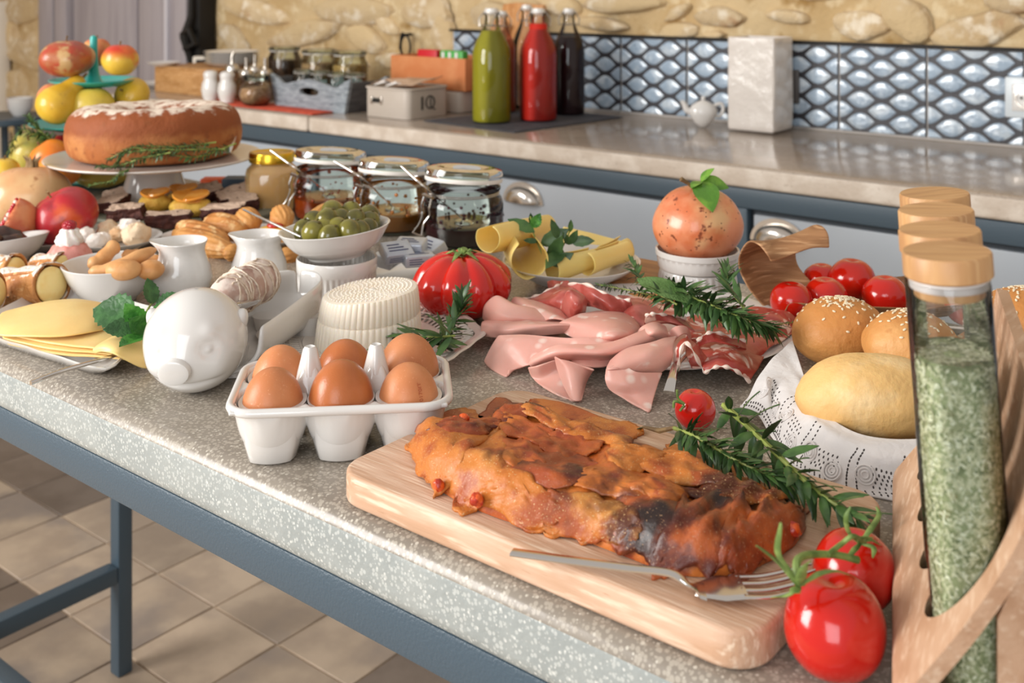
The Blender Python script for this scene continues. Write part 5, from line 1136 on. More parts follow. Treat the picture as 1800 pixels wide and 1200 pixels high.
# ---------------- butter portions ----------------
bp_ = Fv*1.205+Rv*(-.108)+Vector((0, 0, TZ+.0005))
plate('butter_plate', 'small white oval plate of butter portions behind the beef tomato', bp_, .060, .012, .04, well=.75)
m_foil = M('silver_white_foil', 'c9ced4', .35, [('noise', 30, 'b7bec8', .4, .6)], [('noise', 60, .0012)], metal=.35)
m_ink = M('dark_ink', '3a3f66', .6)
for (px, py, d, rx, rz, lb_) in ((697, 443, 1.17, .5, .5, 'foil-wrapped butter portion leaning at the front left of the stack'), (722, 432, 1.19, .15, -.2, 'foil-wrapped butter portion lying on top of the stack'), (757, 437, 1.21, .5, -.9, 'crumpled foil butter portion behind the beef tomato top'), (735, 455, 1.17, .0, .3, 'foil butter portion lying flat nearest the beef tomato'), (680, 455, 1.2, .2, 1.3, 'shiny foil butter portion half hidden by the olive bowl')):
    c = PD(px, py, d); t = thing('butter_portion', lb_, 'butter', c, (rx, 0, VR+rz), 'foil-wrapped butter portions on the plate')
    MB().box(-.0165, .0165, -.012, .012, -.0065, .0065).build('wrapper', m_foil, t, bevel=.002, bseg=3)
    tb_ = MB()
    for q_ in range(3):
        tb_.box(-.011, .011-.004*q_, -.005+.0045*q_, -.0036+.0045*q_, .0066, .0068)
        tb_.box(-.012, .010-.004*q_, -.0122, -.0121, -.003+.0024*q_, -.0022+.0024*q_)
    tb_.build('print', m_ink, t)
# ---------------- clip-top jars ----------------
m_rub = M('white_rubber_seal', 'e8e2da', .5)
m_wire = M('steel_wire', 'b9b5b0', .22, metal=1)
def clipjar(label, c, r, h, jamcol, fill, spoon, lidrise=.010):
    t = thing('clip_top_jar', label, 'jar', c, VR, 'open clip-top jam jars')
    MB().lathe([(.0005, .003), (r*.82, .003), (r*.85, 0), (r*.94, .002), (r, .010), (r, h*.70), (r*.96, h*.80), (r*.88, h*.86), (r*.88, h*.93), (r*.93, h*.96), (r*.93, h), (r*.88, h)], 56, cap0=False, cap1=False).build('glass_body', m_glg, t)
    m = M('jam_'+jamcol, jamcol, .12, [('noise', 60, '3a1608' if fill > .5 else jamcol, .5, .8)], [('noise', 50, .002)], coat=.3)
    MB().lathe([(.0005, .004), (r*.80, .004), (r*.92, .006), (r*.955, .012), (r*.955, h*fill), (r*.90, h*fill+.001), (.0005, h*fill-.001)], 40, cap0=False, cap1=False).build('jam', m, t)
    sm = MB(); rn = random.Random(int(r*1e5)+len(label))
    for k in range(60):
        a = rn.uniform(0, 2*PI); z = h*fill+(h*.82-h*fill)*rn.random()**1.5; sm.sphere((r*.965*math.cos(a), r*.965*math.sin(a), z), (rn.uniform(.0008, .003),)*3, 6, 4)
    stuff(sm.build('jam_smears', m, t))
    for zz in (h*.885, h*.915): MB().tube([(r*.90*math.cos(a), r*.90*math.sin(a), zz) for a in [2*PI*k/40 for k in range(41)]], .0009, 6, cap=False).build('wire_band', m_wire, t)
    lid = MB().lathe([(.0005, .010), (r*.45, .010), (r*.52, .0135), (r*.80, .0145), (r*.95, .012), (r*.99, .006), (r*.97, .001), (r*.90, .0), (r*.80, .004), (.0005, .005)], 56, cap0=False, cap1=False).build('lid', m_glg, t, loc=(0, .002, h+lidrise), rot=(math.radians(-4), math.radians(3), 0))
    MB().lathe([(r*.80, -.003), (r*.97, -.003), (r*.985, .0), (r*.97, .0025), (r*.80, .0025)], 56, cap0=False, cap1=False).build('rubber_seal', m_rub, lid)
    a = math.radians(215); cx_, cy_ = r*math.cos(a), r*math.sin(a); tx, ty = -math.sin(a), math.cos(a)
    for s in (-1, 1):
        q = lambda o, out, z: (cx_*(1+out)+tx*o, cy_*(1+out)+ty*o, z)
        MB().tube(crom([Vector(q(s*.009, .02, h*.93)), Vector(q(s*.010, .12, h*.72)), Vector(q(s*.009, .10, h*.60)), Vector(q(s*.005, .22, h*.45)), Vector(q(s*.011, .35, h*.28))], 16), .0011, 6).build('clamp_wire', m_wire, t)
    MB().tube([q(-.012, .04, h*.90), q(.012, .04, h*.90)], .0022, 8).build('clamp_bar', m_wire, t)
    MB().tube([q(-.011, .35, h*.28), q(.011, .35, h*.28)], .0011, 6).build('clamp_lever', m_wire, t)
    sp = thing('jam_spoon', spoon[3], 'spoon', PD(*spoon[0]), 0, 'steel spoons in the jam jars')
    B = c+Vector((0, 0, h*fill+.004)); mid = PD(*spoon[1])
    bar([PD(*spoon[0]), mid, mid.lerp(B, .6), B], [.0036, .0042, .003, .005], [.0016, .0016, .0015, .0015], 'handle', m_sil, sp)
    MB().sphere((0, 0, 0), (.012, .018, .004), 18, 10).build('bowl', m_sil, sp, loc=B-Vector((0, 0, .004))-sp.location, rot=(0, 0, 1))
    return t
def JB(px, d): v = Fv*d+Rv*((px-900)/FP*d); return Vector((v.x, v.y, TZ+.0005))
clipjar('open clip-top jar of orange marmalade next to the honey jar', JB(580, 1.535), .0515, .073, '9a3c12', .42, ((476, 264, 1.50), (520, 296, 1.48), 0, 'steel spoon handle crossing from the honey jar lid into the first jam jar'))
clipjar('open clip-top jar of light amber jam, middle of the three', JB(692, 1.465), .0490, .070, 'b06a28', .36, ((588, 283, 1.43), (635, 312, 1.41), 0, 'steel spoon handle leaning in the middle amber jam jar'))
clipjar('open clip-top jar of dark berry jam, right of the three', JB(815, 1.385), .0510, .073, '3a1218', .36, ((706, 292, 1.35), (748, 330, 1.33), 0, 'steel spoon handle leaning in the dark berry jam jar'))
hj = thing('honey_jar', 'square-shouldered jar of creamy honey with a shiny gold lid', 'jar', JB(478, 1.61), VR+.2)
def sqf(k): return lambda r, z, a: r*(1+k*(1/max(abs(math.cos(a)), abs(math.sin(a)))-1)) if z < .062 else r
MB().lathe([(.034, 0), (.0385, .003), (.039, .05), (.037, .058), (.030, .065), (.029, .071)], 48, fn=sqf(.35)).build('glass_body', M('honey_filled_glass', 'c39a62', .1, [('noise', 8, 'd2ae78', .4, .7)], coat=1, sss=.3, sssr=(1, .5, .1)), hj)
MB().lathe([(.0325, .068), (.0335, .069), (.0335, .080), (.0325, .0825), (.029, .083), (.028, .0822), (.0001, .0822)], 48, fn=lambda r, z, a: r*(1+.006*math.cos(40*a)) if .069 < z < .08 else r, cap1=False).build('lid', M('gold_lid', 'e2b93c', .25, metal=1), hj)
# ---------------- milk jugs ----------------
def jug(label, px, d, s, rz, zs=1):
    t = thing('milk_jug', label, 'jug', JB(px, d), VR+rz, 'small white porcelain milk jugs')
    def fn(r, z, a):
        dd = (a-PI+PI) % (2*PI)-PI; da = abs(((a-PI) % (2*PI)+PI) % (2*PI)-PI); k = math.exp(-(da/.38)**2)
        f = 1+.26*k*max(0, (z/s-.052)/.014)-.12*k*math.exp(-((z/s-.046)/.012)**2)
        dh = abs(((a) % (2*PI)+PI) % (2*PI)-PI)
        return r*f
    pr = [(.020, 0), (.0235, .001), (.029, .010), (.0315, .022), (.0295, .036), (.0255, .048), (.0235, .056), (.0245, .063), (.0265, .0685), (.0262, .0695), (.0250, .0685), (.0222, .062), (.0215, .056), (.024, .045), (.028, .03), (.024, .008), (.0001, .004)]
    MB().lathe([(r*s, z*s) for r, z in pr], 72, fn=fn, cap1=False).xf(Matrix.Diagonal((1, 1, zs, 1))).build('body', m_white, t)
    MB().lathe([(.0005, .052*s*zs), (.0222*s, .052*s*zs)], 40, cap0=False, cap1=False).build('milk', M('milk', 'f6efe6', .2, sss=.3), t)
    return t
jug('white milk jug with pinched spout beside the breadstick bowl', 320, 1.155, 1.0, 0, .83)
jug('white milk jug with pinched spout in front of the pastry plate', 455, 1.17, .98, -.1, .90)
# ---------------- cake stand and cake ----------------
cs = Fv*1.63+Rv*(-.539)+Vector((0, 0, TZ+.0005)); CZT = TZ+.075
st = thing('cake_stand', 'white porcelain footed cake stand carrying the sugar-dusted ring cake', 'cake stand', cs)
MB().lathe([(.050, 0), (.052, .001), (.0525, .004), (.047, .020), (.040, .045), (.035, .062), (.034, .066)], 56, cap1=False).build('foot', m_white, st, sub=1)
MB().lathe([(.034, .064), (.060, .0645), (.120, .0665), (.152, .070), (.157, .0735), (.1565, .0755), (.150, .0755), (.120, .0728), (.0001, .0725)], 96, cap0=False, cap1=False).build('plate', m_whited, st, sub=1)
m_cake = M('brown_cake_crust', 'a8622f', .7, [('noise', 30, 'ba7a42', .42, .62), ('z', 60, '8f4a22', .040, .062), ('noise', 70, '8a4a22', .58, .72), ('nz', 70, 'e9d8c6', 1.36, 1.60)], [('noise', 130, .0012), ('noise', 30, .002)])
ck = thing('ring_cake', 'tall brown ring cake dusted with icing sugar on the white cake stand', 'cake', cs+Vector((0, 0, .0735)), VR)
def cfn(r, z, a): return r*(1+.015*mn.noise(Vector((math.cos(a)*2, math.sin(a)*2, z*20)))+(.01*math.cos(8*a) if z > .05 else 0))
rows = []
for (r, z) in [(.0001, .0), (.100, 0), (.116, .003), (.124, .012), (.1275, .026), (.128, .038), (.1265, .041), (.1275, .045), (.125, .058), (.119, .068), (.108, .075), (.094, .0775), (.078, .0765), (.062, .073), (.050, .066), (.040, .055), (.028, .050), (.0001, .049)]:
    rows.append([(cfn(r, z, 2*PI*k/120)*math.cos(2*PI*k/120), cfn(r, z, 2*PI*k/120)*math.sin(2*PI*k/120), z+(.0035*mn.noise(Vector((r*40*math.cos(2*PI*k/120), r*40*math.sin(2*PI*k/120), 1)))-.004*math.sin(2*PI*k/120-.5)*(r/.12) if z > .03 else 0)) for k in range(120)])
MB().grid(rows, cu=True).build('crust', m_cake, ck, sub=1)
for i, pts in enumerate([[(395, 262, 1.50), (330, 263, 1.48), (270, 263, 1.475), (215, 268, 1.48)], [(415, 252, 1.52), (350, 275, 1.49), (290, 270, 1.48), (230, 260, 1.48), (205, 285, 1.48)], [(380, 250, 1.52), (310, 258, 1.50), (240, 258, 1.49), (190, 280, 1.49)], [(300, 268, 1.47), (250, 278, 1.47), (205, 292, 1.475), (170, 300, 1.48)]]):
    pp = [PD(*p) for p in pts]
    for p in pp: p.z = max(p.z, CZT+TZ*0+.0025+.002*i)
    sprig('thyme_sprig', ['thyme sprig lying along the front foot of the ring cake', 'long thyme sprig crossing the cake plate from right to left', 'thyme sprig pressed against the cake side', 'thyme sprig trailing at the front left of the cake plate'][i], pp, 70, [NEED2], (.5, 1.0), 1.1, .0012, seed=40+i, k=3, floor=CZT+.002, as_stuff=True, cat='herb')
sprig('thyme_sprig', 'thyme tip hanging down over the rim of the cake stand', [PD(230, 295, 1.475), PD(210, 305, 1.47), PD(195, 318, 1.47), PD(160, 325, 1.47)], 30, [NEED2], (.4, .75), 1.1, .0008, seed=47, k=3, floor=TZ+.03, as_stuff=True)
cv = thing('cake_server', 'steel cake server handle behind the ring cake on the stand', 'cake server', PD(408, 240, 1.60))
bar([PD(410, 238, 1.62), PD(405, 252, 1.58), PD(398, 268, 1.55)], [.010, .010, .014], [.004, .003, .002], 'handle', m_sil, cv)
# ---------------- three-tier fruit stand ----------------
m_teal = M('turquoise_plastic', '25a79e', .3, [('noise', 5, '2fb0a6', .4, .6)], coat=.3)
fs = Fv*1.85+Rv*(-.716)+Vector((0, 0, TZ+.0005))
fd = thing('fruit_stand', 'turquoise three-tier stand with a tapering handle behind the cake', 'fruit stand', fs)
for nm, r, z in (('bottom_tier', .138, .006), ('middle_tier', .104, .088), ('top_tier', .073, .160)):
    MB().lathe([(r*.25, z-.004), (r*.7, z-.003), (r*.97, z+.007), (r, z+.0095), (r*.985, z+.0105), (r*.9, z+.006), (r*.6, z), (.0001, z)], 72, cap1=False).build(nm, m_teal, fd, sub=1)
MB().lathe([(.05, 0), (.05, .002), (.03, .004), (.0001, .004)], 40, cap1=False).build('base', m_teal, fd)
MB().lathe([(.016, .004), (.010, .02), (.010, .075), (.016, .086), (.011, .095), (.009, .13), (.011, .155), (.0001, .157)], 32, cap1=False).build('column', m_teal, fd)
MB().lathe([(.024, .160), (.014, .166), (.009, .18), (.0065, .21), (.0065, .238), (.005, .243), (.0001, .245)], 32, cap1=False).build('handle', m_teal, fd)
def fruit(name, label, cat, c, rad, mat, seed=0, fn=None, rot=0, group=None, stem=True, crown=False):
    """c = centre"""
    rad = rad if hasattr(rad, '__len__') else (rad,)*3
    t = thing(name, label, cat, c-Vector((0, 0, rad[2])), 0, group)
    m3 = Euler(rot if hasattr(rot, '__len__') else (0, 0, rot)).to_matrix()
    f = fn or (lambda d: 1-.14*math.exp(-(math.hypot(d.x, d.y)/.3)**2)+.02*mn.noise(d*1.5+Vector((seed, 0, 0))))
    MB().sphere((0, 0, rad[2]), rad, 44, 28, f, mat=m3).build('skin', mat, t)
    top = m3 @ Vector((0, 0, rad[2]*f(Vector((0, 0, 1)))))+Vector((0, 0, rad[2])); up = m3 @ Vector((0, 0, 1))
    if crown:
        for k in range(6):
            a = 2*PI*k/6; o = m3 @ Vector((math.cos(a), math.sin(a), 0)); h = rad[0]*.28
            MB().tube([top+o*h*.35-up*.002, top+o*h*.35+up*h*.5, top+o*h*.8+up*h], [h*.28, h*.22, h*.03], 6, .5).build('crown_lobe', m_wstem, t)
    elif stem: MB().tube([top-up*.003, top+up*rad[2]*.12, top+up*rad[2]*.26+Vector((.002, 0, 0))], [.0018, .0014, .002], 6).build('stem', m_wstem, t)
    return t
def C4(name, base, *layers, rough=.35, coat=.2): return M(name, base, rough, layers, [('noise', 90, .0004)], coat=coat)
m_apr = C4('red_yellow_apple', 'd8b23e', ('nz', 6, 'c43822', .5, 1.3), ('noise', 30, 'd9652c', .5, .7))
m_apr2 = C4('crimson_apple', 'b3202a', ('noise', 18, 'd0561f', .5, .72), ('noise', 50, '8a1420', .5, .75))
m_yel = C4('yellow_apple', 'd9c14e', ('noise', 14, 'c9b045', .4, .65), ('vor', 120, 'a08a30', .12, .08))
m_pear = C4('yellow_pear', 'dcb53c', ('noise', 16, 'cfa52f', .4, .7), ('vor', 110, '8f6f2a', .12, .07))
m_pgr = C4('green_yellow_quince', 'b9a74a', ('noise', 16, '93934a', .45, .65), ('noise', 40, '6f7038', .6, .75))
m_oran = C4('orange_fruit', 'dd7a22', ('noise', 18, 'e39236', .4, .7))
m_pomr = C4('red_brown_pomegranate', 'ac3f2a', ('noise', 22, 'a8623a', .42, .56), ('noise', 34, 'bb9866', .52, .64), ('noise', 50, '7e3a22', .6, .75))
m_pomp = C4('pale_pomegranate', 'd6ae7c', ('noise', 16, 'd19a6a', .42, .66), ('noise', 70, 'a87448', .62, .76), ('noise', 12, 'd98a62', .6, .75))
m_peach = C4('blush_peach', 'd2744e', ('noise', 18, 'dda062', .45, .65), rough=.7, coat=0)
GF = 'fruits on the turquoise stand'
fruit('pomegranate', 'large red-brown pomegranate on the top tier of the turquoise stand', 'pomegranate', PD(117, 103, 1.80), (.0455, .044, .031), m_pomr, 1, pomfn(1, 5, .03), 0, GF)
fruit('apple', 'red and yellow apple on the top tier right of the turquoise handle', 'apple', PD(211, 105, 1.80), (.0305, .030, .0275), m_apr, 2, group=GF)
fruit('peach', 'fruit hidden behind the turquoise handle on the top tier', 'peach', PD(170, 92, 1.90), .026, m_peach, 3, group=GF)
pr_ = thing('pear', 'yellow pear leaning on the left of the middle tier', 'pear', PD(98, 188, 1.77), (0, 0, 0), GF)
axp = (PD(134, 152, 1.80)-PD(85, 205, 1.765)); L_ = axp.length; q3 = axes(axp)
rows = []
for i in range(30):
    t = i/29; r = .0290*float(np.interp(t, [0, .03, .1, .2, .3, .42, .55, .68, .8, .9, .97, 1], [.02, .42, .75, .95, 1, .97, .8, .58, .47, .42, .28, .02]))
    rows.append([q3 @ Vector((r*1.12*math.cos(2*PI*k/32), -L_*.45+L_*1.45*t*.98, r*1.12*math.sin(2*PI*k/32))) for k in range(32)])
o_ = PD(98, 188, 1.77)-pr_.location; MB().grid(rows, cu=True).build('skin', m_pear, pr_, loc=PD(98, 186, 1.77)-pr_.location)
e_ = q3 @ Vector((0, L_*.97, 0)); MB().tube([e_, e_+axp.normalized()*.010], [.0025, .002], 6).build('stem', m_wstem, pr_)
fruit('apple', 'yellow apple in the middle tier behind the cake top', 'apple', PD(160, 188, 1.80), (.040, .038, .034), m_yel, 4, group=GF)
fruit('quince', 'brown-eyed yellow quince at the right of the middle tier', 'quince', PD(232, 168, 1.85), (.033, .032, .026), m_pear, 5, group=GF, rot=(1.1, .3, 0))
fruit('peach', 'pink blush peach at the left of the middle tier behind the pear', 'peach', PD(93, 172, 1.87), (.026, .026, .026), m_peach, 6, group=GF)
fruit('quince', 'green-yellow quince at the left of the bottom tier under the herbs', 'quince', PD(55, 270, 1.78), (.036, .034, .036), m_pgr, 7, group=GF, rot=(.4, .5, 0))
fruit('apple', 'orange apple with a red rim between the quince and the cake stand', 'apple', PD(88, 278, 1.72), (.032, .032, .029), m_oran, 8, group=GF, rot=(.5, -.4, 0))
fruit('apple', 'round orange apple on the bottom tier just left of the cake stand plate', 'apple', PD(104, 300, 1.68), (.034, .034, .026), m_oran, 9, group=GF)
fruit('quince', 'green quince on the bottom tier beneath the cake plate', 'quince', PD(180, 306, 1.74), (.042, .036, .021), m_pgr, 10, group=GF, rot=(.1, 0, 1))
fruit('apple', 'dark crimson apple half visible behind the green quince', 'apple', PD(112, 262, 1.84), .027, m_apr2, 11, group=GF)
for i, pts in enumerate([[(90, 245, 1.75), (60, 235, 1.74), (35, 230, 1.74), (12, 270, 1.75)], [(95, 250, 1.74), (65, 225, 1.74), (50, 205, 1.75)]]):
    sprig('thyme_sprig', ['green herb sprig arching over the quince at the far left', 'herb tuft beside the turquoise middle tier, under the pear'][i], [PD(*p) for p in pts], 40, [NEED2], (.6, 1.3), 1.2, .0014, seed=60+i, k=3, floor=TZ+.02, as_stuff=True)
# fruit in front of the stand
fruit('pomegranate', 'large pale yellow-pink pomegranate with its crown up at the far left', 'pomegranate', PD(52, 345, 1.52), (.060, .056, .043), m_pomp, 12, pomfn(3, 6, .03), (-.1, 0, .3), crown=True)
fruit('lemon', 'yellow fruit behind the pale pomegranate at the left edge', 'lemon', PD(8, 300, 1.65), (.026, .022, .020), m_pear, 13)
fruit('apple', 'large shiny crimson apple in front of the pale pomegranate', 'apple', PD(115, 383, 1.385), (.0425, .041, .0375), m_apr2, 14, rot=(.5, -.25, 0), fn=lambda d: 1+.04*math.cos(5*math.atan2(d.y, d.x))*math.hypot(d.x, d.y)-.14*math.exp(-(math.hypot(d.x, d.y)/.3)**2)-.05*max(0, -d.z))
fp = PD(20, 395, 1.36)
cpm = thing('cut_pomegranate', 'cut-open pomegranate showing red seeds at the left edge', 'pomegranate', fp-Vector((0, 0, .03)))
def cutfn(d):
    return 1 if d.dot(Vector((-.45, -.75, .5)).normalized()) < .25 else .25/max(.26, d.dot(Vector((-.45, -.75, .5)).normalized()))
MB().sphere((0, 0, .03), (.034, .034, .034), 56, 40, cutfn).build('rind', M('pomegranate_rind', 'c8603c', .35, [('noise', 30, 'd88a5a', .45, .65)], coat=.3), cpm)
nn = Vector((-.45, -.75, .5)).normalized(); e1 = nn.cross(Vector((0, 0, 1))).normalized(); e2 = e1.cross(nn); ab = MB(); wb_ = MB(); rn = random.Random(6)
for i in range(80):
    a = rn.uniform(0, 2*PI); r = .030*math.sqrt(rn.random()); p = nn*.0095+(e1*math.cos(a)+e2*math.sin(a))*r+Vector((0, 0, .03)); (ab if i % 5 else wb_).sphere(p, (.0026, .0026, .0036), 8, 6)
stuff(ab.build('red_seeds', M('pomegranate_seeds', 'b5101e', .12, coat=.6), cpm)); stuff(wb_.build('white_pith', M('pith', 'efe0cc', .7), cpm))
# ---------------- small dishes on the left ----------------
def at(px, py, z=TZ+.0005): return P(px, py, z)
plate('side_plate', 'small white plate under the crimson apple at the left', at(85, 432), .052, .012, .034)
m_choc = M('dark_chocolate', '38201a', .35, [('noise', 60, '4c2d22', .45, .65)], [('noise', 120, .0012)], coat=.2)
cb = bowl('chocolate_bowl', 'white bowl of dark chocolates at the left picture edge', at(8, 462), .052, .030, .026, rot=(0, math.radians(-8), 0))
for k, (px, py, d, s) in enumerate([(10, 418, 1.30, 1.25), (30, 430, 1.28, 1.1), (-14, 426, 1.27, 1.1)]):
    c = PD(px, py, d); t = thing('chocolate', ['dark chocolate mound standing highest in the left bowl', 'dark chocolate shard at the right of the left bowl', 'dark chocolate at the far left of the bowl, partly out of frame'][k], 'chocolate', c, (.3*k, .35, VR+k), 'dark chocolates in the bowl')
    MB().sphere((0, 0, 0), (.020*s, .013*s, .011*s), 20, 12, lambda d_: 1+.22*mn.noise(d_*2+Vector((k, 0, 0)))).build('shell', m_choc, t)
    MB().sphere((-.004, -.008*s, -.002), (.006, .004, .003), 12, 8).build('nougat', M('nougat', 'c08868', .5), t)
cnp = P(-18, 512, TZ+.0005)
plate('cannoli_plate', 'white plate under the filled cannoli at the left edge', cnp, .078, .012, .05)
m_can = M('fried_cannoli_shell', 'c98a4e', .6, [('noise', 40, 'b06f38', .42, .62), ('nz', 120, 'f1e6da', 1.22, 1.36), ('noise', 120, 'e2b27c', .55, .7)], [('noise', 160, .003), ('noise', 70, .006)])
m_crm = M('custard_cream', 'f0d690', .4, [('noise', 60, 'ecc97c', .4, .65)], sss=.2)
def cannolo(label, a, b_, r):
    A, B = PD(*a), PD(*b_); ax = (B-A); L_ = ax.length; m3 = axes(ax)
    t = thing('cannolo', label, 'pastry', A, 0, 'custard-filled cannoli'); rows = []
    for i in range(24):
        f = i/23; rr = r*(1+.10*math.cos(2*PI*f)**2-.06*math.sin(PI*f))
        rows.append([m3 @ Vector((rr*math.cos(2*PI*k/36)*(1+.04*n3((math.cos(k/36*6.28), f*3, math.sin(k/36*6.28)), 2)), L_*(f-(.10 if k in (8, 9, 10) and i > 21 else 0)), rr*(math.sin(2*PI*k/36)))) for k in range(36)])
    MB().grid(rows, cu=True).build('shell', m_can, t, solid=.003)
    for e, s in ((0, -1), (1, 1)):
        MB().sphere(m3 @ Vector((0, L_*e-s*.002, 0)), (r*.93, r*.93, r*.93), 24, 16, lambda d: 1, mat=m3 @ Matrix.Diagonal((1, .45, 1))).build('cream_filling', m_crm, t)
    MB().tube([m3 @ Vector((r*1.06*math.cos(.9+.0*i), L_*(i/14), r*1.06*math.sin(.9))) for i in range(15)], [.001+.0012*math.sin(PI*i/14) for i in range(15)], 6).build('shell_seam', m_can, t)
    return t
cannolo('sugar-dusted cannolo at the front with custard showing at its right end', (12, 508, 1.14), (92, 500, 1.105), .0195)
cannolo('cannolo lying behind the front one, custard edge at its right', (70, 480, 1.20), (114, 476, 1.19), .0185)
cannolo('cannolo at the far left edge behind the front pair', (-40, 480, 1.20), (28, 480, 1.19), .0185)
cannolo('cannolo end just entering the frame at the left edge', (-45, 518, 1.08), (-4, 512, 1.08), .017)
m_pink = M('pink_cream', 'e39a90', .5, [('noise', 90, 'd88478', .45, .65)]); m_whip = M('whipped_cream', 'f6efe8', .5, sss=.2); m_ras = M('raspberry', 'b3122a', .3, bump=[('vor', 500, .002)], coat=.4)
pc = thing('cream_tartlet', 'pink cream tartlet topped with whipped cream and a raspberry', 'pastry', at(122, 490))
MB().lathe([(.020, 0), (.024, .002), (.027, .016), (.026, .018), (.0001, .018)], 32, cap1=False).build('chocolate_case', m_choc, pc)
zt_ = .018
MB().lathe([(.025, zt_), (.024, zt_+.010), (.017, zt_+.020), (.008, zt_+.024), (.0001, zt_+.024)], 60, fn=lambda r, z, a: r*(1+.07*math.cos(9*a+z*200)), cap1=False).build('pink_cream', m_pink, pc)
MB().lathe([(.0125, zt_+.020), (.0145, zt_+.025), (.013, zt_+.030), (.0105, zt_+.033), (.010, zt_+.037), (.0001, zt_+.042)], 60, fn=lambda r, z, a: r*(1+.10*math.cos(8*a+z*260)), cap1=False).build('whipped_cream', m_whip, pc)
MB().sphere((0, 0, zt_+.042), (.0080, .0080, .006), 24, 16, lambda d: 1+.06*math.sin(d.x*22)*math.sin(d.y*22)).build('raspberry', m_ras, pc)
# breadsticks bowl
bb = Fv*1.135+Rv*(-.421)+Vector((0, 0, TZ+.0005))
bowl('breadstick_bowl', 'white bowl of breadsticks and round biscuits behind the cheese slices', bb, .0500, .040, .026)
m_bis = M('golden_biscuit', 'd7a068', .45, [('noise', 40, 'c78a50', .42, .65)], [('noise', 200, .0004)])
def stick(label, pts, r, name='breadstick', cat='breadstick'):
    pp = [PD(*p) for p in pts]; t = thing(name, label, cat, pp[0], 0, 'breadsticks and biscuits in the bowl')
    c = crom([p-pp[0] for p in pp], 16); rs = [r*(1-.75*abs(2*i/15-1)**8)*(1+.08*math.sin(i*1.3)) for i in range(16)]
    MB().tube(c, rs, 16).build('crust', m_bis, t); return t
stick('breadstick standing steepest at the left of the bowl', [(155, 468, 1.13), (178, 456, 1.14), (198, 436, 1.15), (206, 430, 1.155)], .0078)
stick('long breadstick lying across the bowl to the upper right', [(156, 478, 1.11), (190, 474, 1.11), (235, 455, 1.12), (274, 438, 1.14)], .0068)
stick('short breadstick behind the long one in the bowl', [(214, 448, 1.16), (245, 450, 1.16), (270, 458, 1.15)], .0065)
stick('breadstick low at the right of the bowl next to the jug', [(240, 470, 1.14), (262, 462, 1.15), (284, 456, 1.16)], .0068)
for (px, py, d, r, lb_) in ((218, 474, 1.10, (.0185, .013, .0105), 'smooth oval biscuit at the front of the breadstick bowl'), (265, 474, 1.11, (.014, .012, .010), 'round biscuit at the right of the bowl by the jug'), (250, 478, 1.13, (.012, .011, .009), 'round biscuit between the two front ones in the bowl')):
    t = thing('biscuit', lb_, 'biscuit', PD(px, py, d), VR, 'breadsticks and biscuits in the bowl'); MB().sphere((0, 0, 0), r, 28, 18, lambda q: 1+.04*mn.noise(q*2)).build('crust', m_bis, t)
# coconut sweets plate
sw = Fv*1.36+Rv*(-.500)+Vector((0, 0, TZ+.0005))
plate('sweets_plate', 'small white plate of coconut and almond sweets behind the breadstick bowl', sw, .058, .014, .036)
m_coc = M('almond_sweet', 'e9cfae', .6, [('noise', 50, 'd9a978', .5, .7)], [('noise', 120, .002)]); m_cow = M('coconut_sweet', 'f5ebe2', .8, bump=[('noise', 160, .003)])
for k, (px, py, d, r, m_, nz_, lb_) in enumerate([(168, 424, 1.33, .012, m_cow, .1, 'round white coconut ball at the front of the sweets plate'), (240, 421, 1.34, .0185, m_coc, .22, 'domed almond pastry at the right of the sweets plate'), (227, 403, 1.38, .016, m_cow, .35, 'ragged almond square highest on the sweets plate'), (150, 412, 1.36, .012, m_cow, .2, 'pale almond sweet at the left of the sweets plate'),
        (190, 410, 1.39, .014, m_coc, .25, 'golden almond sweet in the middle of the sweets plate'), (180, 423, 1.345, .011, m_cow, .2, 'second coconut sweet touching the round ball'), (208, 414, 1.37, .012, m_coc, .25, 'small almond sweet left of the domed pastry')]):
    c = PD(px, py, d); t = thing('almond_sweet', lb_, 'sweet', Vector((c.x, c.y, max(c.z-r*.8, TZ+.006))), VR+k, 'sweets on the small white plate')
    MB().sphere((0, 0, r*.8), (r, r*.9, r*.8), 28, 18, lambda q: 1+nz_*mn.noise(q*2.2+Vector((k*3, 0, 0)))).build('crust', m_, t)
# eclair plate
ep = Fv*1.375+Rv*(-.345)+Vector((0, 0, TZ+.0005))
plate('pastry_plate', 'white oval plate of choux pastries in front of the honey jar', ep, .100, .014, .06, sx=1.0, sy=.62, rot=VR)
m_chx = M('choux_pastry', 'cf9350', .55, [('noise', 30, 'b9773a', .42, .62), ('noise', 60, 'e6bd84', .55, .7)], [('noise', 60, .002), ('noise', 160, .001)])
def choux(label, a, b_, r, seed=0, ridg=12):
    A, B = PD(*a), PD(*b_); ax = B-A; L_ = ax.length; m3 = axes(ax); t = thing('choux_pastry', label, 'pastry', A.lerp(B, .5), 0, 'choux pastries on the oval plate')
    MB().sphere((0, 0, 0), (r, L_/2, r*.85), 48, 28, lambda d: 1+.04*math.cos(ridg*math.atan2(d.x, d.z)+4*d.y)*(1-abs(d.y)**4)+.05*mn.noise(d*2+Vector((seed, 0, 0))), mat=m3).build('crust', m_chx, t); return t
choux('long eclair in front on the pastry plate', (305, 410, 1.37), (412, 445, 1.30), .0175, 1)
choux('eclair with a split cream seam above the front one', (312, 395, 1.40), (400, 425, 1.34), .0155, 2)
choux('ridged choux bun at the right behind the split eclair', (362, 388, 1.42), (432, 410, 1.38), .0195, 3)
choux('upright ridged choux shell left of the tart', (425, 372, 1.42), (448, 400, 1.39), .0165, 4, 14)
choux('upright ridged choux shell right behind the red-fruit tart', (492, 364, 1.40), (500, 398, 1.37), .0150, 5, 14)
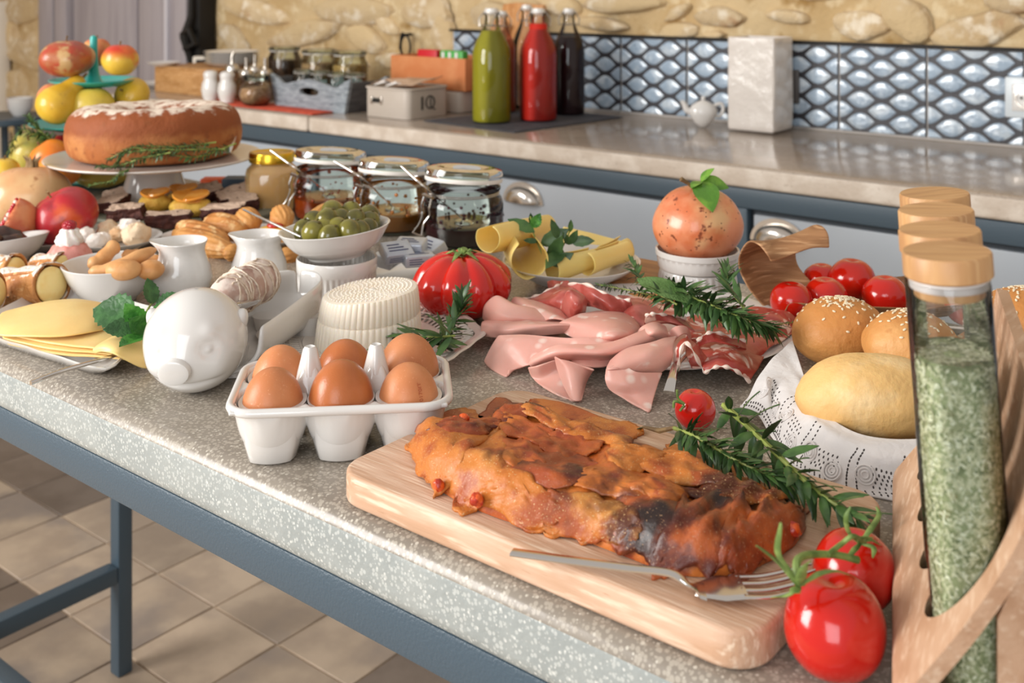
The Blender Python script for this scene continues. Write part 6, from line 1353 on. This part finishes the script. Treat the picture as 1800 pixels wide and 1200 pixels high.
tr = thing('fruit_tart', 'yellow custard tart with a red berry glaze on the pastry plate', 'tart', at(484, 432), VR)
MB().lathe([(.020, 0), (.024, .004), (.027, .014), (.025, .016), (.0001, .015)], 40, fn=lambda r, z, a: r*(1+.03*math.cos(16*a)), cap1=False).build('crust', m_chx, tr)
MB().lathe([(.026, .015), (.025, .020), (.015, .024), (.0001, .024)], 32, cap1=False).build('custard', M('yellow_custard', 'e6b53a', .3, coat=.3), tr)
MB().sphere((0, 0, .026), (.011, .009, .004), 20, 12).build('berry_glaze', M('red_jelly', 'b01414', .08, coat=.8), tr)
choux('brown crumbly pastry base at the right end of the plate by the ramekin', (485, 455, 1.30), (525, 452, 1.30), .015, 7)
choux('small cream-filled puff between jug rim and front eclair', (398, 440, 1.30), (420, 448, 1.29), .012, 8)
choux('puff pastry roll leaning behind the olive bowl', (545, 385, 1.30), (600, 362, 1.38), .013, 9)
choux('small puff pastry tip just right of the olives at the back', (600, 372, 1.36), (622, 370, 1.38), .009, 10)
# brownies tray
bt_ = Fv*1.56+Rv*(-.475)+Vector((0, 0, TZ+.0003))
tg_ = MB().prism([(.135*math.cos(2*PI*k/60), .085*math.sin(2*PI*k/60)) for k in range(60)], 0, .006).build('slate_tray', M('green_grey_slate', '6d6f60', .5, [('noise', 10, '7d7d6a', .4, .65)]), loc=bt_, rot=(0, 0, VR), bevel=.0015)
tag(tg_, 'dark green-grey oval tray under the sugared brownies and orange cakes', 'tray')
m_brw = M('chocolate_brownie', '4a2620', .75, [('noise', 90, '5e342a', .45, .62), ('nz', 110, 'd9bda6', 1.30, 1.46)], [('noise', 140, .004)])
GB = 'sugar-dusted brownies on the slate tray'
for k, (px, py, d, sx_, rz, ti, lb_) in enumerate([(212, 352, 1.60, 1.1, .3, .35, 'brownie standing at the back left of the tray'), (195, 368, 1.55, 1.1, -.2, .2, 'brownie at the far left of the tray'), (222, 374, 1.50, 1.15, .1, .1, 'brownie in front left with thick icing-sugar patches'), (296, 390, 1.455, 1.35, .15, 0, 'large brownie at the front centre of the tray'), (288, 340, 1.66, .9, 0, .2, 'brownie at the very back behind the orange cakes'),
        (362, 340, 1.62, 1.1, .5, .3, 'brownie slice leaning at the back right, left one of two'), (412, 345, 1.60, 1.2, .5, .3, 'brownie slice leaning at the back right beside the honey jar'), (428, 362, 1.56, 1.0, .4, .2, 'small brownie under the leaning right slice'), (393, 374, 1.50, 1.35, -.1, .1, 'long brownie at the front right with sugared top')]):
    c = PD(px, py, d); t = thing('brownie', lb_, 'brownie', Vector((c.x, c.y, max(TZ+.016, c.z))), (ti, -ti*.7, VR+rz), GB)
    MB().sphere((0, 0, 0), (.026*sx_, .020, .0115), 40, 24, lambda q: (1/max(abs(q.x), abs(q.y)*1.0, abs(q.z), .62))*.80*(1+.16*mn.noise(q*2.5+Vector((k*2, 0, 0))))).build('crumb', m_brw, t, sub=0)
m_sp = M('yellow_sponge', 'dcb24c', .6, [('noise', 50, 'c99632', .42, .65)], [('noise', 160, .0015)]); m_osl = M('candied_orange_slice', 'e8922c', .15, [('noise', 60, 'f0a94a', .4, .65)], coat=.5)
for k, (px, py, d, r, lb_) in enumerate([(272, 368, 1.545, .022, 'small yellow cake with folded orange peel, left one'), (335, 372, 1.52, .029, 'yellow cake with wide candied orange slices, right one'), (322, 360, 1.58, .022, 'yellow cake at the back between the orange-topped ones')]):
    c = PD(px, py, d); t = thing('orange_cake', lb_, 'cake', Vector((c.x, c.y, TZ+.007)), VR, 'little orange cakes on the slate tray')
    MB().sphere((0, 0, .012), (r, r*.8, .015), 32, 20, lambda q: 1+.15*mn.noise(q*2.2+Vector((k, 1, 0)))).build('sponge', m_sp, t)
    for j in range(2):
        MB().lathe([(r*.72, 0), (r*.74, .0015), (r*.70, .003), (.0001, .003)], 28, cap1=False).build('orange_slice', m_osl, t, loc=(-.004+.010*j, -.002, .0255+.002*j), rot=(.15, .22-.35*j, 0))
bx = thing('card_box', 'small orange and dark blue box behind the brownies at the table edge', 'box', P(388, 327, TZ+.0004), VR)
MB().box(-.030, .006, -.014, .014, 0, .0135).build('orange_box_half', M('orange_card', 'e2571f', .5), bx, bevel=.001); MB().box(.0062, .042, -.018, .018, 0, .0145).build('dark_box_half', M('dark_blue_card', '33414f', .5), bx, bevel=.001)
# distant side table with a white cup
sd = Fv*4.2+Rv*(-1.99); dt = thing('side_table', 'round grey side table far behind at the left picture edge', 'table', (sd.x, sd.y, 0))
MB().lathe([(.005, .70), (.17, .70), (.175, .705), (.175, .72), (.17, .725), (.0001, .725)], 48, cap0=False, cap1=False).build('tabletop', m_steel, dt)
for k in range(3):
    a = 2*PI*k/3+.4; MB().tube([(.08*math.cos(a), .08*math.sin(a), .70), (.17*math.cos(a), .17*math.sin(a), 0)], .014, 10).build('leg', m_steel, dt)
cu = thing('white_cup', 'white cup on the distant grey side table', 'cup', (sd.x+.06, sd.y+.05, .7255)); MB().lathe([(.025, 0), (.045, .03), (.05, .07), (.046, .07), (.02, .006), (.0001, .006)], 32, cap1=False).build('body', m_white, cu)
rb2 = thing('orange_pot', 'small orange-red pot behind the white cup at the left edge', 'pot', (sd.x-.06, sd.y-.03, .7255)); MB().lathe([(.03, 0), (.05, .04), (.04, .09), (.035, .12), (.0001, .12)], 32, cap1=False).build('body', M('orange_glaze', 'd2502a', .3), rb2)
# ---------------- things on the back counter ----------------
def K(px, py, z=CZ+.0004): return P(px, py, z)
m_mat = M('black_slate_mat', '3a3a40', .7, [('noise', 40, '44444a', .4, .6)])
mc = [K(745, 213), K(905, 233), K(1095, 207), K(985, 192), K(880, 190)]
o_ = mc[0].copy(); mb = MB().prism([(p.x-o_.x, p.y-o_.y) for p in [K(745, 213), K(905, 234), K(1096, 207), K(950, 192)]], 0, .003).build('placemat', m_mat, loc=(o_.x, o_.y, CZ+.0005), bevel=.0008)
bm = bmesh.new(); bm.from_mesh(mb.data); bmesh.ops.recalc_face_normals(bm, faces=bm.faces); bm.to_mesh(mb.data); bm.free()
tag(mb, 'dark slate placemat under the juice bottles on the counter', 'placemat')
MZ = CZ+.0038
def bottle(label, px, d, r, h, col, fill, cap=True):
    v = Fv*d+Rv*((px-900)/FP*d); t = thing('swing_top_bottle', label, 'bottle', (v.x, v.y, MZ), VR, 'swing-top bottles on the slate mat')
    sh = h*.58
    MB().lathe([(.0005, .002), (r*.85, 0), (r*.97, .003), (r, .010), (r, sh), (r*.96, sh+h*.06), (r*.80, sh+h*.13), (r*.52, sh+h*.22), (r*.37, sh+h*.28), (r*.33, h*.93), (r*.40, h*.94), (r*.40, h*.955), (r*.33, h*.96)], 48, cap0=False, cap1=False).build('glass', m_gl, t)
    if col:
        m = M('juice_'+col, col, .6, [], spec=.2)
        pr = [(.0005, .003), (r*.84, .002), (r*.955, .004), (r*.985, .011), (r*.985, sh), (r*.945, sh+h*.06), (r*.785, sh+h*.13), (r*.50, sh+h*.22), (r*.34, sh+h*.29)]
        zf = h*fill; pr = [p for p in pr if p[1] < zf]; pr.append((max(pr[-1][0]*.93, .002), zf)); pr.append((.0005, zf))
        MB().lathe(pr, 48, cap0=False, cap1=False).build('juice', m, t)
    MB().lathe([(.0005, h*.95), (r*.36, h*.95), (r*.38, h*.965), (r*.34, h*.995), (.0001, h)], 24, cap0=False, cap1=False).build('stopper', m_white, t)
    for s in (-1, 1): MB().tube([(s*r*.34, 0, h*.975), (s*r*.66, -.004, h*.90), (s*r*.62, -.006, h*.84), (s*r*.42, -.004, h*.85)], .0016, 6).build('bail_wire', m_wire, t)
    MB().tube([(r*.40*math.cos(a), r*.40*math.sin(a), h*.845) for a in [2*PI*k/24 for k in range(25)]], .0015, 6, cap=False).build('wire_collar', m_wire, t)
    return t
def dz(py): return (CH-MZ)*FP/(py+25)
bottle('swing-top bottle of opaque green juice at the front left of the mat', 864, dz(214), .0475, .282, 'a09a22', .80)
bottle('swing-top bottle of bright red juice in the middle of the mat', 946, dz(211), .0465, .281, 'c22a1c', .86)
bottle('swing-top bottle of very dark purple juice at the right of the mat', 1000, dz(200), .0415, .278, '2a0a0e', .73)
bottle('swing-top bottle of orange juice hidden behind the green one', 882, dz(196), .038, .270, 'c8582a', .72)
bottle('clear empty swing-top bottle behind the red one', 926, dz(190), .040, .285, None, 0)
bx = thing('tea_box', 'orange cardboard tea box open on top, left of the juice bottles', 'box', (-2.06, 2.24, CZ+.060), 0)
m_ob = M('orange_card_box', 'c97a48', .7, [('noise', 14, 'd28a58', .4, .65)])
for a in ((-.12, .16, -.075, -.071, 0, .085), (-.12, .16, .071, .075, 0, .085), (-.12, -.116, -.071, .071, 0, .085), (.156, .16, -.071, .071, 0, .085), (-.12, .16, -.075, .075, -.002, .002)): MB().box(*a).build('side' if a[5] > .01 else 'bottom', m_ob, bx, bevel=.0008)
for i, (x0, x1, m, lb_) in enumerate([(-.03, .045, M('red_packet', 'c8202c', .4), 'bright red packet standing in the orange tea box'), (.055, .14, M('green_packet', '43a546', .4), 'green packet with white stripes standing in the orange tea box')]):
    p = thing('tea_packet', lb_, 'packet', (-2.06+x0, 2.17, CZ+.064), 0, 'tea packets in the orange box'); MB().box(.002, x1-x0, .006, .03, 0, .100).build('wrapper', m, p, bevel=.003)
    if i: 
        for q in range(3): MB().box(.01+.024*q, .02+.024*q, .0045, .0062, .070, .096).build('white_stripe', m_white, p)
bs = thing('storage_tin', 'second beige metal tin under the orange tea box', 'tin', (-2.03, 2.24, CZ+.0004))
m_tin = M('beige_enamel_tin', 'b9aea2', .45, [('noise', 6, 'c4bab0', .4, .65)])
MB().prism(rrect(-.14, .12, -.085, .075, .02), 0, .055).build('body', m_tin, bs, bevel=.003)
t1 = thing('bread_tin', 'beige enamel tin with paper napkin inside and a label clip in front', 'tin', (-1.99, 2.035, CZ+.0004))
MB().prism(rrect(-.079, .079, -.077, .077, .018), 0, .074).build('body', m_tin, t1, bevel=.002)
MB().tube([(x, y, .076) for x, y in rrect(-.080, .080, -.078, .078, .019)]+[(.080, .078-.019, .076)], .0028, 8, cap=False).build('rim', m_tin, t1)
MB().box(-.052, -.012, -.0795, -.077, .038, .050).build('label_clip', m_iron, t1, bevel=.001)
for s in (-.052, -.018): MB().box(s, s+.006, -.0815, -.077, .034, .054).build('clip_end', m_chrome, t1, bevel=.001)
em = MB(); em.box(.0792, .0805, -.028, -.022, .022, .056); em.build('printed_bar', m_iron, t1)
MB().tube([(.0803, .004+.016*math.cos(a), .040+.016*math.sin(a)) for a in [2*PI*k/20 for k in range(21)]], .0016, 5, cap=False).build('printed_ring', m_iron, t1)
MB().tube([(.0803, .006, .052), (.0803, .006, .026), (.0803, .024, .020)], .0014, 5).build('printed_line', m_iron, t1)
nk = thing('paper_napkin', 'beige and white folded napkin lying over the bread tin', 'napkin', (-1.99, 2.035, CZ+.078))
sheet([[Vector((-2.065, 1.975, CZ+.082)), Vector((-2.03, 1.99, CZ+.095)), Vector((-1.98, 1.985, CZ+.084)), Vector((-1.925, 1.99, CZ+.086))], [Vector((-2.06, 2.03, CZ+.088)), Vector((-2.0, 2.03, CZ+.098)), Vector((-1.96, 2.03, CZ+.092)), Vector((-1.92, 2.04, CZ+.096))], [Vector((-2.055, 2.10, CZ+.086)), Vector((-2.0, 2.10, CZ+.094)), Vector((-1.96, 2.10, CZ+.092)), Vector((-1.92, 2.10, CZ+.104))]], 16, 16, .004).build('paper', M('kraft_napkin', 'c2a48a', .9), nk, world=True, solid=.001)
for x, y in ((-2.05, 1.975), (-2.0, 1.968)): MB().tube([(x+1.99, y-2.035, .003), (x+2.01, y-2.02, .012), (x+2.02, y-1.99, .004)], [.004, .010, .004], 8, .4).build('white_fold', M('white_paper', 'f2eeea', .8), nk)
# grey wooden crate
cr = thing('wooden_crate', 'grey washed wooden crate with curved side and oval hand hole, on the counter', 'crate', (-2.287, 2.03, CZ+.0004))
m_gw = M('grey_washed_wood', '8d959c', .75, [('noise', 8, '6f777e', .42, .66, (2, 2, 18)), ('noise', 20, 'b0b8be', .5, .7, (3, 3, 30))], [('noise', 16, .001, (2, 2, 20))]); m_dw = M('dark_grey_wood', '4b4b4e', .7, [('noise', 10, '5c5c5e', .4, .65, (2, 2, 12))])  # end and bottom boards coloured darker than the side boards
def crate_side(y):
    top = []
    for k in range(33):
        u = k/32*2-1; z = .070+.022*max(0, (abs(u)-.72)/.28)**.7+.014*math.exp(-(u/.33)**2)-.004*math.exp(-((abs(u)-.62)/.12)**2); top.append((u*.165, z))
    hole = [(.040*math.copysign(abs(math.cos(a))**.8, math.cos(a)), .050+.011*math.sin(a)) for a in [2*PI*k/32 for k in range(32)]]
    bmx = bmesh.new(); verts = []
    def ring(pts, yy): return [bmx.verts.new((x, yy, z)) for x, z in pts]
    ol_ = [(u, z) for u, z in reversed(top)]+[(-.142+.284*k/16, 0) for k in range(17)]
    for yy in (y, y+.011):
        a = ring(ol_, yy); h = ring(hole, yy)
        es = [bmx.edges.new((a[i], a[(i+1) % len(a)])) for i in range(len(a))]+[bmx.edges.new((h[i], h[(i+1) % len(h)])) for i in range(len(h))]
        bmesh.ops.triangle_fill(bmx, edges=es, use_beauty=True); verts.append((a, h))
    for g_ in (0, 1):
        A, B = verts[0][g_], verts[1][g_]; n = len(A)
        for i in range(n): bmx.faces.new((A[i], A[(i+1) % n], B[(i+1) % n], B[i]))
    bmesh.ops.recalc_face_normals(bmx, faces=bmx.faces)
    me = bpy.data.meshes.new('front_board'); bmx.to_mesh(me); bmx.free(); me.materials.append(m_gw); o = bpy.data.objects.new('side_board', me); COL.objects.link(o); o.parent = cr
crate_side(-.073); crate_side(.062)
for s in (-1, 1):
    MB().add([(s*.141, -.062, 0), (s*.141, .062, 0), (s*.162, .062, .082), (s*.162, -.062, .082), (s*.132, -.062, 0), (s*.132, .062, 0), (s*.153, .062, .082), (s*.153, -.062, .082)], [(0, 1, 2, 3), (7, 6, 5, 4), (0, 4, 5, 1), (1, 5, 6, 2), (2, 6, 7, 3), (3, 7, 4, 0)]).build('end_board', m_dw, cr, flat=True)
MB().box(-.132, .132, -.062, .062, .001, .008).build('bottom_board', m_dw, cr)
m_oats = M('granola', 'a57e58', .8, [('noise', 120, 'c7a37a', .42, .6), ('noise', 160, '7a5638', .55, .7)], [('noise', 160, .003)]); m_oats2 = M('cornflakes', 'b08a50', .8, [('noise', 100, 'cfa868', .42, .6), ('noise', 140, '80602f', .55, .7)], [('noise', 140, .003)]); m_dkj = M('dark_filling', '4a2e20', .5, [('noise', 60, '6b4630', .4, .65)], [('noise', 120, .002)])
def cjar(label, x, y, z, r, h, fill, m, name='lidded_glass_jar', grp=None, lidm=None, ly=True):
    t = thing(name, label, 'jar', (x, y, z), VR, grp)
    MB().lathe([(.0005, .002), (r*.9, 0), (r, .006), (r, h*.74), (r*.86, h*.84), (r*.86, h*.90)], 40, cap0=False, cap1=False).build('glass', m_glg, t)
    MB().lathe([(.0005, .003), (r*.9, .003), (r*.96, .008), (r*.96, h*fill), (.0005, h*fill+.003)], 32, cap0=False, cap1=False).build('contents', m, t)
    l = MB().lathe([(r*.88, h*.90), (r*.95, h*.91), (r*.95, h*.96), (r*.85, h*.985), (r*.4, h*.97), (.0005, h*.97)], 40, cap0=False, cap1=False).build('lid', lidm or m_glg, t)
    MB().lathe([(r*.80, h*.885), (r*.92, h*.888), (r*.92, h*.903), (r*.80, h*.905)], 40, cap0=False, cap1=False).build('seal', m_rub, t)
    MB().tube([(-r*.3, -r*.92, h*.93), (-r*.25, -r*1.08, h*.80), (r*.0, -r*1.1, h*.70), (r*.25, -r*1.08, h*.80), (r*.3, -r*.92, h*.93)], .0018, 6).build('clamp_wire', m_wire, t)
    return t
for k, (px, d, lb_) in enumerate([(500, 3.42, 'large cereal jar at the back, leftmost of the three by the stone wall'), (562, 3.28, 'large jar of pale flakes at the back, middle of the three'), (615, 3.20, 'large cereal jar at the back, rightmost of the three by the stone wall')]):
    v = Fv*d+Rv*((px-900)/FP*d); cjar(lb_, v.x, v.y, CZ+.0004, .052 if k != 1 else .057, .150, .70, (m_dkj, m_oats, m_oats2)[k], grp='large cereal jars behind the crate')
for k in range(4):
    x = -2.39+.072*k; cjar(['clip jar lying leftmost inside the grey crate', 'clip jar second from the left inside the grey crate', 'clip jar third from the left inside the grey crate', 'clip jar rightmost inside the grey crate'][k], x, 2.025, CZ+.0095, .030, .094, .45, m_dkj, 'small_glass_jar', 'small glass jars in the crate')
for k, x in enumerate((-2.14, -2.09)):
    cjar(['small empty clip jar behind the bread tin, left one', 'small empty clip jar behind the bread tin next to the orange box'][k], x-.03, 2.27+.05*k-.06, CZ+.0004, .028, .118, .1, m_dkj, 'small_glass_jar', 'small empty jars behind the bread tin') if k == 0 else None
v = Fv*3.04+Rv*((450-900)/FP*3.04); sj = thing('seed_jar', 'round glass jar of seeds standing left of the grey crate', 'jar', (v.x, v.y, CZ+.004), VR)
MB().lathe([(.0005, .002), (.026, 0), (.042, .012), (.047, .032), (.042, .052), (.032, .064), (.032, .072)], 40, cap0=False, cap1=False).build('glass', m_gl, sj); MB().lathe([(.0005, .003), (.026, .003), (.041, .014), (.045, .032), (.040, .050), (.0005, .052)], 32, cap0=False, cap1=False).build('seeds', m_oats, sj)
MB().lathe([(.034, .070), (.036, .072), (.036, .084), (.030, .088), (.0001, .088)], 36, cap1=False).build('lid', m_glg, sj)
om = MB().box(-.26, .26, -.05, .05, 0, .0035).build('coral_mat', M('coral_fabric', 'd0573c', .8, [('noise', 60, 'c24a32', .4, .6)], [('noise', 200, .0008)]), loc=(-2.45, 1.935, CZ+.0004), bevel=.001); tag(om, 'coral red strip mat under the salt shakers at the counter edge', 'mat')
for k, px in enumerate((370, 399)):
    d = (CH-CZ-.004)*FP/(180+25-(2 if k == 0 else 0)); v = Fv*d+Rv*((px-900)/FP*d); t = thing('salt_shaker', ['white ceramic shaker, left one of the pair on the coral mat', 'white ceramic shaker, right one of the pair on the coral mat'][k], 'shaker', (v.x, v.y, CZ+.0042), 0, 'white shakers on the coral mat')
    MB().lathe([(.018, 0), (.020, .001), (.019, .005), (.024, .018), (.0265, .034), (.024, .052), (.0185, .064), (.020, .072), (.021, .080), (.017, .087), (.008, .090), (.0001, .0905)], 40, cap1=False).build('body', m_white, t)
    for q in range(3): MB().sphere((.005*math.cos(q*2.1), .005*math.sin(q*2.1), .0895), .0012, 8, 6).build('hole', m_iron, t)
m_sug = M('brown_sugar', 'b9875a', .8, [('noise', 200, 'd0a478', .4, .6)])
for k, (px, d, h) in enumerate([(408, 3.28, .135), (433, 3.18, .125), (448, 3.32, .125), (466, 3.22, .122)]):
    v = Fv*d+Rv*((px-900)/FP*d); t = thing('sugar_pourer', ['glass sugar pourer with bent steel spout, leftmost behind the shakers', 'glass sugar pourer with steel top, second from the left', 'glass sugar pourer standing behind the seed jar', 'glass sugar pourer nearest the grey crate'][k], 'pourer', (v.x, v.y, CZ+.0004), VR, 'glass sugar pourers')
    MB().lathe([(.0005, .002), (.026, 0), (.028, .004), (.026, h*.5), (.021, h*.6)], 32, cap0=False, cap1=False).build('glass', m_gl, t); MB().lathe([(.0005, .003), (.025, .003), (.025, h*.4), (.0005, h*.42)], 24, cap0=False, cap1=False).build('sugar', m_sug, t)
    c = MB().lathe([(.022, h*.58), (.023, h*.66), (.018, h*.74), (.007, h*.76), (.006, h*.8), (.0001, h*.8)], 28, cap1=False).build('metal_cap', m_chrome, t); MB().tube([(0, 0, h*.78), (0, 0, h*.95), (.006 if k == 0 else 0, 0, h*1.02)], .005, 10).build('spout', m_chrome, c)
# wooden box with plates, left end of the counter
wbx = thing('wooden_box', 'light wooden box carrying white plates at the left end of the counter', 'box', (-2.93, 2.08, CZ+.0004)); mlw = M('light_oak_box', 'c0905c', .5, [('noise', 6, 'ac7c48', .4, .65, (2, 8, 8)), ('noise', 20, 'd0a474', .5, .7, (2, 12, 12))])
MB().box(-.145, .145, -.09, -.08, 0, .075).build('front_board', mlw, wbx, bevel=.0015); MB().box(-.145, .145, .08, .09, 0, .075).build('back_board', mlw, wbx, bevel=.0015)
for s in (-.145, .135): MB().box(s, s+.010, -.08, .08, 0, .075).build('end_board', M('dark_oak_end', '8a5a34', .5), wbx, bevel=.0015)
MB().box(-.145, .145, -.09, .09, .075, .083).build('lid', mlw, wbx, bevel=.0015)
GP = 'white plates stacked on the wooden box'
for k in range(5): plate('dinner_plate', ['bottom white plate of the stack on the wooden box', 'second plate from the bottom of the stack on the wooden box', 'middle white plate of the stack on the wooden box', 'second plate from the top of the stack on the wooden box', 'top white plate of the stack on the wooden box'][k], (-2.86, 2.13, CZ+.0842+.0085*k), .090, .014, .06, group=GP)
plate('dinner_plate', 'white plate overhanging the front left of the wooden box', (-3.04, 2.0, CZ+.0842), .055, .012, .035, group=GP)
plate('side_plate', 'small white plate on the counter left of the wooden box', (-3.20, 2.10, CZ+.0004), .075, .016, .045)
tmr = thing('kitchen_timer', 'small white box-shaped timer behind the plates by the iron latch', 'timer', K(358, 140)+Vector((0, 0, 0)), VR); MB().box(-.035, .035, -.02, .02, 0, .085).build('case', m_plaster, tmr, bevel=.004); MB().box(-.022, .022, -.0215, -.0205, .060, .074).build('display', m_iron, tmr)
# wooden chopping boards leaning behind the bottles
lb1 = thing('wooden_board', 'orange-toned wooden board leaning on the tiles behind the bottles', 'board', (-1.93, 2.41, CZ+.0004), (math.radians(-4), 0, 0))
mw2 = M('leaning_board_wood', 'c98f58', .5, [('noise', 6, 'b97d48', .4, .65, (8, 2, 2)), ('noise', 20, 'd8a674', .5, .7, (12, 2, 2))])
MB().prism([(-.07, 0), (.075, 0), (.095, .20), (.10, .285), (.0, .292), (-.045, .286), (-.075, .15)], 0, .014).xf(Matrix.Rotation(PI/2, 4, 'X')).build('panel', mw2, lb1, bevel=.002)
lb2 = thing('wooden_board', 'narrow wooden board tilted diagonally left of the green juice bottle', 'board', (-2.06, 2.355, CZ+.0004), (math.radians(-6), math.radians(24), 0))
MB().box(-.02, .02, -.008, .008, .012, .262).build('panel', mw2, lb2, bevel=.002)
# vase
m_cer = M('crinkled_white_glaze', 'dcd4cc', .08, bump=[('noise', 15, .009)], coat=.6); vz = thing('square_vase', 'tall crinkled white rectangular ceramic vase against the patterned tiles', 'vase', (-1.142, 2.355, CZ+.0004))
hx_, hy_, H = .060, .052, .218; rows = []
def vr(k_, z, sx_=1): return [(x*sx_+.003*mn.noise(Vector((x*25, y*25, z*14))), y*sx_+.003*mn.noise(Vector((x*25, z*14, y*25))), z) for x, y in rrect(-hx_*k_, hx_*k_, -hy_*k_, hy_*k_, .006)]
for z in [0, .002, .03, .06, .09, .12, .15, .18, .205]: rows.append(vr(1 if z else .97, z))
def vtop(k_, zz): return [(x+.003*mn.noise(Vector((x*25, y*25, 3))), y, zz-.013*max(0, min(1, (-y+.02)/.07))*max(0, 1-(x/.045)**4)) for x, y in rrect(-hx_*k_, hx_*k_, -hy_*k_, hy_*k_, .006)]
rows += [vtop(1, H), vtop(.965, H+.002), vtop(.92, H)]
for z in (.18, .10, .01): rows.append(vr(.91, z))
b = MB().grid(rows, cu=True); b.f.append(tuple(reversed(range(len(rows[0]))))); n_ = len(rows[0]); b.f.append(tuple(range(n_*(len(rows)-1), n_*len(rows)))); b.build('body', m_cer, vz, sub=1)
# little teapot
tpv = Fv*2.60+Rv*((1236-900)/FP*2.60); tpt = thing('small_teapot', 'small white teapot standing tilted in front of the tiles left of the vase', 'teapot', (tpv.x, tpv.y, CZ+.0004), VR)
MB().lathe([(.007, 0), (.010, .001), (.022, .012), (.033, .030), (.034, .040), (.028, .052), (.016, .060), (.006, .064), (.0001, .066)], 40, cap1=False, sy=.7).build('body', m_white, tpt); MB().sphere((0, 0, .069), .0055, 14, 10).build('lid_knob', m_white, tpt)
MB().tube(crom([Vector((-.028, 0, .036)), Vector((-.040, 0, .042)), Vector((-.046, 0, .056)), Vector((-.053, 0, .062))], 12), [.009-.0004*i for i in range(12)], 12).build('spout', m_white, tpt)
MB().tube(crom([Vector((.026, 0, .052)), Vector((.044, 0, .056)), Vector((.048, 0, .040)), Vector((.038, 0, .026)), Vector((.030, 0, .028))], 18), .0042, 10).build('handle', m_white, tpt)
# sockets
def wpt(px, py, y=WY-.012):
    l = (px-900)/FP; r2 = Fv+Rv*l; d = y/r2.y; return Vector((r2.x*d, y, CH-(py+25)*d/FP))
so = thing('wall_socket', 'white square power socket on the tiles at the right picture edge', 'socket', wpt(1806, 172)); 
MB().box(-.043, .043, -.008, .0, -.043, .043).build('frame', M('white_switch_plastic', 'd5dde2', .3), so, bevel=.004); MB().box(-.028, .028, -.011, -.0075, -.028, .028).build('insert', m_white, so, bevel=.002)
MB().lathe([(.021, 0), (.021, .003), (.019, .0032), (.018, -.006), (.0001, -.006)], 28, cap0=False).xf(Matrix.Rotation(PI/2, 4, 'X')).build('socket_well', m_chrome, so, loc=(0, -.0105, 0))
for s in (-.009, .009): MB().sphere((s, -.0115, 0), .0026, 8, 6).build('pin_hole', m_iron, so)
s2_ = thing('wall_switch', 'dark grey switch plate on the tiles just right of the vase', 'switch', wpt(1398, 152)); MB().box(-.012, .012, -.010, 0, -.040, .040).build('plate', M('dark_grey_plastic', '55514f', .4), s2_, bevel=.003)
hk = thing('iron_hook', 'old iron hook and ring fixed in the stone wall above the tin', 'hook', wpt(716, 78, WY-.03)); 
MB().tube([(-.012, .03, .03), (-.014, -.01, .028), (-.004, -.016, .034)], .005, 8).build('spike', m_iron, hk); MB().tube([(.006+.020*math.cos(a), -.014, -.006+.034*math.sin(a)) for a in [2*PI*k/24 for k in range(25)]], .0035, 6, cap=False).build('ring', m_iron, hk); MB().tube([(-.012, -.014, .03), (-.016, -.016, -.01), (-.002, -.018, -.038)], .004, 6).build('prong', m_iron, hk)
